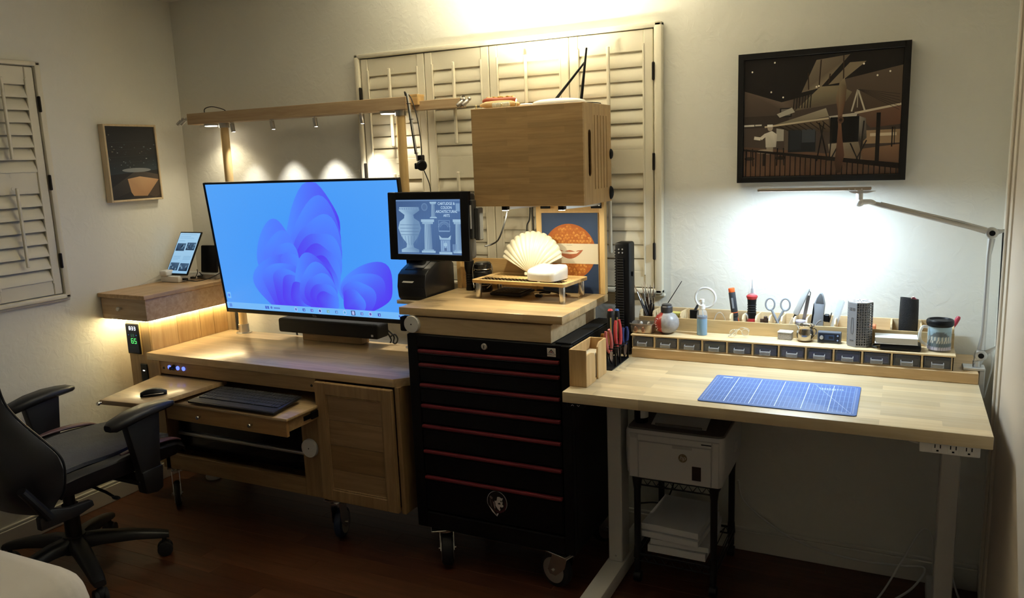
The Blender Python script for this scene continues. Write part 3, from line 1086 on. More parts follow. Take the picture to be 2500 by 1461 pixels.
# ================================================================== television
def television():
    W, H = 1.112, .640
    t = thing('television', 'large flat television showing a blue desktop with folded ribbon shapes', 'television', (-2.4345, -.276, 1.218), local=True, rot=(R(6.3), 0, 0))
    fr = .009
    b = B()
    b.box(-W / 2, -W / 2 + fr, -.012, .012, -H / 2, H / 2, .003)
    b.box(W / 2 - fr, W / 2, -.012, .012, -H / 2, H / 2, .003)
    b.box(-W / 2 + fr, W / 2 - fr, -.012, .012, H / 2 - fr, H / 2, .003)
    b.box(-W / 2 + fr, W / 2 - fr, -.012, .012, -H / 2, -H / 2 + .020, .003)
    b.obj('bezel', M_black, t)
    B().box(-W / 2 + fr, W / 2 - fr, -.004, .012, -H / 2 + .02, H / 2 - fr).obj('panel', M_black, t)
    B().box(-.40, .40, .012, .050, -.27, .10, .015, 2).obj('back_housing', M_black, t)
    B().box(-.18, .18, .050, .075, -.12, .12, .004).obj('wall_mount', M_blackmet, t)
    b = B()
    for x in (-.2, .2):
        B().box(x - .015, x + .015, .05, .095, -.15, .08, .003).obj('mount_arm', M_blackmet, t)
    b.box(-.62, .48, .095, .115, -.02, .02, .003)
    b.obj('mount_rail', M_blackmet, t)
    text('TCL', .014, mat('grey_lettering', (.35, .35, .36), .4), t, FR(0, -.0125, -H / 2 + .010), 'brand_lettering')
    x0, z0, w_, h_ = -W / 2 + fr, -H / 2 + .020, W - 2 * fr, H - fr - .020
    p = Paint(x0, z0, w_, h_, -.0045)
    ROWS, CC = 10, 12
    for i in range(CC):
        for j in range(ROWS):
            def bg(u, v):
                k = math.exp(-((u - .55) ** 2 * 2.2 + (v - .5) ** 2 * 1.6))
                return (.065 + .045 * (1 - k), .34 + .08 * (1 - k) * (0.6 + .4 * v), 1.0)
            us = (i / CC, (i + 1) / CC)
            vs_ = (j / ROWS, (j + 1) / ROWS)
            q = [(us[0], vs_[0]), (us[1], vs_[0]), (us[1], vs_[1]), (us[0], vs_[1])]
            p.poly(q, [bg(*k) for k in q], 0)

    # generic soft folded sheets
    ASP = w_ / h_

    def lobe(c, a_, b_, rot, base, n, k0, lite, dark, span=.72):
        """nested curled sheets shrinking towards a common root"""
        for k in range(n):
            q = k / n
            cx_, cy_ = c[0] + (base[0] - c[0]) * q * span, c[1] + (base[1] - c[1]) * q * span
            ra, rb_ = a_ * (1 - .80 * q), b_ * (1 - .66 * q)
            pts, cols = [], []
            N = 40
            for i in range(N):
                t_ = 2 * pi * i / N
                x, y = ra * cos(t_) * (1 + .12 * sin(3 * t_ + k * 1.3)), rb_ * sin(t_) * (1 + .12 * cos(2 * t_ + k * .8))
                X, Y = cx_ + x * cos(rot) - y * sin(rot), cy_ + x * sin(rot) + y * cos(rot)
                pts.append((X / ASP, max(.045, Y)))
                f = .5 + .5 * cos(t_ + rot - R(150) + k * .7)
                f = f ** 1.8
                cols.append(tuple(d + (l - d) * f for l, d in zip(lite, dark)))
            ctr = (sum(p_[0] for p_ in pts) / N, sum(p_[1] for p_ in pts) / N)
            mc = tuple(.35 * l + .65 * d for l, d in zip(lite, dark))
            for i in range(N):
                j = (i + 1) % N
                p.poly([ctr, pts[i], pts[j]], [mc, cols[i], cols[j]], k0 + k)
    LI, DK, LI2 = (.085, .27, 1.1), (.095, .050, .95), (.095, .17, 1.05)
    lobe((1.42, .22), .25, .19, R(25), (1.16, .02), 4, 1, LI, DK)
    lobe((.97, .56), .43, .27, R(68), (1.05, .04), 7, 3, LI, DK, .8)
    lobe((.60, .50), .22, .18, R(60), (.86, .30), 4, 8, LI, LI2)
    lobe((.60, .24), .25, .23, R(20), (.92, .05), 5, 10, LI, DK)
    lobe((.93, .24), .22, .20, R(75), (1.12, .0), 5, 13, LI, DK)
    # taskbar with icons
    p.rect(0, 0, 1, .052, (.19, .52, 1.), 20)
    ic = ['5A78D8', '3C5AC0', '6A6AD0', '3A3A90', '7AB0A0', '5A8AD0', '4AB0E0', '2A2A70', '6A7AD0', '6A50C0', '4A50C0']
    p.rect(.226, .014, .236, .038, '4A6AD8', 21).rect(.238, .014, .248, .038, '4A6AD8', 21)
    p.disc(.262, .027, .006, .011, '5A78D8', 21, 12).line([(.275, .025), (.31, .025)], .006, '5A78D8', 21)
    for i, c in enumerate(ic):
        u = .40 + i * .0435
        if i % 3 == 0:
            p.disc(u, .026, .009, .018, 'A8C8FF', 21, 14).disc(u, .026, .005, .010, c, 22, 10)
        elif i == 7:
            p.rect(u - .010, .008, u + .010, .044, '242060', 21).rect(u - .006, .012, u + .006, .040, 'B8C8FF', 22)
        else:
            p.rect(u - .007, .014, u + .007, .036, c, 21).rect(u - .001, .018, u + .004, .030, '9CC4FF', 22)
    for i in range(5):
        u = .93 + i * .0135
        p.rect(u, .018, u + .008, .032, '4A60C8', 21)
    p.rect(.012, .085, .034, .135, (.20, .55, 1.), 21).disc(.023, .11, .007, .013, (.10, .25, .9), 22, 10)
    p.rect(.014, .012, .030, .040, '5A90E8', 21)
    p.obj('screen', mat('tv_screen', attr='screen', es=.26, rough=.3), t)
    return t


television()
# ================================================================== light beam on two posts
def gantry():
    yp = -.110
    t = thing('light_gantry', 'wooden light beam on two round posts above the television', 'light fixture', (-2.5, yp, .76))
    M_post = wood('turned_post', 'DDBE86', 'CBA870', 'z', .4, seed=31)
    M_beam = wood('planed_beam', 'C2A884', 'AC8F6C', 'x', .5, seed=30)
    for x in (-3.032, -1.988):
        po = B().cyl((x, yp, .760), (x, yp, 1.822), .0205, n=24).obj('post', M_post, t)
        c = B()
        c.lathe([(0, 0), (.040, 0), (.040, .003), (.026, .004), (.026, .045), (.0207, .046), (.0207, .0)], (x, yp, .7602), 24)
        c.obj('collar', M_brushed, po)
        B().lathe([(.0207, 0), (.025, 0), (.025, .025), (.0207, .025)], (x, yp, 1.797), 24).obj('collar', M_brushed, po)
    bm_ = B().box(-3.240, -1.935, yp - .038, yp + .038, 1.820, 1.874, .002).obj('beam', M_beam, t)
    B().box(-1.925, -1.690, -.090, -.052, 1.816, 1.856, .002).obj('extension_beam', M_beam, t)
    B().box(-1.952, -1.900, -.105, -.048, 1.8745, 1.884, .001).box(-1.934, -1.900, -.104, -.050, 1.838, 1.876, .002).obj('bracket', M_pine, t)

    def spot(x, y, z, aim, nm='spot_light'):
        d = (Vector(aim) - Vector((x, y, z))).normalized()
        p0 = Vector((x, y, z - .012))
        b = B().cyl((x, y, z - .012), (x, y, z), .004, n=8).cyl((x, y, z - .003), (x, y, z), .010, n=14)
        b.cyl(p0 - d * .006, p0 + d * .034, .0105, n=16, bv=.0015)
        o = b.obj(nm, M_brushed, t)
        B().cyl(p0 + d * .0342, p0 + d * .0346, .0085, n=14).obj('lens', mat('spot_lens', (.9, .9, .9), .3, emit=(1., .96, .88), es=3.), o)
        return p0 + d * .037
    for i, (x, pw) in enumerate(((-2.968, 3.), (-2.713, 5.), (-2.455, 7.), (-2.192, 7.))):
        aim = (x + .02, -.02, .95)
        q = spot(x, yp - .010, 1.820, aim)
        light('spot_bulb', 'SPOT', q, pw, (1., .96, .86), .008, target=aim, spot=66, blend=1., parent=t)
    # swivelling pairs on the two ends
    for x, y, z, s in ((-3.262, yp, 1.846, 1), (-1.668, -.07, 1.845, -1)):
        pl = B().lathe([(0, 0), (.022, 0), (.022, .004), (0, .005)], n=20, M=Matrix.Translation((x - s * .0 + (.022 if s > 0 else -.022), y - .012, z)) @ Matrix.Rotation(R(-90 * s), 4, 'Y'))
        pl.obj('mount_plate', M_chrome, t)
        for k in (0, 1):
            a = Vector((x - .002 - .026 * k if s > 0 else x - .012 + .026 * k, y - .018, z + .004))
            d = Vector((-.50, -.42, -.60)).normalized()
            o = B().cyl(a, a + d * .014, .0045, n=10).cyl(a + d * .010, a + d * .040, .0088, n=16, bv=.0015).ell(a, .0085, 12, 8).obj('swivel_light', M_brushed, t)
            B().cyl(a + d * .0402, a + d * .0404, .006, n=12).obj('lens', M_black, o)
    # puck lights below the beam
    for x in (-3.118, -2.055):
        pk = B().lathe([(0, 0), (.034, 0), (.034, .010), (0, .010)], (x, yp, 1.8095), 24).obj('puck_light', M_brushed, t)
        B().lathe([(0, 0), (.028, 0), (.030, .002), (0, .002)], (x, yp, 1.8072), 24).obj('diffuser', mat('puck_diffuser', (.9, .9, .9), .4, emit=(1., .92, .74), es=6.), pk)
    light('puck_bulb', 'SPOT', (-3.118, yp, 1.803), 2.0, (1., .88, .62), .025, target=(-3.118, yp - .02, 1.0), spot=130, blend=.8, parent=t)
    light('puck_bulb', 'SPOT', (-2.055, yp, 1.803), 1.7, (1., .90, .68), .025, target=(-2.055, yp - .02, 1.0), spot=130, blend=.8, parent=t)
    B().tube([(-3.155, yp, 1.874), (-3.150, yp, 1.895), (-3.10, yp, 1.902), (-3.03, yp, 1.886), (-3.01, yp, 1.874)], .0022, 6, 5).obj('beam_cable', M_cable_b, t)


gantry()


def gantry_camera():
    t = thing('hanging_camera', 'small black camera hanging on a cable-tied rod from the light beam', 'camera', (-1.88, -.15, 1.60))
    B().cyl((-1.921, -.150, 1.885), (-1.887, -.150, 1.600), .0045, n=10).obj('rod', M_alu, t)
    B().tube([(-1.940, -.135, 1.878), (-1.934, -.15, 1.892), (-1.922, -.155, 1.876), (-1.913, -.156, 1.80), (-1.893, -.156, 1.63)], .0030, 6, 5).obj('cable', M_cable_b, t)
    for k in (.15, .38, .62, .88):
        p = Vector((-1.921, -.153, 1.885)).lerp(Vector((-1.887, -.153, 1.600)), k)
        B().torus(p, .0075, .0014, 'z', 12, 5).box(p.x + .006, p.x + .014, p.y - .001, p.y + .001, p.z - .001, p.z + .001).obj('cable_tie', M_cable_b, t)
    b = B().box(-1.892, -1.858, -.172, -.140, 1.566, 1.592, .004, 2).box(-1.878, -1.856, -.168, -.140, 1.592, 1.625, .003, 1)
    b.obj('camera_body', M_black, t)
    B().cyl((-1.862, -.160, 1.584), (-1.838, -.196, 1.580), .022, n=22, bv=.003).cyl((-1.838, -.196, 1.580), (-1.835, -.200, 1.5795), .018, .017, n=22).obj('lens_barrel', M_black, t)
    B().tube([(-1.866, -.150, 1.624), (-1.867, -.149, 1.69), (-1.880, -.146, 1.78), (-1.905, -.14, 1.855), (-1.925, -.135, 1.882)], .0022, 6, 5).obj('power_cable', M_cable_b, t)
    B().tube([(-1.858, -.155, 1.566), (-1.845, -.150, 1.53), (-1.832, -.15, 1.49), (-1.828, -.15, 1.42)], .0022, 6, 5).obj('signal_cable', M_cable_b, t)


gantry_camera()


def soundbar():
    t = thing('soundbar', 'long black soundbar on a wooden block below the television', 'speaker', (-2.42, -.16, .76))
    B().box(-2.610, -2.255, -.150, -.090, .7605, .803, .002).obj('wood_block', M_oak, t)
    B().box(-2.715, -2.125, -.200, -.105, .803, .872, .012, 3).obj('body', mat('speaker_cloth', (.012, .012, .013), .8, bump=(900, .3, .001)), t)
    B().box(-2.160, -2.148, -.2008, -.200, .816, .826, .0003).obj('badge', M_white, t)
    each([B().tube([(-2.60, -.12, .86), (-2.585, -.125, .90), (-2.56, -.13, .93)], .003, 6, 4),
          B().tube([(-2.57, -.12, .86), (-2.552, -.125, .90), (-2.53, -.13, .93)], .003, 6, 4),
          B().tube([(-2.13, -.11, .83), (-2.105, -.10, .80), (-2.11, -.10, .770), (-2.095, -.10, .768), (-2.085, -.10, .79), (-2.10, -.10, .81), (-2.118, -.11, .80)], .0035, 6, 4),
          B().tube([(-2.135, -.11, .82), (-2.122, -.10, .785), (-2.128, -.10, .7675)], .0035, 6, 4)], 'cable', M_cable_b, t)


soundbar()
# loose black leads behind the desktop
B().tube([(-2.82, -.07, .98), (-2.78, -.06, .88), (-2.73, -.055, .765), (-2.72, -.05, .60)], .0045, 8, 6).obj('power_lead', M_cable_b, at=(-2.72, -.05, .60), label='thick black power lead dropping behind the desk left of the soundbar', cat='cable')
B().tube([(-2.66, -.10, .93), (-2.64, -.085, .83), (-2.63, -.082, .785), (-2.625, -.084, .7650), (-2.618, -.088, .7650)], .0038, 8, 6).obj('speaker_lead', M_cable_b, at=(-2.56, -.09, .7605), label='black lead looping below the soundbar onto the desktop', cat='cable')
B().tube([(-3.140, -.05, .92), (-3.135, -.05, .84), (-3.138, -.052, .7645)], .005, 8, 5).obj('corner_lead', M_cable_b, at=(-3.138, -.052, .7605), label='black lead in the corner behind the raised oak box', cat='cable')


# ================================================================== on the hutch and the desk trays
def tablet_station():
    t = thing('charging_dock', 'white multi-port charging dock on the raised oak box holding a tablet', 'charger', (-3.355, -.18, 1.0342))
    B().box(-3.422, -3.295, -.262, -.085, 1.0345, 1.066, .006, 2).obj('base', M_white, t)
    for y in (-.235, -.185, -.14):
        B().box(-3.2955, -3.290, y, y + .014, 1.044, 1.053).obj('usb_socket', M_black, t)
    for lb, y, pts in (('black charging lead from the front socket of the dock drooping over the raised box', -.235, [(-3.27, -.23, 1.048), (-3.252, -.245, 1.046), (-3.215, -.215, 1.0385), (-3.165, -.18, 1.050), (-3.140, -.13, 1.07)]),
                       ('black charging lead from the middle socket of the dock looping upwards', -.185, [(-3.27, -.178, 1.048), (-3.255, -.19, 1.050), (-3.245, -.18, 1.075), (-3.262, -.165, 1.09)]),
                       ('black charging lead from the rear socket of the dock, beside the power bank', -.14, [(-3.27, -.133, 1.048), (-3.255, -.145, 1.047), (-3.240, -.155, 1.060), (-3.255, -.160, 1.075)])):
        q = B().tube(pts, .0022, 6, 6).box(-3.2895, -3.268, y, y + .014, 1.043, 1.054, .002)
        q.obj('charging_lead', M_cable_b, at=(-3.27, y, 1.043), label=lb, cat='cable')
    # tablet
    q = thing('tablet', 'tablet leaning in the charging dock showing a light web page with photos', 'tablet', (-3.332, -.240, 1.0712), local=True, rot=(R(-31), 0, 0))
    W, H = .156, .244
    B().box(-W / 2, W / 2, 0, .008, 0, H, .004, 2).obj('case', M_black, q)
    p = Paint(-W / 2 + .006, .008, W - .012, H - .016, -.0006)
    c0, c1 = (.33, .60, .86), (.42, .70, .95)
    p.rect(0, 0, 1, 1, [c0, c0, c1, c1])
    for v, l in ((.955, .9), (.91, .6), (.87, .8), (.80, .35), (.42, .42), (.395, .38), (.37, .40), (.34, .30)):
        p.line([(.05, v), (.05 + l * .9, v)], .012, (.20, .42, .66), 1)
    for v in (.42, .395, .37, .34):
        p.line([(.55, v), (.92, v)], .012, (.20, .42, .66), 1)
    rr = random.Random(5)
    for u, v in ((.04, .55), (.53, .57), (.04, .07), (.53, .06)):
        p.rect(u, v, u + .43, v + .19, ['1E3450', '2A4460', '4A6A88', '3A5878'], 1)
        for i in range(9):
            a, c = u + rr.random() * .36, v + rr.random() * .13
            p.poly([(a, c), (a + .07, c + .01), (a + .04, c + .06)], rr.choice(('16283C', '6A90B0', '88AAC4', '2C4A68')), 2)
    p.obj('screen', mat('tablet_screen', attr='screen', es=.24, rough=.2), q)
    bk = thing('power_bank', 'upright black power bank with a small blue light behind the tablet', 'battery', (-3.232, -.112, 1.0675), local=True, rot=(R(-8), 0, R(6)))
    B().box(-.052, .052, -.008, .008, .001, .142, .006, 2).obj('case', M_black, bk)
    B().box(.0515, .0530, -.002, .002, .070, .076).obj('indicator', M_glow_b, bk)
    B().tube([(.052, 0, .073), (.070, -.005, .070), (.10, -.01, .055), (.125, -.01, .02)], .0025, 6, 5).obj('charging_cable', M_cable_b, bk)
    B().box(-3.289, -3.17, -.128, -.070, 1.0345, 1.0655, .005).obj('adapter_block', mat('grey_adapter', (.35, .34, .32), .5), at=(-3.24, -.115, 1.0345), label='grey adapter block under the power bank on the raised oak box', cat='adapter')
    e = B().box(-3.415, -3.365, -.275, -.215, 1.0665, 1.095, .008, 3)
    e.obj('earbud_case', M_white, at=(-3.39, -.245, 1.0665), label='small white rounded case lying on the front end of the charging dock', cat='case')
    B().tube([(-3.425, -.20, 1.075), (-3.432, -.25, 1.072), (-3.436, -.32, 1.05), (-3.437, -.38, 1.0362)], .0018, 6, 5).obj('white_lead', M_cable_w, at=(-3.436, -.38, 1.0342), label='thin white lead running along the wall to the charging dock', cat='cable')
    B().tube([(-3.20, -.14, 1.0365), (-3.17, -.10, 1.0365), (-3.145, -.09, 1.045), (-3.16, -.05, 1.0375), (-3.20, -.06, 1.0375), (-3.23, -.055, 1.0365)], .002, 6, 5).obj('looped_lead', M_cable_w, at=(-3.18, -.08, 1.0342), label='white lead coiled at the back of the raised oak box', cat='cable')


tablet_station()


def keyboard(name, label, loc, W, D, rot, wrist=True, rz=0):
    t = thing(name, label, 'keyboard', loc, local=True, rot=(rot, 0, rz))
    B().prism([(-W / 2 - (.012 if wrist else 0), -D), (W / 2 + (.012 if wrist else 0), -D), (W / 2, 0), (-W / 2, 0)], .001, .012, 'z', .003).obj('body', mat('charcoal_plastic', (.020, .020, .021), .45), t)
    k = B()
    wr = .045 if wrist else .006
    rows = 5
    rh = (D - wr - .006) / rows
    rr = random.Random(2)
    for r in range(rows):
        x = -W / 2 + .006
        y = -D + wr + r * rh
        while x < W / 2 - .012:
            kw = .0165 if r else rr.choice((.0165, .022, .09))
            if x + kw > W / 2 - .004:
                kw = W / 2 - .005 - x
            k.box(x, x + kw - .0022, y + .001, y + rh - .0015, .012, .0155, .0012)
            x += kw
    k.obj('keycaps', mat('key_plastic', (.030, .030, .031), .5), t, kind='stuff')
    if wrist:
        B().box(-W / 2 - .006, W / 2 + .006, -D + .004, -D + .040, .012, .0135, .001).obj('palm_rest', mat('palm_rest_plastic', (.028, .026, .025), .65), t)
    for x in (-W / 2 + .03, W / 2 - .03):
        B().box(x - .012, x + .012, -.020, -.004, -.006, .002, .001).obj('foot', M_blackrub, t)
    return t


keyboard('computer_keyboard', 'charcoal keyboard with palm rest on the pull-out oak tray', (-2.446, -.620, .640), .452, .185, R(4.5))


def mouse():
    t = thing('computer_mouse', 'black wireless mouse with a silver side band on the mouse board', 'mouse', (-2.835, -.845, .658), local=True, rz=R(-42))
    n = 14
    rings = []
    for i in range(9):
        s = i / 8
        y = -.052 + .104 * s
        w_ = .029 * (sin(pi * (.08 + .84 * s)) ** .45)
        h_ = .004 + .030 * sin(pi * (.10 + .76 * s)) ** .9 * (1 - .25 * s)
        rings.append([(w_ * cos(pi * j / (n - 1)), y, .002 + h_ * max(0, sin(pi * j / (n - 1))) ** .75) for j in range(n)])
    B().loft(rings).obj('shell', M_black, t, angle=60)
    for s in (-1, 1):
        pts = [(s * .0292 * (sin(pi * (.08 + .84 * u / 8)) ** .45), -.052 + .104 * u / 8, .008 + .004 * sin(pi * u / 8)) for u in range(1, 8)]
        B().tube(pts, .0016, 6).obj('side_band', M_chrome, t)
    B().cyl((-.003, .030, .0185), (.003, .030, .0185), .007, n=14).obj('scroll_wheel', M_blackrub, t)


mouse()

# ================================================================== rolling tool chest
CX0, CX1, CY0, CY1 = -1.697, -1.018, -.592, -.120


def tool_chest():
    t = thing('tool_chest', 'tall black rolling tool chest with seven drawers and red pulls', 'tool chest', (-1.357, -.356, 0))
    z0, z1 = .157, .948
    b = B()
    b.box(CX0, CX1, CY0 + .03, CY1, z0, z1, .002)
    b.box(CX0, CX0 + .048, CY0, CY0 + .031, z0, z1, .004)
    b.box(CX1 - .040, CX1, CY0, CY0 + .031, z0, z1, .004)
    b.box(CX0 + .046, CX1 - .038, CY0, CY0 + .031, .898, z1, .003)
    b.box(CX0 + .046, CX1 - .038, CY0, CY0 + .031, z0, .225, .004)
    b.obj('body', M_blackmet, t)
    B().box(-1.085, CX1 - .004, CY0 + .02, CY1 - .01, z1 + .0005, z1 + .006, .002).obj('top_mat', M_blackrub, t)
    tops = [.892, .838, .757, .674, .591, .488, .381]
    bots = [.841, .760, .677, .594, .491, .384, .232]
    M_red = mat('dark_red_pull', (.190, .026, .034), .4)
    for zt, zb in zip(tops, bots):
        d = B().box(CX0 + .051, CX1 - .043, CY0 - .002, CY0 + .028, zb + .003, zt - .019, .003).box(CX0 + .051, CX1 - .043, CY0 + .008, CY0 + .028, zt - .019, zt, .002).obj('drawer', M_blackmet, t)
        B().box(CX0 + .052, CX1 - .044, CY0 - .010, CY0 + .008, zt - .013, zt - .001, .003, 2).obj('handle', M_red, d)
        B().box(CX0 + .052, CX1 - .044, CY0 - .006, CY0 + .006, zt - .018, zt - .013, .001).obj('handle_lip', mat('black_gloss', (.008, .008, .009), .2), d)
    lk = B().lathe([(0, 0), (.0125, 0), (.0125, .004), (.010, .006), (0, .006)], n=22, M=FR(-1.357, CY0, .922)).obj('lock', M_brushed, t)
    B().box(-1.3585, -1.3555, CY0 - .0068, CY0 - .006, .916, .927).obj('keyhole', M_black, lk)
    # maker's badge: white plate with a gable and lettering
    bd = B().box(-1.106, -1.073, CY0 - .0025, CY0 - .0002, .905, .936, .0008).obj('badge', mat('badge_white', (.75, .73, .70), .4), t)
    p = Paint(-1.106, .905, .033, .031, CY0 - .0027)
    p.poly([(.2, .52), (.5, .88), (.8, .52), (.70, .52), (.5, .74), (.30, .52)], '1A1614', 1)
    p.poly([(.36, .52), (.5, .68), (.64, .52)], 'B02A22', 1)
    p.rect(.14, .42, .86, .47, '1A1614', 1)
    p.obj('badge_print', PRINT, bd)
    text('HOMCOM', .0075, M_black, bd, FR(-1.0895, CY0 - .0028, .9125), depth=.0001, sx=.92)
    # emblem sticker on the bottom drawer: white-rimmed bubble with a face in profile
    ex, ez, er = -1.331, .319, .0425
    rim = [(ex + er * cos(R(a_)), ez + er * 1.04 * sin(R(a_))) for a_ in range(-82, 206, 8)] + [(ex - er * .52, ez - er * .98), (ex - .002, ez - er * 1.36)]
    em = B().prism(rim, CY0 - .0028, CY0 - .0021, 'y').obj('emblem_sticker', mat('sticker_white', (.76, .74, .72), .4), t)
    q = Paint(ex - er, ez - er * 1.4, 2 * er, 2.44 * er, CY0 - .0029)

    def px(pts):
        return [((x - 130) / 520, 1 - (y - 125) / 635) for x, y in pts]
    q.poly(px([(390 + 250 * cos(R(a_)), 402 - 268 * sin(R(a_))) for a_ in range(-80, 206, 8)] + [(270, 610), (368, 730), (372, 680)]), '0D0A0C', 1)
    q.poly(px([(600, 300), (632, 420), (590, 580), (470, 655), (365, 650), (345, 600), (455, 615), (540, 560), (590, 470)]), '4A1E26', 2)
    q.poly(px([(400, 265), (450, 255), (520, 285), (545, 265), (540, 310), (520, 340), (530, 370), (540, 400), (515, 420), (555, 455), (548, 490), (500, 510), (480, 490), (455, 530), (475, 560), (455, 610), (400, 560), (350, 490), (345, 430), (325, 370), (370, 330), (395, 300)]), 'DAD4D0', 3)
    q.poly(px([(415, 410), (470, 400), (485, 440), (420, 445)]), '141012', 4)
    q.poly(px([(472, 350), (500, 340), (520, 365), (495, 385)]), '141012', 4)
    q.poly(px([(350, 320), (395, 310), (380, 360), (330, 375)]), '141012', 4)
    q.poly(px([(195, 290), (230, 255), (285, 300), (268, 345), (225, 330)]), '7A6A66', 3)
    q.poly(px([(205, 350), (225, 345), (255, 540), (235, 530)]), '6A5A56', 3)
    q.poly(px([(250, 345), (280, 380), (350, 625), (320, 610)]), '5A3436', 3)
    q.poly(px([(295, 395), (320, 400), (342, 555), (325, 560)]), 'B8B0AC', 4)
    q.obj('emblem_print', PRINT, em)
    gh = mat('grey_wheel_disc', (.42, .38, .35), .35, .5)
    caster(t, -1.085, -.555, z0, .069, .036, R(72), M_blackrub, disc=gh)
    caster(t, -1.600, -.535, z0, .066, .046, R(-148), M_blackrub, brake=True)
    caster(t, -1.60, -.17, z0, .066, .036, R(20), M_blackrub)
    caster(t, -1.08, -.17, z0, .066, .036, R(-30), M_blackrub)


tool_chest()


def chest_top():
    t = thing('lidded_work_box', 'shallow pine box with a thick butcher block lid on the tool chest', 'box', (-1.39, -.35, .9485))
    b = B()
    z0, z1 = .955, 1.014
    b.box(-1.700, -1.095, -.580, -.565, z0 - .006, z1, .0015)
    b.box(-1.700, -1.685, -.565, -.13, z0 - .006, z1, .001)
    b.box(-1.110, -1.095, -.565, -.13, z0 - .006, z1, .001)
    b.box(-1.685, -1.110, -.145, -.13, z0 - .006, z1)
    b.box(-1.685, -1.110, -.565, -.145, z0 - .006, z0 + .004)
    bx = b.obj('box_body', wood('box_pine', 'D8BE93', 'BFA075', 'x', .55, stretch=9, seed=41), t)
    B().box(-1.690, -1.10, -.562, -.14, z1, 1.0205).obj('gap_spacer', M_pine, t)
    B().box(-1.728, -1.048, -.588, -.112, 1.0205, 1.050, .002, 2).obj('lid', wood('lid_butcher_block', 'E0C496', 'CDAC7A', 'x', .32, (.36, .05), coat=.2, seed=42), t)
    B().box(-1.730, -1.7005, -.586, -.55, .954, 1.012, .006, 2).obj('side_handle', M_black, t)
    # side shelf carrying the receipt printer
    B().prism([(-1.877, -.385), (-1.869, -.395), (-1.729, -.395), (-1.729, -.13), (-1.877, -.13)], 1.021, 1.035, 'z', .002).obj('side_shelf', M_desk, t)
    each([B().box(-1.76, -1.7005, -.36, -.34, .965, 1.021, .002), B().box(-1.76, -1.7005, -.18, -.16, .965, 1.021, .002)], 'shelf_bracket', M_blackmet, t)


chest_top()
puck('smart_puck', 'round off-white smart puck on the front of the pine box above the tool chest', -1.671, -.5805, .986, .0335)


def receipt_printer():
    t = thing('receipt_printer', 'black receipt printer with a paper slip under the small screen', 'printer', (-1.81, -.26, 1.0355))
    x0, x1, yf, yb = -1.872, -1.736, -.378, -.145
    z0 = 1.0358
    prof = [(yf, z0 + .012), (yf - .006, z0 + .055), (yf + .004, z0 + .105), (yf + .030, z0 + .122), (yf + .10, z0 + .150), (yb - .03, z0 + .150), (yb, z0 + .125), (yb, z0), (yf + .008, z0)]
    B().prism(prof, x0, x1, 'x', .004).obj('case', mat('satin_black_plastic', (.010, .010, .011), .3), t)
    B().prism([(yf + .028, z0 + .123), (yf + .095, z0 + .151), (yb - .05, z0 + .152), (yb - .05, z0 + .135), (yf + .03, z0 + .110)], x0 + .02, x1 - .03, 'x', .002).obj('cover', M_black, t)
    B().prism([(yf - .012, z0 + .074), (yf - .010, z0 + .0755), (yf + .02, z0 + .087), (yf + .02, z0 + .085)], x0 + .030, x1 - .055, 'x').obj('paper_slip', mat('receipt_paper', (.80, .74, .62), .7), t)
    B().box(x1 - .045, x1 - .012, yf + .002, yf + .05, z0 + .085, z0 + .098, .002).obj('cutter_lever', M_blackrub, t)
    # neck up to the screen
    B().box(-1.870, -1.800, -.30, -.25, z0 + .150, 1.232, .008, 2).box(-1.84, -1.70, -.275, -.245, z0 + .150, z0 + .17, .004).obj('screen_neck', M_black, t)


receipt_printer()


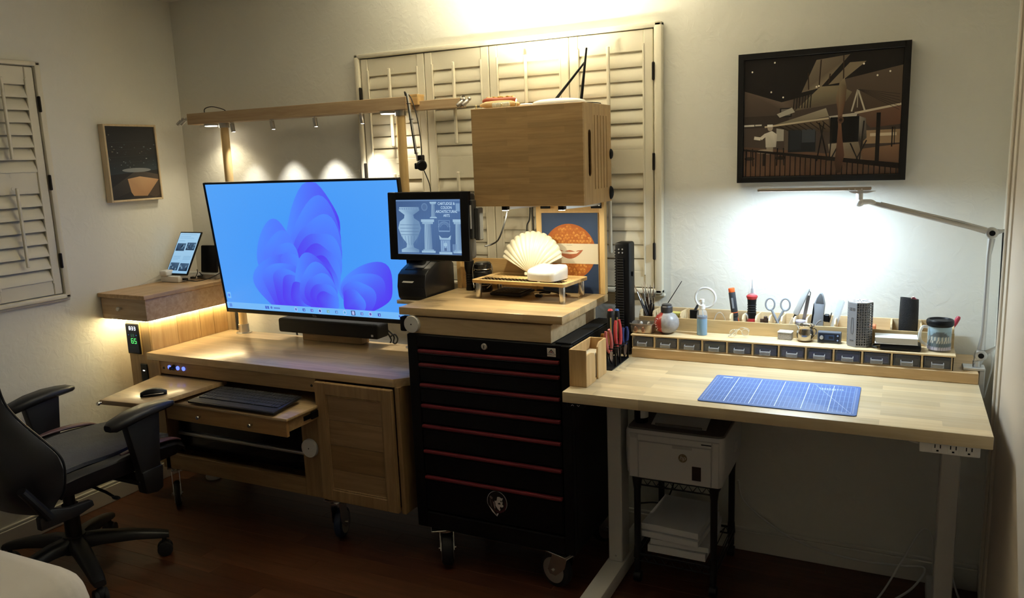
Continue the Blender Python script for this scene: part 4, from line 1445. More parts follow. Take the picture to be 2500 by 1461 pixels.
def pos_monitor():
    W, H = .368, .268
    t = thing('pos_monitor', 'square black touch monitor titled Cartlidge and Colson Architectural Arts', 'monitor', (-1.665, -.440, 1.213), local=True, rot=(R(-1.5), 0, 0))
    fr = .037
    b = B()
    b.box(-W / 2, -W / 2 + fr, -.012, .012, 0, H, .004, 2)
    b.box(W / 2 - fr, W / 2, -.012, .012, 0, H, .004, 2)
    b.box(-W / 2 + fr - .004, W / 2 - fr + .004, -.0115, .012, 0, .024, .003)
    b.box(-W / 2 + fr - .004, W / 2 - fr + .004, -.0115, .012, H - .030, H, .003)
    b.obj('bezel', M_black, t)
    B().box(-W / 2 + .006, W / 2 - .004, .010, .060, .006, H - .006, .014, 2).obj('back_housing', mat('dark_grey_plastic', (.030, .030, .031), .4), t)
    B().box(-.175, -.10, .05, .13, .02, .06, .004).obj('hinge_arm', M_black, t)
    rd = B().box(W / 2 - .002, W / 2 + .012, .000, .030, .085, .235, .003).box(W / 2 + .012, W / 2 + .034, .010, .045, .080, .205, .004).obj('card_reader', mat('reader_grey', (.05, .05, .048), .4), t)
    B().box(W / 2 + .0, W / 2 + .006, -.003, .001, .125, .215, .001).obj('status_bar', mat('pale_bar', (.7, .7, .7), .3), rd)
    x0, z0, w_, h_ = -W / 2 + fr, .022, W - 2 * fr, H - .050
    p = Paint(x0, z0, w_, h_, -.0070)
    B().box(x0 - .006, x0 + w_ + .006, -.0065, .010, z0 - .004, z0 + h_ + .006).obj('glass', M_black, t)
    d0, d1, hi, md = (.055, .11, .25), (.085, .17, .36), (.34, .52, .70), (.14, .25, .46)
    p.rect(0, 0, 1, 1, [d1, d0, d1, d0])
    for i in range(26):
        p.line([(i / 26, 0), (i / 26, 1)], .002, (.065, .13, .29), 1)
    p.rect(0, .965, 1, 1, md, 1).rect(0, 0, 1, .02, md, 1)
    # generic carved urn, large, at the left
    urn = [(.06, .04), (.34, .04), (.34, .09), (.26, .13), (.25, .20), (.33, .32), (.385, .48), (.36, .60), (.28, .66), (.27, .72), (.37, .80), (.36, .86), (.05, .86), (.04, .80), (.13, .72), (.12, .66), (.05, .60), (.02, .48), (.07, .32), (.15, .20), (.14, .13), (.06, .09)]
    p.poly(urn, [hi if u < .2 else (.16, .28, .46) for u, v in urn], 2)
    for v in (.36, .42, .48, .54):
        p.line([(.05, v), (.35, v)], .006, (.11, .20, .36), 3)
    for i in range(9):
        p.disc(.06 + i * .036, .83, .012, .018, (.18, .30, .50), 3, 10)
    for i in range(6):
        p.line([(.10 + i * .04, .16 + .02 * abs(i - 2.5)), (.075 + i * .05, .34)], .006, (.12, .22, .38), 3)

    # fluted columns
    def column(u, v, w2, h2):
        p.rect(u - w2 * .9, v, u + w2 * .9, v + h2 * .06, hi, 2).rect(u - w2 * .7, v + h2 * .06, u + w2 * .7, v + h2 * .10, (.25, .40, .58), 2)
        p.poly([(u - w2 * .5, v + h2 * .10), (u + w2 * .5, v + h2 * .10), (u + w2 * .42, v + h2 * .86), (u - w2 * .42, v + h2 * .86)], [hi, (.16, .27, .45), (.16, .27, .45), hi], 2)
        for i in range(4):
            x = u - w2 * .35 + i * w2 * .22
            p.line([(x, v + h2 * .1), (x, v + h2 * .86)], .005, (.11, .20, .37), 3)
        p.rect(u - w2 * .7, v + h2 * .86, u + w2 * .7, v + h2 * .92, (.28, .44, .62), 2).rect(u - w2 * .85, v + h2 * .92, u + w2 * .85, v + h2, hi, 2)
    column(.49, .04, .12, .60)
    column(.585, .66, .06, .29)
    column(.955, .04, .09, .60)
    # faint drawing of an arch and a fountain
    li = (.22, .36, .58)
    for r_ in (.055, .075, .09):
        pts = [(.745 + r_ * cos(R(a)), .50 + r_ * 1.1 * sin(R(a))) for a in range(0, 181, 15)]
        p.line(pts, .005, li, 2)
    p.rect(.66, .42, .83, .44, li, 2).line([(.66, .44), (.66, .62), (.83, .62), (.83, .44)], .005, li, 2)
    p.poly([(.66, .36), (.70, .31), (.80, .31), (.845, .36), (.835, .28), (.67, .28)], hi, 2)
    p.rect(.68, .06, .83, .28, (.17, .29, .50), 2).rect(.655, .02, .855, .06, hi, 2)
    for i in range(5):
        p.rect(.69 + i * .028, .08, .704 + i * .028, .26, (.28, .44, .66), 3)
    p.disc(.755, .19, .03, .035, hi, 3, 14).rect(.735, .08, .775, .13, (.09, .16, .32), 3)
    for i in range(6):
        p.rect(.865 + i * .012, .05, .871 + i * .012, .20, li, 2)
    p.disc(.45, .86, .05, .07, (.13, .23, .42), 1, 18).disc(.45, .86, .035, .05, (.09, .17, .34), 2, 18)
    p.rect(.93, .78, .99, .92, (.2, .34, .55), 2)
    p.obj('screen', mat('pos_screen', attr='screen', es=.27, rough=.3), t)
    M_let = mat('screen_lettering', (.3, .4, .5), .5, emit=(.50, .68, .85), es=.30)
    for i, s in enumerate(('CARTLIDGE &', 'COLSON', 'ARCHITECTURAL', 'ARTS')):
        text(s, .0150, M_let, t, FR(x0 + w_ * .79, -.0086, z0 + h_ * (.915 - i * .070)), depth=.00005, sx=.82)


pos_monitor()


# ================================================================== on the box lid
def backboard():
    t = thing('backboard', 'pine backboard and low rail standing at the back of the box lid', 'shelf support', (-1.30, -.125, 1.0505))
    B().box(-1.352, -1.052, -.116, -.101, 1.0505, 1.419, .001).obj('panel', M_pine_v, t)
    B().box(-1.072, -1.050, -.134, -.116, 1.0505, 1.419, .001).obj('batten', M_pine_v, t)
    B().box(-1.706, -1.353, -.126, -.112, 1.0505, 1.182, .001).obj('rail_board', M_pine, t)
    B().box(-1.727, -1.706, -.138, -.112, 1.0505, 1.190, .002).obj('end_post', M_pine_v, t)
    # arms and brackets under the box
    for x in (-1.372, -1.138):
        a = B().box(x - .012, x + .012, -.360, -.34, 1.402, 1.4195, .002).obj('arm_cap', M_black, t)
        B().prism([(x - .010, -.34), (x + .014, -.34), (x + .075, -.135), (x + .052, -.135)], 1.404, 1.4195, 'z', .001).obj('arm', M_alu, t)
    for x in (-1.30, -1.083):
        p_ = B().box(x - .022, x + .022, -.1365, -.1345, 1.392, 1.4195, .001).obj('bracket_plate', M_blackmet, t)
        for dx in (-.013, .013):
            B().lathe([(0, 0), (.0048, 0), (.003, .003), (0, .003)], n=10, M=FR(x + dx, -.1365, 1.405)).obj('screw', M_chrome, p_)
    each([B().box(-1.104, -1.074, -.134, -.117, 1.392, 1.4195), B().box(-1.322, -1.278, -.134, -.117, 1.392, 1.4195)], 'bracket_block', M_pine, t)
    # lamp heads in the black end caps of the two arms
    for x in (-1.372, -1.138):
        B().box(x - .010, x + .010, -.358, -.342, 1.4008, 1.4018).obj('lamp_lens', mat('lamp_lens', (.9, .88, .8), .4, emit=(1., .90, .66), es=9.), t)
        light('arm_lamp_bulb', 'AREA', (x, -.350, 1.4004), .36, (1., .90, .64), .018, .014, target=(x, -.335, 1.0), parent=t)


backboard()


def wrapped_print():
    x0, x1, z0, z1, y = -1.322, -1.080, 1.0508, 1.374, -.128
    t = thing('wrapped_print', 'shrink-wrapped blue print with an orange disc and white smile band', 'print', ((x0 + x1) / 2, y, z0))
    B().box(x0, x1, y, -.1165, z0, z1, .001).obj('board', M_white, t)
    p = Paint(x0, z0, x1 - x0, z1 - z0, y - .0004)
    blue = '2E4468'
    p.rect(0, 0, 1, 1, [blue, '2A3E60', '334B72', blue])
    cx_, cy_, r_ = .49, .515, .47
    ry = r_ * (x1 - x0) / (z1 - z0)
    p.disc(cx_, cy_, r_, ry, 'B2622A', 1, 48)
    rr = random.Random(8)
    n = 9
    for i in range(-n, n):
        for j in range(-n - 2, n + 2):
            s = 2 * r_ / 16
            for up_ in (0, 1):
                a = [(i, j), (i + 1, j), (i, j + 1)] if not up_ else [(i + 1, j), (i + 1, j + 1), (i, j + 1)]
                q = [(cx_ + (u + v * .5) * s, cy_ + v * s * .866 * ry / r_) for u, v in a]
                if all(((u - cx_) / r_) ** 2 + ((v - cy_) / ry) ** 2 < .97 for u, v in q):
                    mx_, my_ = sum(u for u, v in q) / 3, sum(v for u, v in q) / 3
                    q = [(mx_ + (u - mx_) * .80, my_ + (v - my_) * .80) for u, v in q]
                    p.poly(q, rr.choice(('D08A3E', 'C27832', 'DA9A4C', 'B86C2C')), 2)
    p.rect(0, .37, 1, .62, 'E6DCC4', 3)
    top = [(.26 + .48 * i / 14, .545 - .018 * sin(pi * i / 14) + (.012 * cos(4 * pi * (i / 14 - .5)) if 3 < i < 11 else 0)) for i in range(15)]
    bot = [(.26 + .48 * i / 14, .545 - .115 * max(0, sin(pi * i / 14)) ** .8) for i in range(15)]
    p.poly(top + bot[::-1], 'B46A48', 4)
    p.poly([(.32, .525), (.50, .515), (.68, .525), (.62, .495), (.50, .488), (.38, .495)], 'EADCC6', 5)
    p.line([(.45, .60), (.55, .60)], .004, '8A8478', 4).line([(.42, .385), (.58, .385)], .003, '8A8478', 4)
    p.obj('artwork', PRINT, t)
    # film with its creases
    B().box(x0 - .002, x1 + .002, y - .0036, y - .0030, z0, z1 + .002).obj('wrap_film', mat('shrink_film', (1, 1, 1), .06, trans=1., ior=1.02, alpha=.25), t)
    M_cr = mat('shrink_film')
    for i in range(16):
        b = B()
        u, v = rr.random() * .7 + .05, rr.choice((.70, .78, .86, .93, .08, .16)) + rr.random() * .04
        xx, zz = x0 + u * (x1 - x0), z0 + v * (z1 - z0)
        b.tube([(xx, y - .0040, zz), (xx + .02, y - .0046, zz - .011), (xx + .036 + rr.random() * .02, y - .0040, zz - .025)], .0006, 4)
        b.obj('crease', M_cr, t)


wrapped_print()


def riser():
    t = thing('monitor_riser', 'low perforated bamboo riser on four steel legs', 'riser', (-1.325, -.256, 1.0502), local=True, rz=R(-4))
    M_bam = wood('pale_bamboo', 'DFBE88', 'CBA66C', 'x', .4, (.3, .02), seed=51)
    W, D, z0, z1 = .418, .212, .064, .076
    r_ = .016
    hx0, hx1, hy0, hy1 = -W / 2 + .024, W / 2 - .024, -.030, D / 2 - .020

    def slab(ya, yb, back):
        poly = []
        for cx_, cy_, a0 in ((W / 2 - r_, yb - r_, 0), (-W / 2 + r_, yb - r_, 90)) if back else ((-W / 2 + r_, ya + r_, 180), (W / 2 - r_, ya + r_, 270)):
            for k in range(5):
                an = R(a0 + k * 22.5)
                poly.append((cx_ + r_ * cos(an), cy_ + r_ * sin(an)))
        poly += [(-W / 2, ya), (W / 2, ya)] if back else [(W / 2, yb), (-W / 2, yb)]
        return B().prism(poly, z0, z1, 'z')
    top = slab(-D / 2, hy0, False)
    for q in (slab(hy1, D / 2, True), B().box(-W / 2, hx0, hy0, hy1, z0, z1), B().box(hx1, W / 2, hy0, hy1, z0, z1),
              perforated(hx0, hx1, -hy1, -hy0, 23, 6, .0033, .0033, z1 - z0, True).xf(Matrix.Translation((0, 0, z0)) @ Matrix.Rotation(R(90), 4, 'X') @ Matrix.Diagonal((1, 1, -1, 1)))):
        top._add(q.bm)
    top.obj('top', M_bam, t)
    for sx in (-1, 1):
        for sy in (-1, 1):
            B().cyl((sx * (W / 2 - .022), sy * (D / 2 - .022), 0), (sx * (W / 2 - .022), sy * (D / 2 - .022), z0), .0125, n=20, bv=.002).obj('leg', M_chrome, t)


riser()


def shell():
    t = thing('scallop_shell', 'large cream scallop shell ornament standing on the riser', 'ornament', (-1.338, -.205, 1.1265), local=True, rot=(R(-14), 0, R(6)))
    n, m = 145, 13
    front, back = [], []
    for j in range(m):
        s = .06 + .94 * j / (m - 1)
        ra, rb = [], []
        for i in range(n):
            a = R(-66 + 132 * i / (n - 1))
            rib = abs(cos(a * 19.0)) ** .7
            rad = .172 * s * (1 + (.035 * rib if j == m - 1 else 0.0)) * (1 - .10 * (abs(a) / R(66)) ** 4)
            x = rad * sin(a) * .86
            z = rad * cos(a) + .004
            if a and abs(a) > R(58):
                z += .006 * s
            dep = .032 * sin(pi * min(1, .12 + .80 * s)) * (1 - .55 * (abs(a) / R(66)) ** 2)
            ra.append((x, -dep - .0050 * rib * s, z))
            rb.append((x, -dep * .55 + .006, z))
        front.append(ra)
        back.append(rb)
    b = B()
    b.loft(front, cap=False, closed=False)
    b.loft(back, cap=False, closed=False)
    b.loft([front[-1], back[-1]], cap=False, closed=False)
    b.loft([[r[0] for r in front], [r[0] for r in back]], cap=False, closed=False)
    b.loft([[r[-1] for r in front], [r[-1] for r in back]], cap=False, closed=False)
    b.loft([front[0], back[0]], cap=False, closed=False)
    bmesh.ops.remove_doubles(b.bm, verts=b.bm.verts, dist=1e-5)
    bmesh.ops.recalc_face_normals(b.bm, faces=b.bm.faces)
    b.obj('valve', mat('cream_ceramic', (.70, .64, .48), .35), t, angle=75)
    B().box(-.030, .030, -.010, .010, 0, .016, .005, 2).obj('hinge_foot', mat('cream_ceramic', (.70, .64, .48), .35), t)


shell()


def mesh_router():
    t = thing('wifi_base', 'glossy white rounded wireless base lying on the riser', 'router', (-1.232, -.285, 1.1268), local=True, rz=R(-8))
    def ring(w_, d_, z, sag=0):
        pts = []
        for i in range(40):
            a = 2 * pi * i / 40
            c, s = cos(a), sin(a)
            e = .42
            x = w_ * math.copysign(abs(c) ** e, c)
            y = d_ * math.copysign(abs(s) ** e, s)
            pts.append((x, y, z + sag * (y / d_) * .5 - sag * .35 * (1 - (x / w_) ** 2)))
        return pts
    rs = [ring(.060, .058, 0), ring(.066, .064, .004), ring(.067, .065, .030, .006), ring(.066, .064, .044, .014), ring(.062, .060, .050, .016), ring(.040, .040, .053, .016), ring(.01, .01, .054, .010)]
    B().loft(rs).obj('housing', mat('gloss_white', (.80, .79, .76), .18, coat=.5), t, angle=50)
    B().prism([(-.006, 0), (.006, 0), (.004, .003), (-.004, .003)], -.0672, -.0662, 'y').obj('indicator', mat('soft_grey', (.5, .5, .5), .4), t)


mesh_router()
keyboard('compact_keyboard', 'compact black keyboard pushed under the bamboo riser', (-1.410, -.175, 1.0575), .145, .115, R(2), wrist=False, rz=R(-4))
b = B()
b.tube([(-1.30, -.215, 1.060), (-1.275, -.235, 1.066), (-1.262, -.20, 1.060), (-1.29, -.185, 1.066), (-1.31, -.215, 1.072), (-1.28, -.24, 1.076), (-1.255, -.21, 1.068), (-1.225, -.20, 1.060), (-1.205, -.215, 1.0565)], .004, 7, 6)
b.box(-1.30, -1.272, -.262, -.248, 1.0505, 1.062, .002).box(-1.210, -1.185, -.222, -.208, 1.0505, 1.061, .002)
b.obj('coiled_usb_lead', M_cable_b, at=(-1.25, -.22, 1.0505), label='coiled black lead lying under the riser', cat='cable')


def lantern():
    t = thing('camping_lantern', 'black collapsible camping lantern beside the low back rail', 'lantern', (-1.575, -.180, 1.0505), local=True)
    B().lathe([(0, 0), (.038, 0), (.040, .010), (.036, .022), (.034, .030), (.040, .034), (.040, .085), (.033, .092), (.036, .098), (.037, .116), (.030, .124), (0, .126)], n=26).obj('body', mat('gloss_black', (.010, .010, .011), .18), t)
    B().torus((0, 0, .096), .0375, .0022, 'z').torus((0, 0, .030), .038, .0018, 'z').obj('chrome_band', M_chrome, t)
    for s in (-1, 1):
        B().tube([(s * .041, 0, .115), (s * .047, -.004, .09), (s * .045, -.006, .04), (s * .030, -.028, .018)], .0024, 7, 4).obj('wire_handle', M_chrome, t)
    q = thing('flashlight', 'slim ribbed black flashlight standing between the lantern and end post', 'flashlight', (-1.645, -.170, 1.0505), local=True)
    B().lathe([(0, 0), (.017, 0), (.018, .006), (.016, .020), (.016, .075), (.0185, .085), (.021, .095), (.021, .126), (.017, .128), (0, .126)], n=20).obj('barrel', M_black, q)
    for k in range(5):
        B().torus((0, 0, .028 + k * .010), .0162, .0012, 'z', 20, 5).obj('grip_ring', M_blackrub, q)


lantern()


# ================================================================== bamboo box on the backboard
BX0, BX1, BY0, BY1, BZ0, BZ1 = -1.478, -1.030, -.400, -.102, 1.420, 1.784


def bamboo_box():
    t = thing('bamboo_box', 'closed bamboo storage box with slotted end held above the print', 'box', (-1.254, -.25, BZ0))
    M_b = wood('caramelised_bamboo', 'BE9C6C', 'A68458', 'x', .4, (.23, .020), grain=1.3, seed=61, sv='xz', sc=.12)
    M_by = wood('bamboo_end_panel', 'BE9C6C', 'A68458', 'z', .4, (.16, .020), grain=1.3, seed=62, sv='zy', sc=.08)
    th = .012
    B().box(BX0, BX1, BY0, BY0 + th, BZ0, BZ1, .0015).obj('front_panel', M_b, t)
    B().box(BX0, BX1, BY1 - th, BY1, BZ0, BZ1).obj('back_panel', M_b, t)
    B().box(BX0, BX0 + th, BY0 + th, BY1 - th, BZ0, BZ1).obj('end_panel', M_by, t)
    B().box(BX0 + th, BX1 - .003, BY0 + th, BY1 - th, BZ1 - th, BZ1).obj('top_panel', M_b, t)
    B().box(BX0 + th, BX1 - th, BY0 + th, BY1 - th, BZ0, BZ0 + th).obj('bottom_panel', M_b, t)
    # slotted end panel
    e = B()
    xa, xb = BX1 - .003, BX1
    ya, yb = BY0 + th, BY1 - th
    hz0, hz1 = 1.522, 1.690
    s0, s1 = 1.474, 1.742
    e.box(xa, xb, ya, yb, BZ0, s0).box(xa, xb, ya, yb, s1, BZ1)
    h0, h1 = -.348, -.318
    e.box(xa, xb, ya, h0, s0, s1).box(xa, xb, h0, h1, s0, hz0).box(xa, xb, h0, h1, hz1, s1)
    r_ = (h1 - h0) / 2
    for zc, sg in ((hz0 + r_, -1), (hz1 - r_, 1)):
        for sy in (-1, 1):
            ym = (h0 + h1) / 2
            arc = [(ym + sy * r_ * cos(R(a)), zc + sg * r_ * sin(R(a))) for a in range(0, 91, 15)]
            e.prism(arc + [(ym + sy * r_, zc + sg * r_)], xa, xb, 'x')
    sl = [-.280, -.249, -.217, -.185, -.153]
    prev = h1
    for y in sl:
        e.box(xa, xb, prev, y - .0032, s0, s1)
        prev = y + .0032
    e.box(xa, xb, prev, yb, s0, s1)
    e.obj('slotted_end_panel', M_by, t)
    each([B().ell((-1.0285, -.11, 1.60), (.010, .012, .020), 12, 8), B().ell((-1.0285, -.115, 1.452), (.012, .014, .026), 12, 8)], 'side_catch', M_black, t)


bamboo_box()
B().tube([(-1.385, -.30, 1.418), (-1.39, -.32, 1.36), (-1.42, -.32, 1.29), (-1.46, -.30, 1.265), (-1.485, -.32, 1.258)], .0033, 7, 6).obj('drooping_lead', M_cable_b, at=(-1.46, -.30, 1.258), label='black lead drooping from the bamboo box towards the small monitor', cat='cable')
B().tube([(-1.372, -.125, 1.419), (-1.378, -.122, 1.35), (-1.392, -.122, 1.31), (-1.382, -.122, 1.186)], .003, 7, 6).obj('straight_lead', M_cable_b, at=(-1.38, -.122, 1.186), label='black lead hanging close to the pine panel under the bamboo box', cat='cable')
B().tube([(-1.362, -.125, 1.419), (-1.366, -.122, 1.37), (-1.362, -.122, 1.30), (-1.366, -.122, 1.186)], .003, 7, 6).obj('side_lead', M_cable_b, at=(-1.366, -.122, 1.186), label='black lead hanging right against the edge of the pine panel', cat='cable')


def box_top_items():
    z = BZ1 + .0003
    t = thing('toy_hot_dog', 'toy hot dog with mustard in a bun on the bamboo box', 'toy', (-1.385, -.335, z), local=True, rz=R(6))
    B().tube([(-.070, 0, .027), (-.05, 0, .030), (0, 0, .0275), (.05, 0, .0285), (.064, 0, .026)], [.006, .0125, .013, .0125, .006], 14, 4).obj('sausage', mat('sausage_red', (.42, .10, .05), .35), t)
    pts = [(-.055 + .11 * i / 24, .0045 * sin(i * 1.6), .0415 + .0012 * cos(i)) for i in range(25)]
    B().tube(pts, .0024, 7).obj('mustard', mat('mustard_yellow', (.72, .45, .09), .4), t)
    M_bun = mat('bun_crumb', (.62, .44, .22), .75, var=(30, .2))
    for s in (-1, 1):
        B().tube([(-.076, s * .014, .013), (-.05, s * .017, .014), (0, s * .019, .014), (.05, s * .017, .014), (.072, s * .014, .012)], [.004, .012, .014, .012, .004], 14, 4).obj('bun_half', M_bun, t)
    B().box(-.022, .050, -.036, -.018, .001, .020, .006, 2).obj('paper_label', mat('crumpled_label', (.62, .62, .52), .7, var=(120, .5)), t)
    # router with two antennas
    r_ = thing('wireless_router', 'flat white wireless router with two black antennas on the bamboo box', 'router', (-1.165, -.285, z), local=True)
    rs = []
    for s_, zz in ((.88, 0), (1., .004), (1., .010), (.93, .016), (.75, .021), (.4, .0245), (.05, .0255)):
        rs.append([(.100 * s_ * math.copysign(abs(cos(2 * pi * i / 32)) ** .75, cos(2 * pi * i / 32)), .072 * s_ * math.copysign(abs(sin(2 * pi * i / 32)) ** .75, sin(2 * pi * i / 32)), zz) for i in range(32)])
    B().loft(rs).obj('housing', M_white, r_, angle=60)
    for p0, p1 in (((-.045, .055, .018), (.078, .075, .158)), ((.066, .055, .018), (.085, .070, .205))):
        B().tube([p0, Vector(p0).lerp(Vector(p1), .5), p1], [.0058, .0048, .0036], 10).obj('antenna', M_black, r_)
    B().tube([(.09, .03, .006), (.12, .05, .005), (.126, .10, .004)], .002, 6, 4).obj('cable', M_cable_b, r_)
    # small push pins / clips near the edge
    for x, lb in ((-1.355, 'tiny pale peg in front of the toy hot dog on the bamboo box'), (-1.295, 'tiny pale peg between the toy hot dog and the router'), (-1.462, 'tiny pale peg at the bamboo box corner beside the hot dog end')):
        q = B().cyl((x, -.385, z), (x, -.385, z + .010), .0028, .0035, 8)
        q.ell((x, -.385, z + .011), .004, 8, 6)
        q.obj('brass_peg', mat('pale_brass', (.75, .65, .40), .35, .6), at=(x, -.385, z), label=lb, cat='peg')
    # lamp lying behind, throwing light up the shutters
    l_ = thing('uplight', 'small round uplight hidden behind the toy on the bamboo box', 'lamp', (-1.310, -.255, z), local=True)
    B().lathe([(0, 0), (.032, 0), (.034, .012), (.028, .016), (.028, .012), (0, .012)], n=24).obj('housing', M_white, l_)
    B().lathe([(0, .0125), (.027, .0125), (.027, .0135), (0, .0135)], n=24).obj('lens', mat('uplight_lens', (.9, .85, .7), .4, emit=(1., .84, .50), es=22.), l_)
    light('uplight_bulb', 'SPOT', (0, 0, .018), 52, (1., .93, .70), .04, target=(0, -.25, 1.0), spot=156, blend=1., parent=l_)


box_top_items()


# ================================================================== standing desk (right)
DZ = .840


def standing_desk():
    t = thing('standing_desk', 'white-legged standing desk with a pale birch butcher block top', 'desk', (-.37, -.39, 0))
    x0, x1, yf, yb = -.977, .236, -.772, -.012
    B().box(x0, x1, yf, yb, DZ - .036, DZ, .002, 2).obj('desktop', M_desk, t)
    M_leg = mat('white_powder_coat', (.66, .64, .60), .45)
    for x in (-.931, .165):
        B().box(x - .036, x + .036, -.715, -.060, .004, .062, .006, 2).obj('foot', M_leg, t)
        B().box(x - .027, x + .027, -.400, -.310, .062, DZ - .040, .003).obj('column', M_leg, t)
        B().box(x - .035, x + .035, -.66, -.10, DZ - .050, DZ - .0365, .002).obj('top_bracket', M_leg, t)
    B().box(-.90, .14, -.375, -.335, DZ - .075, DZ - .040, .002).obj('crossbar', M_leg, t)
    k = B().box(-.965, -.905, yf + .006, yf + .045, DZ - .052, DZ - .0365, .003).obj('height_control', M_black, t)
    p = Paint(-.965, DZ - .052, .060, .0155, yf + .0052)
    p.line([(.28, .38), (.36, .66), (.44, .38)], .03, 'D8D8D8', 1).line([(.62, .66), (.70, .38), (.78, .66)], .03, 'D8D8D8', 1)
    p.obj('arrow_marks', PRINT, k)
    for x in (-.93, .15):
        B().lathe([(0, 0), (.004, 0), (.003, .002), (0, .002)], n=10, M=FR(x, -.400, .085)).obj('bolt', M_brushed, t)


standing_desk()


def power_strip():
    x0, x1, z0, z1, y = .066, .210, .770, .8035, -.752
    t = thing('power_strip', 'white three-outlet power strip under the edge of the standing desk', 'power strip', ((x0 + x1) / 2, -.73, z0))
    B().box(x0, x1, y, -.70, z0, z1, .003, 2).obj('housing', M_white, t)
    for i in range(3):
        x = x0 + .044 + i * .037
        so = B().box(x - .0135, x + .0135, y - .0004, y + .001, z0 + .003, z0 + .030, .003).obj('socket', M_white, t)
        each([B().box(x - .0078, x - .0052, y - .0010, y + .001, z0 + .016, z0 + .026), B().box(x + .0052, x + .0078, y - .0010, y + .001, z0 + .016, z0 + .026), B().box(x - .0032, x + .0032, y - .0010, y + .001, z0 + .006, z0 + .0115, .001)], 'slot', M_black, so)
    B().tube([(x0 + .002, -.73, .787), (.04, -.72, .79), (.01, -.70, .797), (-.03, -.66, .800)], .004, 7, 5).obj('cord', M_cable_w, t)


power_strip()


def cutting_mat():
    t = thing('cutting_mat', 'blue gridded cutting mat lying on the standing desk', 'cutting mat', (-.322, -.572, DZ + .0004), local=True, rz=R(.3))
    W, D = .452, .302
    poly = []
    r_ = .010
    for cx_, cy_, a0 in ((W / 2 - r_, D / 2 - r_, 0), (-W / 2 + r_, D / 2 - r_, 90), (-W / 2 + r_, -D / 2 + r_, 180), (W / 2 - r_, -D / 2 + r_, 270)):
        for k in range(5):
            a = R(a0 + k * 22.5)
            poly.append((cx_ + r_ * cos(a), cy_ + r_ * sin(a)))
    B().prism(poly, 0, .003, 'z', .0006).obj('mat_sheet', mat('blue_vinyl', (.105, .185, .47), .55), t)
    p = Paint(-W / 2, -D / 2, W, D, 0)
    u0, u1, v0, v1 = .035, .965, .05, .95
    li, hi = '8FB0EC', 'CFE0FF'
    for i in range(35):
        u = u0 + (u1 - u0) * i / 34
        m_ = i % 6 == 5
        p.line([(u, v0), (u, v1)], .0050 if m_ else .0030, hi if m_ else li, 2 if m_ else 1)
    for j in range(6):
        v = v0 + (v1 - v0) * j / 5
        p.line([(u0, v), (u1, v)], .0030, li if 0 < j < 5 else hi, 1)
    for j in range(25):
        v = v0 + (v1 - v0) * j / 24
        p.line([(u0, v), (u1, v)], .0008, '5C80C8', 1)
    p.line([(.035, .05), (.30, .95)], .002, li, 1).line([(.70, .95), (.965, .05)], .0022, hi, 1)
    p.rect(.06, .90, .13, .925, hi, 3)
    for j in range(22):
        p.rect(.012, .06 + j * .04, .022, .07 + j * .04, hi, 1).rect(.972, .06 + j * .04, .982, .07 + j * .04, hi, 1)
    for i in range(10):
        u = .735 + i * .0165
        p.rect(u, .800, u + .011, .815, hi, 3).rect(u + .002 * (i % 3), .818, u + .005 + .002 * (i % 3), .832, hi, 3)
    for i in range(6):
        p.rect(.755 + i * .0155, .770, .765 + i * .0155, .786, hi, 3)
    Mx = Matrix.Translation((0, 0, .0033)) @ Matrix.Rotation(R(-90), 4, 'X')
    p.obj('grid_lines', PRINT, t, Mx)


cutting_mat()

# board along the back of the desk that carries the organiser
B().box(-.900, .234, -.270, -.016, DZ + .0004, DZ + .036, .0015).obj('riser_plank', wood('oak_plank', 'D8BA8E', 'C09E70', 'x', .5, seed=71), at=(-.33, -.14, DZ), label='long oak plank along the back of the standing desk', cat='plank')
PZ = DZ + .0362
SZ = .9265


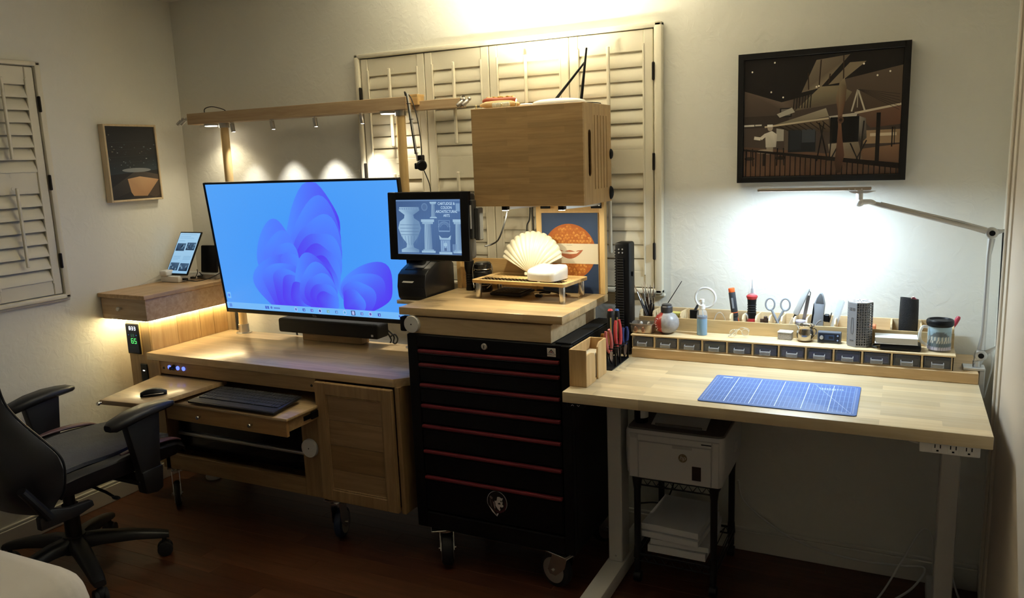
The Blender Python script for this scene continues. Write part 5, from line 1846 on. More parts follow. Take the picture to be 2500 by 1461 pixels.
def organiser():
    x0, x1 = -.905, .163
    t = thing('desk_organiser', 'long plywood desk organiser with clear drawers and open compartments', 'organiser', (-.37, -.13, PZ))
    yf = -.258
    b = B()
    b.box(x0, x1, yf + .002, -.030, PZ, PZ + .003)
    n = 12
    pit_ = (x1 - x0) / n
    for i in range(n + 1):
        x = x0 + i * pit_
        b.box(x - .003 if i else x, x + .003 if i < n else x, yf, -.030, PZ, SZ - .006)
        if i in (0, n):
            b.box(x0 if i == 0 else x1 - .006, x0 + .006 if i == 0 else x1, yf, -.030, PZ, SZ - .006)
    b.box(x0 + .003, x1 - .003, -.040, -.030, PZ, SZ - .006)
    b.obj('drawer_case', M_ply, t)
    B().box(x0 - .002, x1 + .006, yf - .003, -.026, SZ - .006, SZ, .001).obj('shelf', M_ply, t)
    M_clr = mat('clear_drawer_plastic', (.30, .31, .34), .08, alpha=.14)
    M_clrh = mat('clear_drawer_handle', (.45, .44, .43), .10, alpha=.40)
    fills = ['3A3632', '4A4038', '4C443C', '3E4438', '3A3A4A', '262E5C', '2A3262', '262E60', '2A3468', '243066', '3A3228', '35302A']
    for i in range(n):
        a, c = x0 + i * pit_ + .006, x0 + (i + 1) * pit_ - .006
        z0, z1 = PZ + .005, SZ - .009
        d = B().box(a, c, yf - .004, yf - .002, z0, z1, .0006).box(a, c, yf - .002, -.06, z0, z0 + .0015).box(a, a + .0012, yf - .002, -.06, z0, z1 - .006).box(c - .0012, c, yf - .002, -.06, z0, z1 - .006).obj('drawer', M_clr, t)
        m_ = (a + c) / 2
        w2 = .017
        zz = z0 + .010
        h = B()
        h.tube([(m_ - w2, yf - .005, zz + .010), (m_ - w2, yf - .014, zz + .006), (m_ - w2, yf - .015, zz - .006)], .0016, 6, 2)
        h.tube([(m_ + w2, yf - .005, zz + .010), (m_ + w2, yf - .014, zz + .006), (m_ + w2, yf - .015, zz - .006)], .0016, 6, 2)
        h.box(m_ - w2, m_ + w2, yf - .0155, yf - .0140, zz - .007, zz + .004, .0004)
        h.box(m_ - w2, m_ + w2, yf - .0155, yf - .0040, zz + .0045, zz + .0058, .0004)
        h.obj('handle', M_clrh, d)
        B().box(a + .003, c - .003, yf + .004, -.07, z0 + .002, z1 - .010, .002).obj('contents', mat('drawer_fill_%d' % i, fills[i], .6, var=(160, .5)), d)
    # open compartments behind
    yt = -.150
    B().box(x0 - .002, x1 + .004, yt - .004, yt, SZ, .976, .001).obj('front_board', wood('poplar_board', 'D6BA88', 'BC9D6A', 'x', .55, seed=73), t)
    B().box(x0 - .002, x1 + .004, -.034, -.028, SZ, .993, .001).obj('back_board', M_ply, t)
    for x in (x0 + .001, -.852, -.745, -.560, -.515, -.468, -.421, -.379, -.336, -.294, -.200, -.022, .068, x1):
        prof = [(yt, SZ), (-.034, SZ), (-.034, .992), (yt + .022, .998), (yt + .008, .995), (yt, .984)]
        B().prism(prof, x - .003, x + .003, 'x', .0008).obj('divider', M_ply, t)


organiser()

# ------------------------------------------------------------------ things on the organiser shelf
def on_shelf():
    z = SZ + .0003
    # rectangular tin
    t = thing('tin_tray', 'open rounded metal tin with white earbuds on the organiser shelf', 'tin', (-.872, -.212, z), local=True, rz=R(-3))
    def rrect(w_, d_, zz, n=32, e=.35):
        return [(w_ * math.copysign(abs(cos(2 * pi * i / n)) ** e, cos(2 * pi * i / n)), d_ * math.copysign(abs(sin(2 * pi * i / n)) ** e, sin(2 * pi * i / n)), zz) for i in range(n)]
    B().loft([rrect(.040, .028, 0), rrect(.043, .031, .004), rrect(.045, .033, .032), rrect(.0475, .0355, .034), rrect(.0475, .0355, .0375), rrect(.044, .032, .0375), rrect(.042, .030, .006)]).obj('tin_body', mat('aged_tin', (.52, .47, .40), .35, .8), t, angle=45)
    for x in (-.018, .012):
        B().ell((x, -.0345, .015), (.008, .002, .012), 12, 8).obj('embossing', mat('copper_emboss', (.50, .30, .20), .35, .8), t)
    for x in (-.008, .022):
        o = thing('earbud', 'white earbud standing in the metal tin', 'earbud', (-.872 + x, -.213, z + .0062), group='earbuds in the tin', local=True)
        B().cyl((0, 0, 0), (0, .002, .022), .003, n=8).ell((0, -.001, .028), (.0065, .006, .0075), 12, 8).obj('bud', M_white, o)
    # round soda bottle
    t = thing('round_bottle', 'spherical bottle, half red and half silver, with a grey cap', 'bottle', (-.783, -.206, z), local=True)
    m = bpy.data.materials.new('red_silver_label')
    m.use_nodes = True
    nt = m.node_tree
    bs = nt.nodes['Principled BSDF']
    bs.inputs['Roughness'].default_value = .35
    tc = nt.nodes.new('ShaderNodeTexCoord')
    sp = nt.nodes.new('ShaderNodeSeparateXYZ')
    nt.links.new(tc.outputs['Object'], sp.inputs[0])
    nz = nt.nodes.new('ShaderNodeTexNoise')
    nz.inputs['Scale'].default_value = 70
    nt.links.new(tc.outputs['Object'], nz.inputs['Vector'])
    ma = nt.nodes.new('ShaderNodeMath')
    ma.operation = 'MULTIPLY_ADD'
    ma.inputs[1].default_value = .006
    nt.links.new(nz.outputs['Fac'], ma.inputs[0])
    nt.links.new(sp.outputs['X'], ma.inputs[2])
    gt = nt.nodes.new('ShaderNodeMath')
    gt.operation = 'GREATER_THAN'
    gt.inputs[1].default_value = -.006
    nt.links.new(ma.outputs[0], gt.inputs[0])
    r2 = nt.nodes.new('ShaderNodeValToRGB')
    r2.color_ramp.elements[0].color = (.20, .18, .18, 1)
    r2.color_ramp.elements[1].color = (.46, .44, .43, 1)
    nt.links.new(nz.outputs['Fac'], r2.inputs['Fac'])
    mx = nt.nodes.new('ShaderNodeMix')
    mx.data_type = 'RGBA'
    mx.inputs[6].default_value = (.36, .035, .025, 1)
    nt.links.new(gt.outputs[0], mx.inputs[0])
    nt.links.new(r2.outputs['Color'], mx.inputs[7])
    nt.links.new(mx.outputs[2], bs.inputs['Base Color'])
    B().lathe([(0, .002), (.016, 0), (.020, .003), (.036, .012), (.044, .026), (.0465, .040), (.044, .056), (.034, .071), (.022, .079), (.017, .083), (0, .083)], n=32).obj('body', m, t, angle=60)
    B().lathe([(.018, .080), (.022, .082), (.022, .102), (.0185, .106), (.0185, .110), (.013, .113), (0, .113)], n=24).obj('cap', mat('gunmetal_cap', (.10, .10, .11), .3, .7), t)
    for i, a in enumerate((206, 212, 220, 226, 232)):
        b = B()
        zz = .058 - i * .009
        rr_ = .0465 * math.sqrt(max(.1, 1 - ((zz - .040) / .046) ** 2)) + .0006
        c = Vector((rr_ * cos(R(228)), rr_ * sin(R(228)), zz))
        n_ = Vector((cos(R(228)), sin(R(228)), 0))
        tx_ = Vector((-n_.y, n_.x, 0))
        pts = [c + tx_ * .006 * cos(k * .9 + i) + Vector((0, 0, .0035 * sin(k * 1.1 + i))) for k in range(5)]
        b.tube(pts, .0009, 5, 3)
        b.obj('label_lettering', mat('label_white', (.75, .72, .68), .5), t)
    # spray bottle
    t = thing('spray_bottle', 'small clear spray bottle half full of blue liquid', 'bottle', (-.653, -.195, z), local=True)
    B().lathe([(0, 0), (.0185, 0), (.0195, .002), (.0195, .078), (.016, .090), (.009, .097), (.009, .100), (0, .100)], n=24).obj('bottle', mat('clear_plastic', (.9, .94, .96), .05, alpha=.20), t)
    B().lathe([(0, .001), (.0185, .001), (.0185, .062), (0, .062)], n=24).obj('liquid', mat('blue_liquid', (.05, .26, .46), .1, alpha=.88), t)
    B().lathe([(0, .062), (.0186, .062), (.0186, .071), (0, .071)], n=24).obj('dark_surface', mat('dark_liquid_edge', (.02, .06, .14), .15, alpha=.9), t)
    B().lathe([(.010, .097), (.0115, .098), (.0115, .112), (.006, .114), (.006, .122), (.008, .123), (.008, .134), (0, .135)], n=18).box(-.012, 0, -.004, .004, .124, .132, .002).obj('sprayer', M_white, t)
    B().tube([(0, 0, .10), (.006, 0, .06), (.008, 0, .03), (.002, 0, .004)], .0016, 6, 4).obj('dip_tube', mat('pale_tube', (.6, .8, .9), .3, alpha=.6), t)
    # folded wire spectacles
    t = thing('wire_spectacles', 'pair of folded clear wire spectacles on the organiser shelf', 'spectacles', (-.518, -.200, z), local=True)
    M_wire = mat('clear_wire', (.85, .83, .74), .12, .6)
    for c in ((.022, 0, .020), (-.020, -.004, .016)):
        B().torus(c, .0125, .0011, 'y', 22, 6, 1, 1).obj('rim', M_wire, t)
        B().cyl((c[0], c[1] - .0004, c[2]), (c[0], c[1] + .0004, c[2]), .0122, n=22).obj('lens', mat('spectacle_lens', (.9, .92, .9), .03, alpha=.12), t)
    B().tube([(.010, 0, .022), (.002, -.003, .030), (-.008, -.004, .020)], .0011, 6, 4).obj('bridge', M_wire, t)
    each([B().tube([(-.032, -.004, .018), (-.020, -.012, .030), (.000, -.020, .034), (.004, -.022, .036)], .0011, 6, 4),
          B().tube([(.034, 0, .022), (.030, .020, .028), (.000, .026, .030), (-.024, .028, .0015)], .0011, 6, 4),
          B().tube([(-.002, -.012, .034), (-.026, -.016, .010), (-.034, -.016, .0048)], [.0012, .0022, .0036], 6, 4)], 'temple_wire', M_wire, t)
    # plastic box of beads
    t = thing('bead_box', 'tiny lidded clear box filled with grey beads', 'box', (-.360, -.178, z), local=True, rz=R(-6))
    B().box(-.0235, .0235, -.016, .016, 0, .024, .002).obj('bead_fill', mat('grey_beads', (.34, .31, .28), .4, bump=(420, 1., .004), var=(420, .6)), t)
    B().box(-.0245, .0245, -.017, .017, .024, .030, .002).obj('lid', mat('frosted_lid', (.78, .78, .76), .3, alpha=.75), t)
    # little metal cup
    t = thing('metal_cup', 'small dented metal cup with a side handle', 'cup', (-.293, -.188, z), local=True)
    B().lathe([(0, 0), (.020, 0), (.0255, .006), (.0285, .018), (.0285, .032), (.0255, .045), (.0265, .052), (.032, .057), (.0325, .059), (.030, .058), (.0245, .052), (.024, .045), (.026, .030), (.022, .008), (0, .006)], n=32).obj('bowl', mat('tarnished_silver', (.42, .37, .30), .16, 1.), t, angle=50)
    B().tube([(.026, -.006, .046), (.034, -.010, .048), (.038, -.011, .038), (.034, -.010, .024), (.027, -.006, .020)], .0022, 7, 5).obj('handle', mat('tarnished_silver', (.42, .37, .30), .16, 1.), t)
    # meter
    t = thing('panel_meter', 'small grey panel meter with a dial and blue display', 'meter', (-.213, -.193, z), local=True)
    B().box(-.038, .038, -.010, .020, 0, .039, .003, 2).obj('case', mat('slate_plastic', (.09, .10, .12), .45), t)
    p = Paint(-.034, .004, .068, .031, -.0103)
    p.rect(0, 0, 1, 1, '10182A').rect(.28, .25, .74, .85, ['1A2C4A', '22385C', '2E4A74', '1E3050'], 1).rect(.48, .40, .70, .70, '0E1626', 2)
    p.rect(.28, .08, .74, .18, '0C1018', 1)
    p.obj('display', PRINT, t)
    B().lathe([(0, 0), (.0065, 0), (.006, .008), (0, .0085)], n=18, M=FR(-.024, -.0104, .0205)).obj('dial', M_alu, t)
    for zz in (.012, .028):
        B().lathe([(0, 0), (.0028, 0), (.0025, .003), (0, .003)], n=12, M=FR(.0275, -.0104, zz)).obj('button', mat('blue_button', (.25, .35, .60), .4), t)
    # tall octagonal tower
    t = thing('octagonal_tower', 'tall grey octagonal tower box with rows of small square windows', 'desk ornament', (-.118, -.196, z), local=True, rz=R(10))
    M_gr = mat('grey_print_plastic', (.21, .21, .22), .6)
    oc = [(.041 * cos(R(22.5 + 45 * i)), .041 * sin(R(22.5 + 45 * i))) for i in range(8)]
    B().prism([(u * .60, v * .60) for u, v in oc], .001, .149, 'z').obj('tower_core', M_gr, t)
    B().prism(oc, 0, .006, 'z', .0005).obj('tower_foot', M_gr, t)
    B().prism([(u * .985, v * .985) for u, v in oc], .150, .153, 'z').obj('top_cap', mat('pale_grey_plastic', (.42, .42, .42), .5), t)
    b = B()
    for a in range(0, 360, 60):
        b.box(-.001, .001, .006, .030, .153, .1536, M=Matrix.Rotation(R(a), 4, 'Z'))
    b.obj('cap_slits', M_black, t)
    ap = .041 * cos(R(22.5))
    fw_ = 2 * .041 * sin(R(22.5))
    for f in range(8):
        Mf = Matrix.Rotation(R(45 * f), 4, 'Z') @ Matrix.Translation((0, -ap, 0))
        if f in (7,):
            B().box(-fw_ / 2, fw_ / 2, 0, .0015, .006, .150).xf(Mf).obj('plain_face', M_gr, t)
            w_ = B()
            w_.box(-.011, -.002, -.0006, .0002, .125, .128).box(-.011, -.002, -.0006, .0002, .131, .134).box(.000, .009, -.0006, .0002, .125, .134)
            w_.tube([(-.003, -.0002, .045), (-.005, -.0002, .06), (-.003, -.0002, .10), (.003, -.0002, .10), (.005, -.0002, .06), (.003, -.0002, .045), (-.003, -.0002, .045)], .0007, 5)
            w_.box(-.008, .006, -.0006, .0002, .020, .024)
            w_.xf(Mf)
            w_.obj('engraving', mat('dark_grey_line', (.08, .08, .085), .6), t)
            continue
        perforated(-fw_ / 2, fw_ / 2, .006, .150, 4, 17, .0023, .0028, .0015).xf(Mf).obj('pierced_face', M_gr, t)
    # pocket notebook and drive
    B().box(-.052, .070, -.246, -.180, z, z + .021, .006, 2).obj('battery_pack', M_black, at=(.009, -.213, z), label='flat black battery pack under the white notebook', cat='battery')
    t = thing('notebook', 'white box-like notebook lying on the black battery pack', 'notebook', (-.003, -.214, z + .0213), local=True, rz=R(2))
    B().box(-.066, .062, -.034, .034, .0005, .002, .0005).box(-.066, .062, -.034, .034, .020, .022, .0005).obj('cover', M_white, t)
    B().box(-.064, .061, -.0325, .0325, .002, .020).obj('page_block', mat('page_edges', (.66, .64, .60), .8), t)
    B().tube([(-.06, -.235, z + .005), (-.075, -.225, z + .006), (-.068, -.195, z + .006), (-.052, -.19, z + .008)], .003, 6, 5).obj('short_lead', M_cable_b, at=(-.065, -.215, z), label='short black lead beside the battery pack', cat='cable')
    # mug
    t = thing('photo_mug', 'glass photo mug with a black rim showing a pale building print', 'mug', (.122, -.196, z), local=True)
    B().lathe([(0, 0), (.035, 0), (.037, .003), (.037, .088), (.034, .088), (.034, .006), (0, .006)], n=40).obj('glass_wall', mat('mug_glass', (.9, .92, .93), .06, alpha=.07), t)
    # wrapped photograph inside the wall
    v, f, cl = [], [], []
    n, rows = 60, 18
    rr = random.Random(3)
    def colr(a, s):
        u = (a / (2 * pi)) % 1
        if s < .14:
            return (.55, .52, .58) if int(u * 90) % 3 else (.25, .22, .30)
        if s < .30:
            return (.05, .09, .10) if int(u * 60) % 2 else (.10, .14, .16)
        if s < .42:
            return (.62, .60, .50) if int(u * 60) % 2 else (.10, .12, .12)
        if s < .58:
            return (.70, .66, .54) if int(u * 40) % 2 else (.18, .24, .26)
        if s < .78:
            d = abs(((u * 2) % 1) - .5)
            return (.07, .09, .10) if d + (s - .58) < .32 else (.24, .36, .42)
        return (.30, .44, .52)
    for j in range(rows + 1):
        for i in range(n):
            a = 2 * pi * i / n
            v.append((.0345 * cos(a), .0345 * sin(a), .006 + .076 * j / rows))
            cl.append(colr(a, j / rows))
    for j in range(rows):
        for i in range(n):
            f.append((j * n + i, j * n + (i + 1) % n, (j + 1) * n + (i + 1) % n, (j + 1) * n + i))
    me = bpy.data.meshes.new('photo_wrap')
    me.from_pydata(v, [], f)
    ca = me.color_attributes.new('paint', 'FLOAT_COLOR', 'POINT')
    for i, c in enumerate(cl):
        ca.data[i].color = (*c, 1)
    me.materials.append(PRINT)
    link(bpy.data.objects.new('photo_wrap', me), t)
    B().lathe([(.031, .080), (.0385, .084), (.0405, .090), (.0405, .100), (.0375, .104), (.033, .104), (.031, .100)], n=40).obj('rim', M_black, t, angle=50)
    B().lathe([(0, .030), (.0305, .030), (.031, .098), (.0295, .098), (.029, .032), (0, .032)], n=30).obj('liner', M_black, t)
    B().tube([(-.033, -.012, .078), (-.050, -.020, .080), (-.058, -.024, .060), (-.055, -.022, .034), (-.036, -.013, .018)], .0048, 10, 5).obj('handle', mat('mug_glass_handle', (.85, .85, .82), .08, alpha=.5), t)


on_shelf()


# ------------------------------------------------------------------ tools standing in the compartments
def tools():
    z = SZ + .0003
    yc = -.092
    M_grey = mat('grey_handle', (.26, .28, .31), .45)
    # orange and black marker knife
    t = thing('utility_pen', 'black utility tool with an orange cap and orange clip', 'tool', (-.545, yc, z), local=True, rot=(0, R(-8), 0))
    B().cyl((0, 0, 0), (0, 0, .055), .0105, n=16).cyl((0, 0, .055), (0, 0, .148), .0125, n=18, bv=.002).obj('barrel', mat('dark_slate_plastic', (.035, .038, .045), .45), t)
    B().cyl((0, 0, .148), (0, 0, .164), .0118, n=18, bv=.002).obj('end_cap', mat('orange_plastic', (.80, .14, .03), .4), t)
    B().cyl((0, 0, .070), (0, 0, .0725), .0128, n=18).prism([(.010, .05), (.018, .01), (.013, .01), (.008, .05)], -.003, .003, 'y').obj('orange_trim', mat('orange_plastic', (.80, .14, .03), .4), t)
    B().prism([(-.003, .088), (.004, .088), (.004, .128), (-.003, .128)], -.0129, -.0122, 'y').obj('label_strip', mat('slate_label', (.25, .27, .30), .5), t)
    # soldering iron with clear tube
    t = thing('soldering_iron', 'red and black soldering iron under a clear tip guard', 'tool', (-.492, yc, z), local=True)
    B().lathe([(0, 0), (.013, 0), (.0165, .025), (.0165, .06), (.0145, .090), (.0155, .110), (.017, .125), (.0, .126)], n=24).obj('grip', M_black, t)
    B().lathe([(.012, .0), (.0155, .018), (.0168, .022), (.0172, .050), (.0168, .052), (.0155, .010)], n=20).obj('red_band', mat('red_rubber', (.42, .03, .035), .45), t)
    B().lathe([(.016, .122), (.0205, .132), (.0205, .136), (.012, .143), (.006, .146), (0, .146)], n=24).obj('red_collar', mat('red_rubber', (.42, .03, .035), .45), t)
    for k in range(4):
        B().torus((0, 0, .075 + k * .009), .0158, .0011, 'z', 20, 5).obj('grip_ring', M_blackrub, t)
    B().cyl((0, 0, .146), (0, 0, .164), .0055, .0045, 12).cyl((0, 0, .164), (0, 0, .198), .0024, .001, 10).obj('tip', mat('dark_steel', (.20, .16, .15), .35, .9), t)
    B().lathe([(.0155, .140), (.0115, .180), (.0095, .218), (.0085, .218), (.0105, .180), (.0145, .140)], n=22).obj('tip_guard', mat('clear_guard', (.9, .92, .95), .05, alpha=.16), t)
    # magnifier
    t = thing('magnifying_glass', 'round magnifying glass with a white rim behind the spray bottle', 'magnifier', (-.700, yc, z), local=True, rot=(0, 0, 0))
    c = (.036, 0, .121)
    B().torus(c, .038, .0042, 'y', 36, 10).obj('rim', M_white, t)
    B().lathe([(0, -.0022), (.030, -.0012), (.036, 0), (.030, .0012), (0, .0022)], n=30, M=Matrix.Translation(c) @ Matrix.Rotation(R(90), 4, 'X')).obj('lens', mat('lens_glass', (.95, .97, .97), .02, alpha=.14), t)
    B().tube([(.008, 0, .092), (-.008, 0, .060), (-.020, 0, .001)], [.0045, .0065, .0075], 10).obj('handle', mat('dark_slate_plastic', (.035, .038, .045), .45), t)
    # scissors
    t = thing('scissors', 'grey handled scissors standing points down in the organiser', 'scissors', (-.400, yc, z), local=True)
    for s in (-1, 1):
        B().torus((s * .0265, s * .002, .108), .0195, .0032, 'y', 26, 8, .82, 1.12).tube([(s * .021, s * .002, .088), (s * .011, s * .002, .066), (-s * .004, s * .002, .034)], [.0042, .0052, .0045], 8, 3).obj('handle_loop', M_grey, t)
        B().prism([(-s * .004, .040), (-s * .012, .036), (-s * .002, .001), (s * .004, .030)], s * .002 - .0009, s * .002 + .0009, 'y').obj('blade', M_chrome, t)
    B().cyl((0, -.004, .036), (0, .004, .036), .0035, n=12).obj('pivot', M_brushed, t)
    # pale folding knife handle
    t = thing('craft_knife', 'pale grey craft knife leaning in its compartment', 'knife', (-.366, yc, z), local=True, rot=(0, R(21), 0))
    B().box(-.010, .010, -.005, .005, .078, .188, .005, 2).obj('handle', mat('pale_grey_handle', (.50, .51, .50), .4), t)
    B().box(.0102, .0118, -.0035, .0035, .085, .182, .0006).obj('slide_track', M_alu, t)
    B().box(-.004, .005, -.003, .003, .064, .080, .001).obj('collar', M_black, t)
    B().box(-.008, .009, -.004, .004, .0, .066, .003).obj('cap', mat('pale_wood_handle', (.55, .46, .34), .5), t)
    # steel rule
    t = thing('steel_strip', 'narrow steel strip with a hole at the top', 'tool', (-.318, yc + .01, z), local=True, rot=(0, R(9), 0))
    st = B()
    st.box(-.006, .006, -.0008, .0008, 0, .146)
    for s in (-1, 1):
        st.box(s * .0045 - .0015, s * .0045 + .0015, -.0008, .0008, .146, .156)
    st.prism([(.006 * cos(R(a)), .156 + .006 * sin(R(a))) for a in range(0, 181, 20)] + [(-.003, .156), (-.002, .1585), (.002, .1585), (.003, .156)], -.0008, .0008, 'y')
    st.obj('strip', mat('dull_steel', (.34, .31, .28), .4, .9), t)
    # hot glue gun nozzle up
    t = thing('rotary_tool', 'grey cordless rotary tool standing nose up', 'tool', (-.262, yc, z), local=True, rot=(0, R(3), 0))
    prof = [(-.018, 0), (.017, 0), (.018, .05), (.017, .085), (.018, .118), (.010, .148), (.004, .158), (-.003, .158), (-.012, .140), (-.019, .116), (-.016, .085), (-.021, .05)]
    B().prism(prof, -.014, .014, 'y', .004).obj('body', M_grey, t)
    B().prism([(-.014, .120), (.015, .120), (.008, .148), (.003, .157), (-.002, .157), (-.010, .140)], -.0148, .0148, 'y', .002).obj('nose', mat('dark_grey_nose', (.11, .115, .12), .45), t)
    B().prism([(-.024, .0), (-.017, .0), (-.016, .085), (-.020, .118), (-.024, .05)], -.0142, .0142, 'y', .002).obj('black_side', M_black, t)
    B().box(.018, .036, -.010, .010, .055, .082, .003).prism([(.034, .056), (.040, .088), (.043, .088), (.038, .054)], -.010, .010, 'y').obj('trigger', M_black, t)
    B().tube([(-.008, -.0145, .004), (-.008, -.0145, .040), (.006, -.0145, .060), (.012, -.0145, .060)], .0008, 5, 2).box(-.003, .003, -.0150, -.014, .012, .034, .0006).obj('panel_line', mat('light_grey_line', (.45, .47, .50), .4), t)
    # clear plastic sleeve
    t = thing('plastic_sleeve', 'clear plastic sleeve sticking up beside the rotary tool', 'sleeve', (-.219, yc, z), local=True, rot=(0, R(14), 0))
    M_sl = mat('milky_plastic', (.80, .86, .92), .2, alpha=.42)
    B().box(-.009, .009, -.0015, -.0005, 0, .140, .0003).obj('sleeve_face', M_sl, t)
    B().box(-.004, .014, .001, .002, 0, .136, .0003).obj('sleeve_face', M_sl, t)
    # glasses case
    t = thing('glasses_case', 'black textured spectacle pouch with a pink lining', 'pouch', (.030, yc, z), local=True)
    rs = []
    for s in range(13):
        k = s / 12
        w_, d_ = .0285 + .0015 * sin(pi * k), .016 + .006 * k
        rs.append([(w_ * cos(2 * pi * i / 28), d_ * sin(2 * pi * i / 28), .151 * k + (.0035 * cos(2 * pi * i / 28 + 2.6) if s == 12 else 0)) for i in range(28)])
    inn = [[(x * .90, y * .86, zz) for x, y, zz in r] for r in (rs[12], rs[10], rs[8])]
    B().loft(rs + inn).obj('pouch_shell', mat('black_textured_leather', (.014, .014, .015), .55, bump=(380, .8, .002)), t, angle=60)
    B().prism([(-.004, .12), (.022, .12), (.024, .146), (.012, .158), (.004, .146)], -.004, .004, 'y', .001).obj('pink_lining', mat('pink_cloth', (.55, .14, .22), .7), t)
    B().tube([(-.002, 0, .135), (.008, -.004, .154), (.013, -.006, .157)], .0022, 7, 3).obj('temple_arm', mat('rose_metal', (.62, .40, .38), .3, .8), t)
    # red handled driver behind the mug
    t = thing('red_driver', 'driver with a rounded red handle behind the mug', 'screwdriver', (.140, -.080, z), local=True, rot=(0, R(24), 0))
    B().cyl((0, 0, 0), (0, 0, .060), .0025, n=8).obj('shaft', M_chrome, t)
    B().lathe([(0, .056), (.005, .058), (.0075, .075), (.0075, .095), (.005, .102), (0, .103)], n=16).obj('handle', mat('crimson_plastic', (.45, .05, .08), .35), t)
    # small black bits
    B().box(-.720, -.685, -.110, -.104, z, z + .075, .002).obj('black_card', M_black, at=(-.70, -.107, z), label='flat black card leaning beside the spray bottle', cat='card')
    B().box(-.800, -.755, -.112, -.080, z, z + .060, .002).obj('sticky_notes', mat('yellow_paper', (.62, .55, .14), .7), at=(-.777, -.096, z), label='yellow block of notes behind the round bottle', cat='notepad')
    b = B().box(-.461, -.430, -.094, -.090, z, z + .052, .002, M=None).box(-.448, -.436, -.098, -.086, z + .04, z + .062, .002).box(-.436, -.428, -.096, -.088, z + .034, z + .056, .002)
    b.obj('dark_bracket', mat('dark_brown_metal', (.09, .06, .045), .5, .5), at=(-.445, -.092, z), label='dark notched bracket between the soldering iron and scissors', cat='bracket')
    b = B().tube([(-.515, -.10, z + .07), (-.507, -.10, z + .062), (-.499, -.10, z + .04), (-.500, -.10, z)], [.002, .005, .006, .004], 8, 3)
    b.obj('silver_tube', M_alu, at=(-.503, -.10, z), label='small silver tube beside the soldering iron', cat='tube')
    b = B().tube([(-.64, -.08, z + .004), (-.625, -.08, z + .055), (-.605, -.08, z + .062), (-.590, -.08, z + .03), (-.60, -.08, z + .004)], .0022, 6, 5)
    b.obj('clear_tubing', mat('clear_tubing', (.8, .8, .76), .1, alpha=.35), at=(-.61, -.08, z), label='loop of clear tubing in the compartment behind the spray bottle', cat='tubing')
    b = B().box(-.115, -.070, -.105, -.075, z, z + .052, .003).obj('orange_pouch', mat('orange_pouch', (.62, .22, .10), .6), at=(-.09, -.09, z), label='small orange packet behind the octagonal tower', cat='packet')
    b = B().lathe([(0, 0), (.016, 0), (.017, .04), (.013, .050), (.020, .053), (.020, .058), (0, .059)], n=20)
    b.obj('lidded_vial', mat('lilac_plastic', (.5, .48, .62), .3, alpha=.7), at=(-.318, -.118, z), local=True, label='lidded lilac vial behind the metal cup', cat='vial')
    # brushes
    rr = random.Random(12)
    cols = ['dark_brush', 'black_brush', 'brown_brush']
    cc = [(.02, .012, .010), (.012, .012, .012), (.05, .022, .012)]
    for i in range(14):
        dx = -.070 + .0066 * i + rr.uniform(-.004, .004)
        dy = rr.uniform(-.010, .045)
        L_ = rr.uniform(.125, .185)
        base = Vector((-.868 - .014 * (i / 13) + rr.uniform(-.004, .004), -.118 + .058 * ((i * 5) % 14) / 13, z))
        top = base + Vector((dx, dy * .5, L_))
        t = thing('paint_brush', ('dark brown handled', 'black handled', 'reddish brown handled')[i % 3] + ' paint brush standing bristles up in the organiser end compartment', 'brush', tuple(base), group='paint brushes in the organiser', local=True)
        d = top - base
        k = i % 3
        B().tube([(0, 0, 0), d * .35, d * .62], [.0020, .0037, .0028], 7).obj('handle', mat(cols[k], cc[k], .35), t)
        B().tube([d * .62, d * .82], [.0027, .0022], 7).obj('ferrule', M_chrome, t)
        B().tube([d * .82, d * .90, d * 1.0], [.0021, .0023, .0005], 7).obj('bristles', mat('bristle_%d' % k, ((.30, .20, .12), (.10, .07, .05), (.55, .45, .34))[k], .7), t)
    t = thing('long_brush', 'long thin black brush leaning far right out of the brush compartment', 'brush', (-.866, -.095, z), local=True)
    B().tube([(0, 0, 0), (.055, 0, .09), (.112, 0, .182)], [.0022, .0018, .0014], 7).obj('stick', M_black, t)
    t = thing('dropper_bottle', 'small black dropper bottle next to the paint brushes', 'bottle', (-.822, -.120, z), local=True)
    B().lathe([(0, 0), (.015, 0), (.016, .004), (.016, .040), (.012, .047), (.008, .050), (0, .050)], n=20).obj('bottle', mat('brown_glass', (.02, .012, .008), .08), t)
    B().lathe([(.008, .049), (.011, .050), (.011, .060), (.0065, .062), (.006, .078), (.003, .083), (0, .0835)], n=18).obj('dropper', M_blackrub, t)


tools()


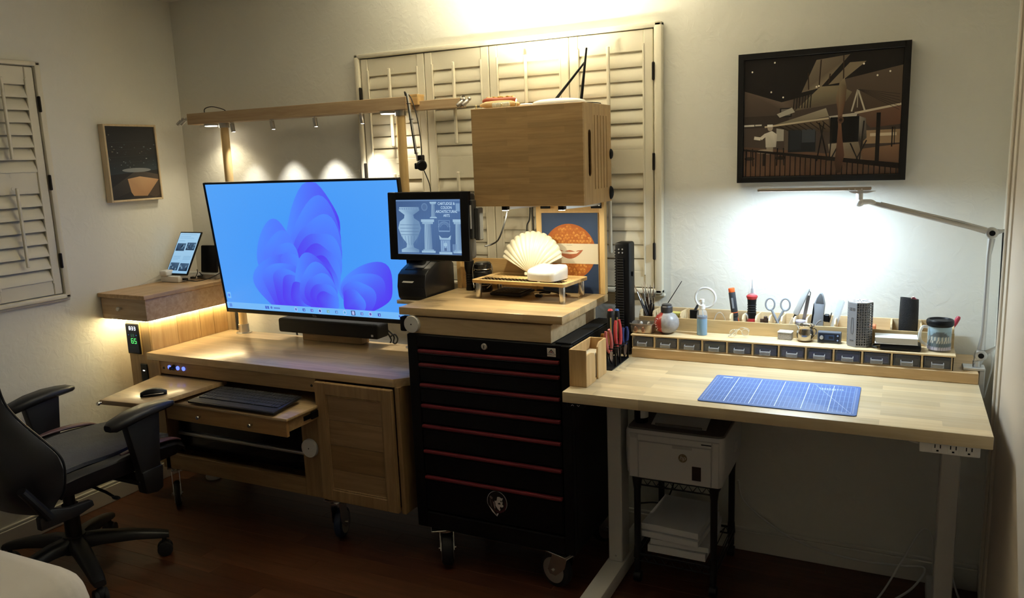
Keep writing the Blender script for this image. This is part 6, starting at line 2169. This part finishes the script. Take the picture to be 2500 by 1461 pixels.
# ================================================================== left end of the standing desk
def tissue_box():
    x0, x1, y0, y1, z0, z1 = -.981 + .004, -.916, -.706, -.510, DZ + .0004, .967
    t = thing('wooden_caddy', 'open pale wooden caddy with a curved notch holding folded paper', 'caddy', ((x0 + x1) / 2, (y0 + y1) / 2, z0))
    th = .006
    M_c = wood('caddy_wood', 'D8B682', 'C09A64', 'z', .5, seed=81)
    b = B()
    b.box(x0, x0 + th, y0, y1, z0, z1, .001)
    b.box(x0 + th, x1, y0, y0 + th, z0, z1, .001).box(x0 + th, x1, y1 - th, y1, z0, z1, .001)
    b.box(x0 + th, x1 - th, y0 + th, y1 - th, z0, z0 + th)
    prof = [(y0 + th, z0), (y1 - th, z0), (y1 - th, z1), (y1 - .045, z1)]
    ym = (y0 + y1) / 2
    # right side: two cheeks separated by a slot
    b.prism([(y0 + th, z0), (ym - .012, z0), (ym - .012, z1 - .040), (ym - .022, z1 - .026), (y0 + .045, z1 - .018), (y0 + th, z1 - .018)], x1 - th, x1, 'x')
    b.prism([(ym + .014, z0), (y1 - th, z0), (y1 - th, z1), (ym + .034, z1), (ym + .016, z1 - .014), (ym + .014, z1 - .03)], x1 - th, x1, 'x')
    b.obj('caddy_body', M_c, t)
    B().box(x0 + th + .004, x1 - th - .003, y0 + .03, y1 - .03, z0 + th, z1 - .035, .002).obj('paper_stack', mat('folded_paper', (.74, .70, .60), .8), t)


tissue_box()


def tool_rack():
    x0, x1, y0, y1, z0 = -.974, -.906, -.480, -.285, DZ + .0004
    t = thing('tool_rack', 'black wire tool rack with open slots on the standing desk', 'rack', ((x0 + x1) / 2, (y0 + y1) / 2, z0))
    B().box(x0, x1, y0, y1, z0, z0 + .004, .001).obj('base_tray', M_blackmet, t)
    zt = z0 + .068
    for (x, y) in ((x0 + .004, y0 + .05), (x1 - .004, y0 + .05), (x0 + .004, y1 - .004), (x1 - .004, y1 - .004), (x1 - .004, y0 + .10)):
        B().box(x - .003, x + .003, y - .003, y + .003, z0 + .004, zt, .0008).obj('post', M_blackmet, t)
    fr = B()
    for y in (y0 + .05, y0 + .085, y0 + .12, y1 - .005):
        fr.box(x0, x1, y - .002, y + .002, zt - .004, zt, .0006)
    for x in (x0 + .002, (x0 + x1) / 2, x1 - .002):
        fr.box(x - .002, x + .002, y0 + .048, y1 - .003, zt - .004, zt, .0006)
    fr.obj('slot_frame', M_blackmet, t)
    zz = z0 + .0045
    # pliers
    def pliers(name, label, x, y, hm, rx, ry, L_, grp=None):
        p = thing(name, label, 'pliers', (x, y, zz), local=True, rot=(rx, ry, R(70)))
        B().prism([(-.008, .02), (0, 0), (.008, .02), (.010, .04), (-.010, .04)], -.004, .004, 'y', .001).cyl((0, -.005, .042), (0, .005, .042), .009, n=14).obj('jaws', mat('dark_steel', (.20, .16, .15), .35, .9), p)
        for s in (-1, 1):
            B().tube([(s * .004, 0, .045), (s * .013, 0, .070), (s * .014, 0, .070 + L_ * .6), (s * .009, 0, .070 + L_)], [.004, .0065, .0065, .005], 8, 4).obj('grip', hm, p)
    red = mat('red_grip', (.55, .06, .06), .4)
    blu = mat('blue_grip', (.02, .035, .14), .4)
    pliers('red_pliers', 'pliers with two thick red grips in the tool rack', -.925, -.345, red, R(-4), R(2), .080)
    pliers('blue_pliers', 'small pliers with dark blue grips in the tool rack', -.918, -.302, blu, 0, R(2), .045)
    pliers('long_nose_pliers', 'slim pliers with pink-red grips leaning left in the tool rack', -.935, -.402, mat('pinkish_grip', (.50, .12, .11), .45), R(4), R(-14), .065)

    def driver(label, x, y, hm, cm, L_, r_=.010, tilt=0):
        p = thing('screwdriver', label, 'screwdriver', (x, y, zz), local=True, rot=(0, tilt, 0))
        B().cyl((0, 0, 0), (0, 0, .062), .0028, n=8).obj('shaft', M_chrome, p)
        B().lathe([(0, .058), (r_ * .7, .060), (r_, .072), (r_ * .85, .060 + L_ * .4), (r_, .060 + L_ * .85), (r_ * .8, .060 + L_), (0, .060 + L_)], n=14).obj('handle', hm, p)
        if cm:
            B().lathe([(0, .0605 + L_), (r_ * .8, .0605 + L_), (r_ * .55, .066 + L_), (0, .067 + L_)], n=14).obj('end_cap', cm, p)
            B().box(r_ * .2, r_ * .6, -r_ * 1.0, -r_ * .9, .075, .060 + L_ * .8).obj('print_strip', mat('yellow_print', (.65, .60, .25), .5), p)
    blk = mat('black_grip', (.012, .012, .013), .45)
    amb = mat('amber_handle', (.30, .12, .02), .2, coat=.4)
    driver('black screwdriver with a red end cap in the tool rack', -.962, -.330, blk, mat('red_cap', (.65, .06, .05), .4), .122, .0135)
    driver('black screwdriver with a blue end cap in the tool rack', -.946, -.302, blk, mat('blue_cap', (.05, .13, .40), .4), .118, .0105)
    driver('amber handled screwdriver in the tool rack, beside the wooden caddy', -.963, -.412, amb, None, .052, .009)
    driver('amber handled screwdriver in the tool rack, nearer the red capped one', -.957, -.378, amb, None, .052, .009)


tool_rack()


def tower_fan():
    t = thing('tower_fan', 'narrow black tower fan with a ribbed grille on the standing desk', 'fan', (-.945, -.205, DZ + .0004), local=True)
    B().box(-.030, .030, -.036, .036, 0, .014, .004, 2).obj('base', M_black, t)
    B().box(-.029, .029, -.034, .034, .014, .430, .008, 2).obj('tower', M_black, t)
    B().box(-.019, .006, -.0365, -.033, .030, .375, .001).obj('grille_recess', M_black, t)
    g = B()
    for i in range(34):
        g.box(-.019, .006, -.0385, -.0362, .034 + i * .010, .0385 + i * .010)
    g.obj('grille_bars', mat('grille_bar', (.028, .028, .029), .4), t, kind='stuff')
    s_ = B()
    for i in range(36):
        s_.box(-.0305, -.0285, -.030, -.022, .03 + i * .0105, .035 + i * .0105)
    s_.obj('side_vents', mat('grille_bar', (.028, .028, .029), .4), t, kind='stuff')
    for x, zz in ((-.012, .405), (.002, .405), (-.012, .392), (.002, .392)):
        B().lathe([(0, 0), (.0032, 0), (.0028, .0016), (0, .0016)], n=12, M=FR(x, -.0342, zz)).obj('button', mat('grey_button', (.35, .35, .36), .4), t)
    B().box(.029, .036, -.01, .004, .300, .318, .002).obj('side_clip', M_black, t)


tower_fan()


# ================================================================== desk lamp
def desk_lamp():
    y = -.270
    t = thing('clamp_lamp', 'silver swing-arm clamp lamp with a thin light bar', 'lamp', (.232, -.200, PZ))
    lx = .236
    y = -.215
    cl = B()
    cl.box(lx - .045, lx + .018, -.24, -.185, PZ + .0004, PZ + .010, .002).box(lx + .002, lx + .018, -.235, -.19, DZ - .085, PZ + .006, .002).box(lx - .03, lx + .018, -.235, -.19, DZ - .085, DZ - .078, .001)
    cl.cyl((lx - .018, -.212, DZ - .08), (lx - .018, -.212, DZ - .0365), .006, n=12)
    cl.obj('clamp', M_alu, t)
    a = Vector((lx + .004, y, .925))
    e = Vector((.247, y, 1.316))
    B().cyl((lx - .005, y, PZ + .008), (lx - .005, y, PZ + .03), .012, n=16).prism([(lx - .016, PZ + .02), (lx + .008, PZ + .02), (a.x + .016, a.z), (a.x + .004, a.z + .020), (a.x - .014, a.z + .012)], y - .009, y + .009, 'y', .002).obj('pivot_base', M_alu, t)
    for j, c in (('joint', a), ('joint', e)):
        o = B().cyl((c.x, y - .015, c.z), (c.x, y + .015, c.z), .017, n=24, bv=.003).obj('joint', M_alu, t)
        B().cyl((c.x, y - .0175, c.z), (c.x, y - .0148, c.z), .0085, n=16).obj('joint_screw', M_blackmet, o)
    lo = B()
    lo.tube([a + Vector((0, 0, .018)), a + Vector((.004, 0, .07)), e + Vector((-.004, 0, -.07)), e + Vector((0, 0, -.018))], [.012, .0075, .0075, .011], 10)
    lo.obj('lower_arm', M_alu, t)
    ear = B()
    ear.prism([(a.x + .008, a.z - .008), (a.x + .040, a.z + .022), (a.x + .044, a.z + .034), (a.x + .036, a.z + .030), (a.x + .004, a.z + .012)], y - .004, y + .004, 'y', .001)
    ear.obj('ear', M_alu, t)
    ear = B()
    ear.prism([(e.x + .006, e.z - .010), (e.x + .032, e.z + .002), (e.x + .034, e.z + .012), (e.x + .026, e.z + .010), (e.x + .004, e.z + .012)], y - .004, y + .004, 'y', .001)
    ear.obj('ear', M_alu, t)
    B().cyl((a.x + .041, y, a.z + .030), (e.x + .030, y, e.z + .008), .0024, n=8).obj('tension_rod', mat('dark_rod', (.05, .05, .052), .35, .6), t)
    hd = Vector((-.118, -.262, 1.420))
    u0 = e + Vector((-.016, 0, .006))
    up_ = B()
    up_.tube([u0, u0.lerp(hd, .12), u0.lerp(hd, .86), u0.lerp(hd, .97)], [.011, .0085, .0085, .006], 10)
    up_.obj('upper_arm', M_alu, t)
    B().tube([u0 + Vector((0, -.006, .008)), u0.lerp(hd, .2) + Vector((0, -.006, .010)), u0.lerp(hd, .86) + Vector((0, -.006, .008))], .0032, 7).obj('tension_rod', M_alu, t)
    k = B()
    k.ell(hd + Vector((-.014, 0, -.004)), (.016, .014, .014), 16, 10).cyl(hd + Vector((-.014, 0, 0)), hd + Vector((-.014, 0, .034)), .0105, n=16)
    k.tube([hd + Vector((-.014, 0, -.004)), hd + Vector((.02, 0, -.002)), u0.lerp(hd, .9)], [.010, .008, .006], 10, 3)
    k.prism([(-.165, 1.4525), (-.085, 1.4525), (-.110, 1.446), (-.150, 1.446)], hd.y - .012, hd.y + .012, 'y')
    k.obj('swivel', M_white, t)
    bar = B().box(-.449, -.098, -.286, -.240, 1.4555, 1.4650, .003, 2).obj('light_bar', mat('champagne_bar', (.50, .43, .36), .35, .6), t)
    B().box(-.444, -.175, -.272, -.247, 1.4549, 1.4556).obj('diffuser', mat('bar_diffuser', (.9, .9, .9), .4, emit=(.90, .96, 1.), es=8.), bar)
    for x in (-.125, -.145, -.163):
        B().cyl((x, -.2866, 1.460), (x, -.2856, 1.460), .0022, n=10).obj('touch_dot', M_white, bar)
    light('bar_bulb', 'AREA', (-.31, -.260, 1.4535), 2.0, (.64, .83, 1.), .26, .024, target=(-.31, -.240, 0.8), parent=t)
    B().tube([(lx + .03, y + .01, .945), (lx + .038, y + .01, .89), (lx + .03, y + .01, .83), (lx + .022, y + .01, .78)], .0022, 6, 5).obj('lamp_cord', M_cable_w, t)


desk_lamp()


# ================================================================== printer on its cart
def printer_cart():
    x0, x1, y0, y1 = -.855, -.548, -.410, -.060
    t = thing('wire_cart', 'black two-tier wire cart on casters below the standing desk', 'cart', ((x0 + x1) / 2, (y0 + y1) / 2, 0))
    M_w = mat('black_wire', (.011, .011, .012), .4)
    for x in (x0 + .012, x1 - .012):
        for y in (y0 + .012, y1 - .012):
            B().cyl((x, y, .05), (x, y, .425), .0125, n=14).cyl((x, y, .10), (x, y, .145), .016, .0135, 14).cyl((x, y, .375), (x, y, .425), .0135, .019, 14).obj('post', M_w, t)
            c = B().cyl((x, y, .028), (x, y, .055), .010, n=10).cyl((x - .014, y, .021), (x + .014, y, .021), .0208, n=18, bv=.004).obj('caster', M_w, t)
    for zt, nm in ((.425, 'shelf'), (.120, 'shelf')):
        b = B()
        for y in (y0 + .004, y1 - .004):
            b.box(x0, x1, y - .003, y + .003, zt - .008, zt, .001).box(x0, x1, y - .003, y + .003, zt - .034, zt - .029, .001)
            n = 8
            for i in range(n):
                a = x0 + .02 + (x1 - x0 - .04) * i / n
                c = x0 + .02 + (x1 - x0 - .04) * (i + 1) / n
                m_ = (a + c) / 2
                b.tube([(a, y, zt - .030), (m_, y, zt - .006), (c, y, zt - .030)], .0018, 5)
        for x in (x0 + .004, x1 - .004):
            b.box(x - .003, x + .003, y0, y1, zt - .008, zt, .001).box(x - .003, x + .003, y0, y1, zt - .034, zt - .029, .001)
        for i in range(13):
            x = x0 + .012 + (x1 - x0 - .024) * i / 12
            b.cyl((x, y0, zt - .003), (x, y1, zt - .003), .0018, n=6)
        b.obj(nm, M_w, t)
    # stacks of paper on the lower tier
    M_pap = mat('white_paper', (.78, .78, .79), .75)
    z = .1204
    specs = [('paper bundle at the bottom of the pile on the wire cart', .028, 0, .0, 0.), ('second paper bundle from the bottom of the pile on the wire cart', .020, 2, .006, .004), ('paper bundle third up in the pile on the wire cart', .022, -4, -.014, -.006), ('top paper bundle of the pile on the wire cart', .024, -3, -.018, .002)]
    for lab, th, rz, dx, dy in specs:
        q = B()
        W, D = .216, .279
        rs = []
        for j in range(9):
            s = j / 8
            sag = .010 * (1 - s) ** 2 if False else 0
            yy = -D / 2 + D * s
            dr_ = -.010 * max(0, (.25 - s)) / .25
            rs.append([(-W / 2, yy, .0005 + dr_ * 0), (W / 2, yy, .0005), (W / 2, yy, th), (W * .2, yy, th + .003 * sin(3 * s)), (-W * .2, yy, th + .002 * cos(2 * s)), (-W / 2, yy, th)])
        q.loft(rs)
        q.obj('paper_bundle', M_pap, at=(-.701 + dx, -.245 + dy, z), rz=R(rz), local=True, label=lab, cat='paper')
        z += th + .0045


printer_cart()


def laser_printer():
    x0, x1, yf, yb = -.880, -.520, -.425, -.085
    z0, z1 = .4255, .612
    t = thing('laser_printer', 'white laser printer with a grey top and hp badge on the wire cart', 'printer', ((x0 + x1) / 2, (yf + yb) / 2, z0))
    M_w = mat('printer_white', (.66, .65, .64), .45)
    def rr(xa, xb, ya, yb_, z, r_=.02):
        pts = []
        for cx_, cy_, a0 in ((xb - r_, yb_ - r_, 0), (xa + r_, yb_ - r_, 90), (xa + r_, ya + r_, 180), (xb - r_, ya + r_, 270)):
            for k in range(5):
                a = R(a0 + k * 22.5)
                pts.append((cx_ + r_ * cos(a), cy_ + r_ * sin(a), z))
        return pts
    B().loft([rr(x0 + .012, x1 - .012, yf + .008, yb - .02, z0), rr(x0 + .004, x1 - .004, yf, yb - .01, z0 + .02), rr(x0, x1, yf - .002, yb, z0 + .10), rr(x0, x1, yf, yb, z1 - .010), rr(x0 + .003, x1 - .003, yf + .003, yb - .003, z1)]).obj('body', M_w, t, angle=40)
    B().loft([rr(x0 + .006, x1 - .006, yf + .004, yb - .004, z1), rr(x0 + .008, x1 - .008, yf + .008, yb - .008, z1 + .006)]).obj('top_deck', mat('printer_grey', (.16, .15, .145), .5), t)
    B().box(x0 + .02, x1 - .02, yb - .12, yb - .01, z1 + .006, z1 + .050, .012, 2).obj('rear_hood', mat('printer_grey', (.16, .15, .145), .5), t)
    # curved output sheet
    rs = []
    for j in range(9):
        s = j / 8
        yy = yf + .050 + .18 * s
        zz = z1 + .008 + .034 * sin(s * 1.5)
        rs.append([(x0 + .085, yy, zz), (x1 - .075, yy, zz), (x1 - .075, yy, zz + .0012), (x0 + .085, yy, zz + .0012)])
    B().loft(rs).obj('output_paper', mat('white_paper', (.78, .78, .79), .75), t)
    B().box(x0 + .10, x1 - .09, yf + .046, yf + .052, z1 + .006, z1 + .016, .001).obj('paper_stop', mat('printer_grey', (.16, .15, .145), .5), t)
    # drop-down front with shadow gap
    a0, a1, c0, c1 = x0 + .052, x1 - .046, z0 + .006, z1 - .040
    d = B().box(a0, a1, yf - .0052, yf + .004, c0, c1, .002).obj('front_door', M_w, t)
    # fascia strips leave a real gap round the door
    B().box(x0 + .018, a0 - .0025, yf - .0052, yf + .004, c0, z1 - .014, .002).obj('fascia', M_w, t)
    B().box(a1 + .0025, x1 - .018, yf - .0052, yf + .004, c0, z1 - .014, .002).obj('fascia', M_w, t)
    B().box(a0 - .0025, a1 + .0025, yf - .0052, yf + .004, c1 + .0025, z1 - .014, .002).obj('fascia', M_w, t)
    B().box(a0 + .125, a0 + .195, yf - .0058, yf - .0048, c1 - .012, c1, .0005).obj('door_grip', mat('grip_grey', (.48, .47, .46), .5), d)
    lx_, lz_ = a0 + .163, c0 + .096
    lg = B().lathe([(0, 0), (.0155, 0), (.0155, .0008), (0, .0008)], n=28, M=FR(lx_, yf - .0051, lz_)).obj('logo_disc', mat('logo_brown', (.25, .18, .10), .4), d)
    text('hp', .023, mat('logo_white', (.72, .70, .66), .4), lg, FR(lx_, yf - .0061, lz_ + .001), depth=.0001, shear=.25)
    B().box(a1 - .066, a1 - .034, yf - .0060, yf - .0048, c0 + .018, c0 + .070, .002).obj('paper_gauge', mat('gauge_dark', (.030, .018, .012), .3), d)
    B().box(x1 - .08, x1 - .045, yf - .0058, yf + .0, z1 - .028, z1 - .024, .0005).obj('status_slot', M_black, t)
    b = B().box(x0 + .022, x0 + .046, yf - .0062, yf + .001, z1 - .030, z1 - .018, .001)
    b.obj('power_button', mat('button_edge', (.55, .54, .53), .5), t)
    B().box(x1 - .001, x1 + .003, -.24, -.20, z0 + .075, z0 + .115, .0012).obj('side_latch', M_white, t)
    # dark bottle standing on the printer's rear left corner
    q = thing('toner_bottle', 'dark bottle with a white label on top of the laser printer', 'bottle', (x0 + .040, yf + .075, z1 + .0062), local=True)
    B().lathe([(0, 0), (.024, 0), (.026, .004), (.026, .085), (.018, .098), (.011, .102), (.011, .115), (0, .116)], n=22).obj('bottle', M_black, q)
    v = [(.0263 * cos(R(a)), .0263 * sin(R(a))) for a in range(-80, 11, 15)]
    B().loft([[(x, y, .02) for x, y in v], [(x, y, .075) for x, y in v]], cap=False, closed=False).obj('label_paper', M_white, q)


laser_printer()
B().tube([(-.545, -.02, .30), (-.52, -.012, .21), (-.39, -.022, .118), (-.25, -.022, .066), (-.09, -.024, .050), (.05, -.024, .058), (.126, -.030, .066), (.09, -.10, .020), (.02, -.20, .0045), (-.07, -.33, .0045)], .0042, 8, 8).obj('mains_lead', M_cable_w, at=(-.25, -.022, 0), label='long white cord sagging along the wall below the standing desk', cat='cable')
B().tube([(-.09, -.35, .0045), (-.02, -.20, .010), (.05, -.11, .12), (.100, -.085, .225), (.125, -.08, .242), (.145, -.08, .205), (.150, -.08, .12), (.150, -.06, .07)], .0036, 8, 8).obj('arched_lead', M_cable_w, at=(.10, -.09, 0), label='white cord arching up from the floor beside the right desk leg', cat='cable')
B().tube([(.205, -.05, .10), (.215, -.06, .06), (.235, -.10, .012), (.262, -.20, .0045), (.270, -.30, .0045)], .0040, 8, 6).obj('wall_lead', M_cable_w, at=(.24, -.15, 0), label='white cord running down into the right corner behind the desk leg', cat='cable')
B().tube([(-.80, -.03, .36), (-.805, -.025, .25), (-.84, -.03, .165), (-.90, -.03, .15), (-.96, -.04, .14)], .0035, 7, 6).obj('cart_lead', M_cable_b, at=(-.85, -.03, .14), label='black cord behind the wire cart', cat='cable')
B().lathe([(0, 0), (.036, 0), (.040, .006), (.040, .016), (.034, .018), (.030, .010), (0, .008)], n=28).obj('floor_dish', mat('dish_white', (.72, .70, .66), .5), at=(-3.19, -.265, .0003), local=True, label='small white round dish on the floor under the computer desk', cat='dish')


# ================================================================== gaming chair
def chair():
    t = thing('gaming_chair', 'black gaming chair with armrests and a grey seat pad facing the desk', 'chair', (-2.945, -1.205, 0), local=True)
    M_ch = mat('black_faux_leather', (.012, .012, .015), .42, bump=(220, .15, .001))
    M_pl = mat('chair_plastic', (.011, .011, .012), .42)
    # star base
    for k in range(5):
        a = R(50 + 72 * k)
        d = Vector((cos(a), sin(a), 0))
        s_ = Vector((-d.y, d.x, 0))
        rs = []
        for u, zc, w_, h_ in ((.02, .135, .034, .030), (.10, .135, .032, .026), (.22, .118, .028, .020), (.31, .098, .025, .016), (.345, .090, .020, .012)):
            c = d * u + Vector((0, 0, zc))
            rs.append([c + s_ * w_ * x + Vector((0, 0, h_ * z)) for x, z in ((-1, -.7), (-.6, -1), (.6, -1), (1, -.7), (1, .4), (.6, 1), (-.6, 1), (-1, .4))])
        B().loft(rs).obj('base_leg', M_pl, t, angle=50)
        c = d * .325
        cs = B().cyl((c.x, c.y, .055), (c.x, c.y, .092), .009, n=10)
        q = s_
        for sg in (-1, 1):
            p0 = c + q * sg * .008 + Vector((0, 0, .031))
            cs.cyl(p0, p0 + q * sg * .017, .0305, n=22, bv=.005)
        cs.ell((c.x, c.y, .042), (.024, .024, .026), 14, 8)
        cs.obj('caster', M_blackrub, t)
    B().cyl((0, 0, .10), (0, 0, .17), .050, .042, 24).cyl((0, 0, .17), (0, 0, .30), .030, n=20).cyl((0, 0, .30), (0, 0, .385), .022, n=18).obj('gas_column', M_pl, t)
    B().box(-.10, .10, -.16, .15, .375, .405, .008, 2).box(-.05, .05, -.09, .09, .350, .380, .010, 2).obj('tilt_mechanism', M_pl, t)
    B().tube([(.04, .05, .37), (.16, .05, .355), (.215, .045, .345)], [.006, .006, .005], 8).ell((.225, .045, .344), (.022, .011, .007), 12, 8).obj('lever', M_pl, t)

    # seat: dished cushion with raised side bolsters
    def seat_ring(y, w_, z0, z1, bol, n=20):
        pts = []
        for i in range(n):
            s = i / (n - 1)
            x = -w_ + 2 * w_ * s
            k = abs(x) / w_
            zz = z1 + bol * max(0, (k - .58) / .42) ** 1.2 - (.030 if k > .97 else 0)
            pts.append((x, y, zz))
        for i in range(n):
            s = 1 - i / (n - 1)
            x = (-w_ + 2 * w_ * s)
            k = abs(x) / w_
            pts.append((x * .94, y, z0 + .030 * k ** 4))
        return pts
    rs = [seat_ring(-.250, .20, .425, .455, .0), seat_ring(-.235, .235, .405, .485, .02), seat_ring(-.10, .255, .400, .488, .035), seat_ring(.05, .268, .400, .488, .038), seat_ring(.20, .278, .400, .490, .030), seat_ring(.31, .280, .402, .485, .022), seat_ring(.355, .272, .410, .468, .012), seat_ring(.372, .25, .425, .448, .0)]
    B().loft(rs).obj('seat', M_ch, t, angle=60)
    # woven pad lying on the seat
    n = 12
    rs = []
    for j in range(11):
        s = j / 10
        y = -.215 + .555 * s
        w_ = .205 - .01 * abs(2 * s - 1) ** 3
        dz = -.012 * max(0, (s - .88) / .12)
        up_ = [(-w_ + 2 * w_ * i / (n - 1), y, .509 + dz + .0035 * sin(i * 2.1 + j * 1.3) + .010 * (2 * i / (n - 1) - 1) ** 4) for i in range(n)]
        lo_ = [(x, yy, zz - .014) for x, yy, zz in up_[::-1]]
        rs.append(up_ + lo_)
    B().loft(rs).obj('seat_pad', mat('slate_fabric', (.085, .090, .110), .85, bump=(120, .6, .004), var=(18, .25)), t, angle=60)
    # coloured inlay on the side bolsters
    for s in (-1, 1):
        B().tube([(s * .262, .06, .520), (s * .266, .14, .522), (s * .266, .22, .517), (s * .262, .30, .505), (s * .255, .345, .485)], [.008, .018, .020, .017, .008], 10, 3, flat=.45).obj('bolster_inlay', mat('plum_inlay', (.10, .05, .06), .4), t)

    # backrest: hourglass with wings, reclined
    def br(h, w_, th, wing, n=22):
        lean = R(17)
        pts = []
        for i in range(n):
            s = i / (n - 1)
            x = -w_ + 2 * w_ * s
            k = abs(x) / w_
            pts.append((x, .045 + wing * max(0, (k - .5) / .5) ** 1.4 - (.018 if k > .97 else 0)))
        for i in range(n):
            s = 1 - i / (n - 1)
            x = -w_ + 2 * w_ * s
            k = abs(x) / w_
            pts.append((x * .97, -th + .030 * k ** 3 + wing * .8 * max(0, (k - .6) / .4) ** 1.6))
        out = []
        for x, y in pts:
            out.append((x, -.225 - h * sin(lean) + y, .375 + h * cos(lean)))
        return out
    B().loft([br(0, .17, .02, .0), br(.02, .205, .045, .01), br(.10, .262, .060, .045), br(.19, .283, .065, .070), br(.25, .280, .065, .075), br(.32, .252, .062, .060), br(.40, .215, .060, .040), br(.48, .198, .058, .030), br(.58, .205, .056, .040), br(.68, .225, .054, .045), br(.76, .215, .050, .030), br(.84, .165, .045, .010), br(.88, .12, .03, .0)]).obj('backrest', mat('smooth_black_leather', (.012, .012, .014), .38, bump=(220, .15, .001), sheen=.1), t, angle=60)
    # piping along the wings
    for s in (-1, 1):
        pts = []
        for h, w_, wing in ((.06, .24, .03), (.10, .262, .045), (.19, .283, .070), (.25, .280, .075), (.32, .252, .060), (.40, .215, .040), (.48, .198, .030), (.58, .205, .040)):
            pts.append((s * w_ * .985, -.225 - h * sin(R(17)) + .035 + wing, .375 + h * cos(R(17))))
        B().tube(pts, .0045, 7, 4).obj('seam_piping', mat('seam_leather', (.012, .012, .014), .4), t)
    # recliner side brackets
    for s in (-1, 1):
        q = B().tube([(s * .275, -.335, .535), (s * .285, -.30, .475), (s * .285, -.265, .415)], [.028, .030, .034], 12, 3, flat=.55)
        q.prism([(-.30, .375), (-.30, .420), (-.255, .438), (-.19, .415), (-.10, .408), (-.095, .385), (-.16, .372)], s * .285 - .014, s * .285 + .014, 'x', .004)
        q.obj('recliner_cover', M_pl, t)
    # armrests
    for s in (-1, 1):
        x = s * .310 - .012
        B().loft([[(x + w_ * cx_, y, z + h_ * cz_) for cx_, cz_ in ((-1, -.4), (-.7, -1), (.7, -1), (1, -.4), (1, .4), (.75, 1), (-.75, 1), (-1, .4))] for y, z, w_, h_ in ((-.005, .650, .020, .012), (.015, .652, .036, .018), (.09, .666, .044, .020), (.17, .674, .046, .018), (.235, .674, .042, .015), (.275, .672, .032, .012), (.290, .670, .018, .008))]).obj('armrest_pad', M_pl, t, angle=50)
        B().prism([(.060, .655), (.215, .662), (.190, .42), (.150, .385), (.105, .385), (.100, .44)], x - .020, x + .020, 'x', .006).prism([(.10, .44), (.20, .44), (.19, .345), (.16, .335), (.11, .345)], x - .026, x + .026, 'x', .008).obj('armrest_post', M_pl, t)
        B().box(min(x, s * .08), max(x, s * .08), .10, .17, .380, .398, .004).obj('armrest_bracket', M_pl, t)


chair()


# ================================================================== bed corner
def bed():
    x0, x1, y0, y1 = -3.36, -1.87, -3.75, -1.815
    t = thing('bed', 'corner of a low bed under a pale rumpled blanket', 'bed', ((x0 + x1) / 2, (y0 + y1) / 2, 0))
    B().box(x0 + .04, x1 - .04, y0 + .02, y1 - .04, .06, .30, .01).obj('bed_base', mat('bed_frame', (.05, .03, .02), .5), t)
    for x in (x0 + .08, x1 - .08):
        for y in (y0 + .08, y1 - .08):
            B().box(x - .03, x + .03, y - .03, y + .03, 0, .07).obj('foot', mat('bed_frame', (.05, .03, .02), .5), t)
    tmp = B().box(x0, x1, y0, y1, .12, .595, .13, 6)
    bmesh.ops.subdivide_edges(tmp.bm, edges=tmp.bm.edges[:], cuts=3, use_grid_fill=True)
    rr = random.Random(9)
    from mathutils import noise
    for v in tmp.bm.verts:
        n_ = noise.noise(v.co * 4.0) * .014 + noise.noise(v.co * 11) * .005
        if v.co.z > .2:
            v.co += Vector((n_ * .6, n_ * .6, n_))
    tmp.obj('blanket', mat('pale_blanket', (.66, .61, .54), .85, bump=(60, .25, .003)), t, angle=80)


bed()
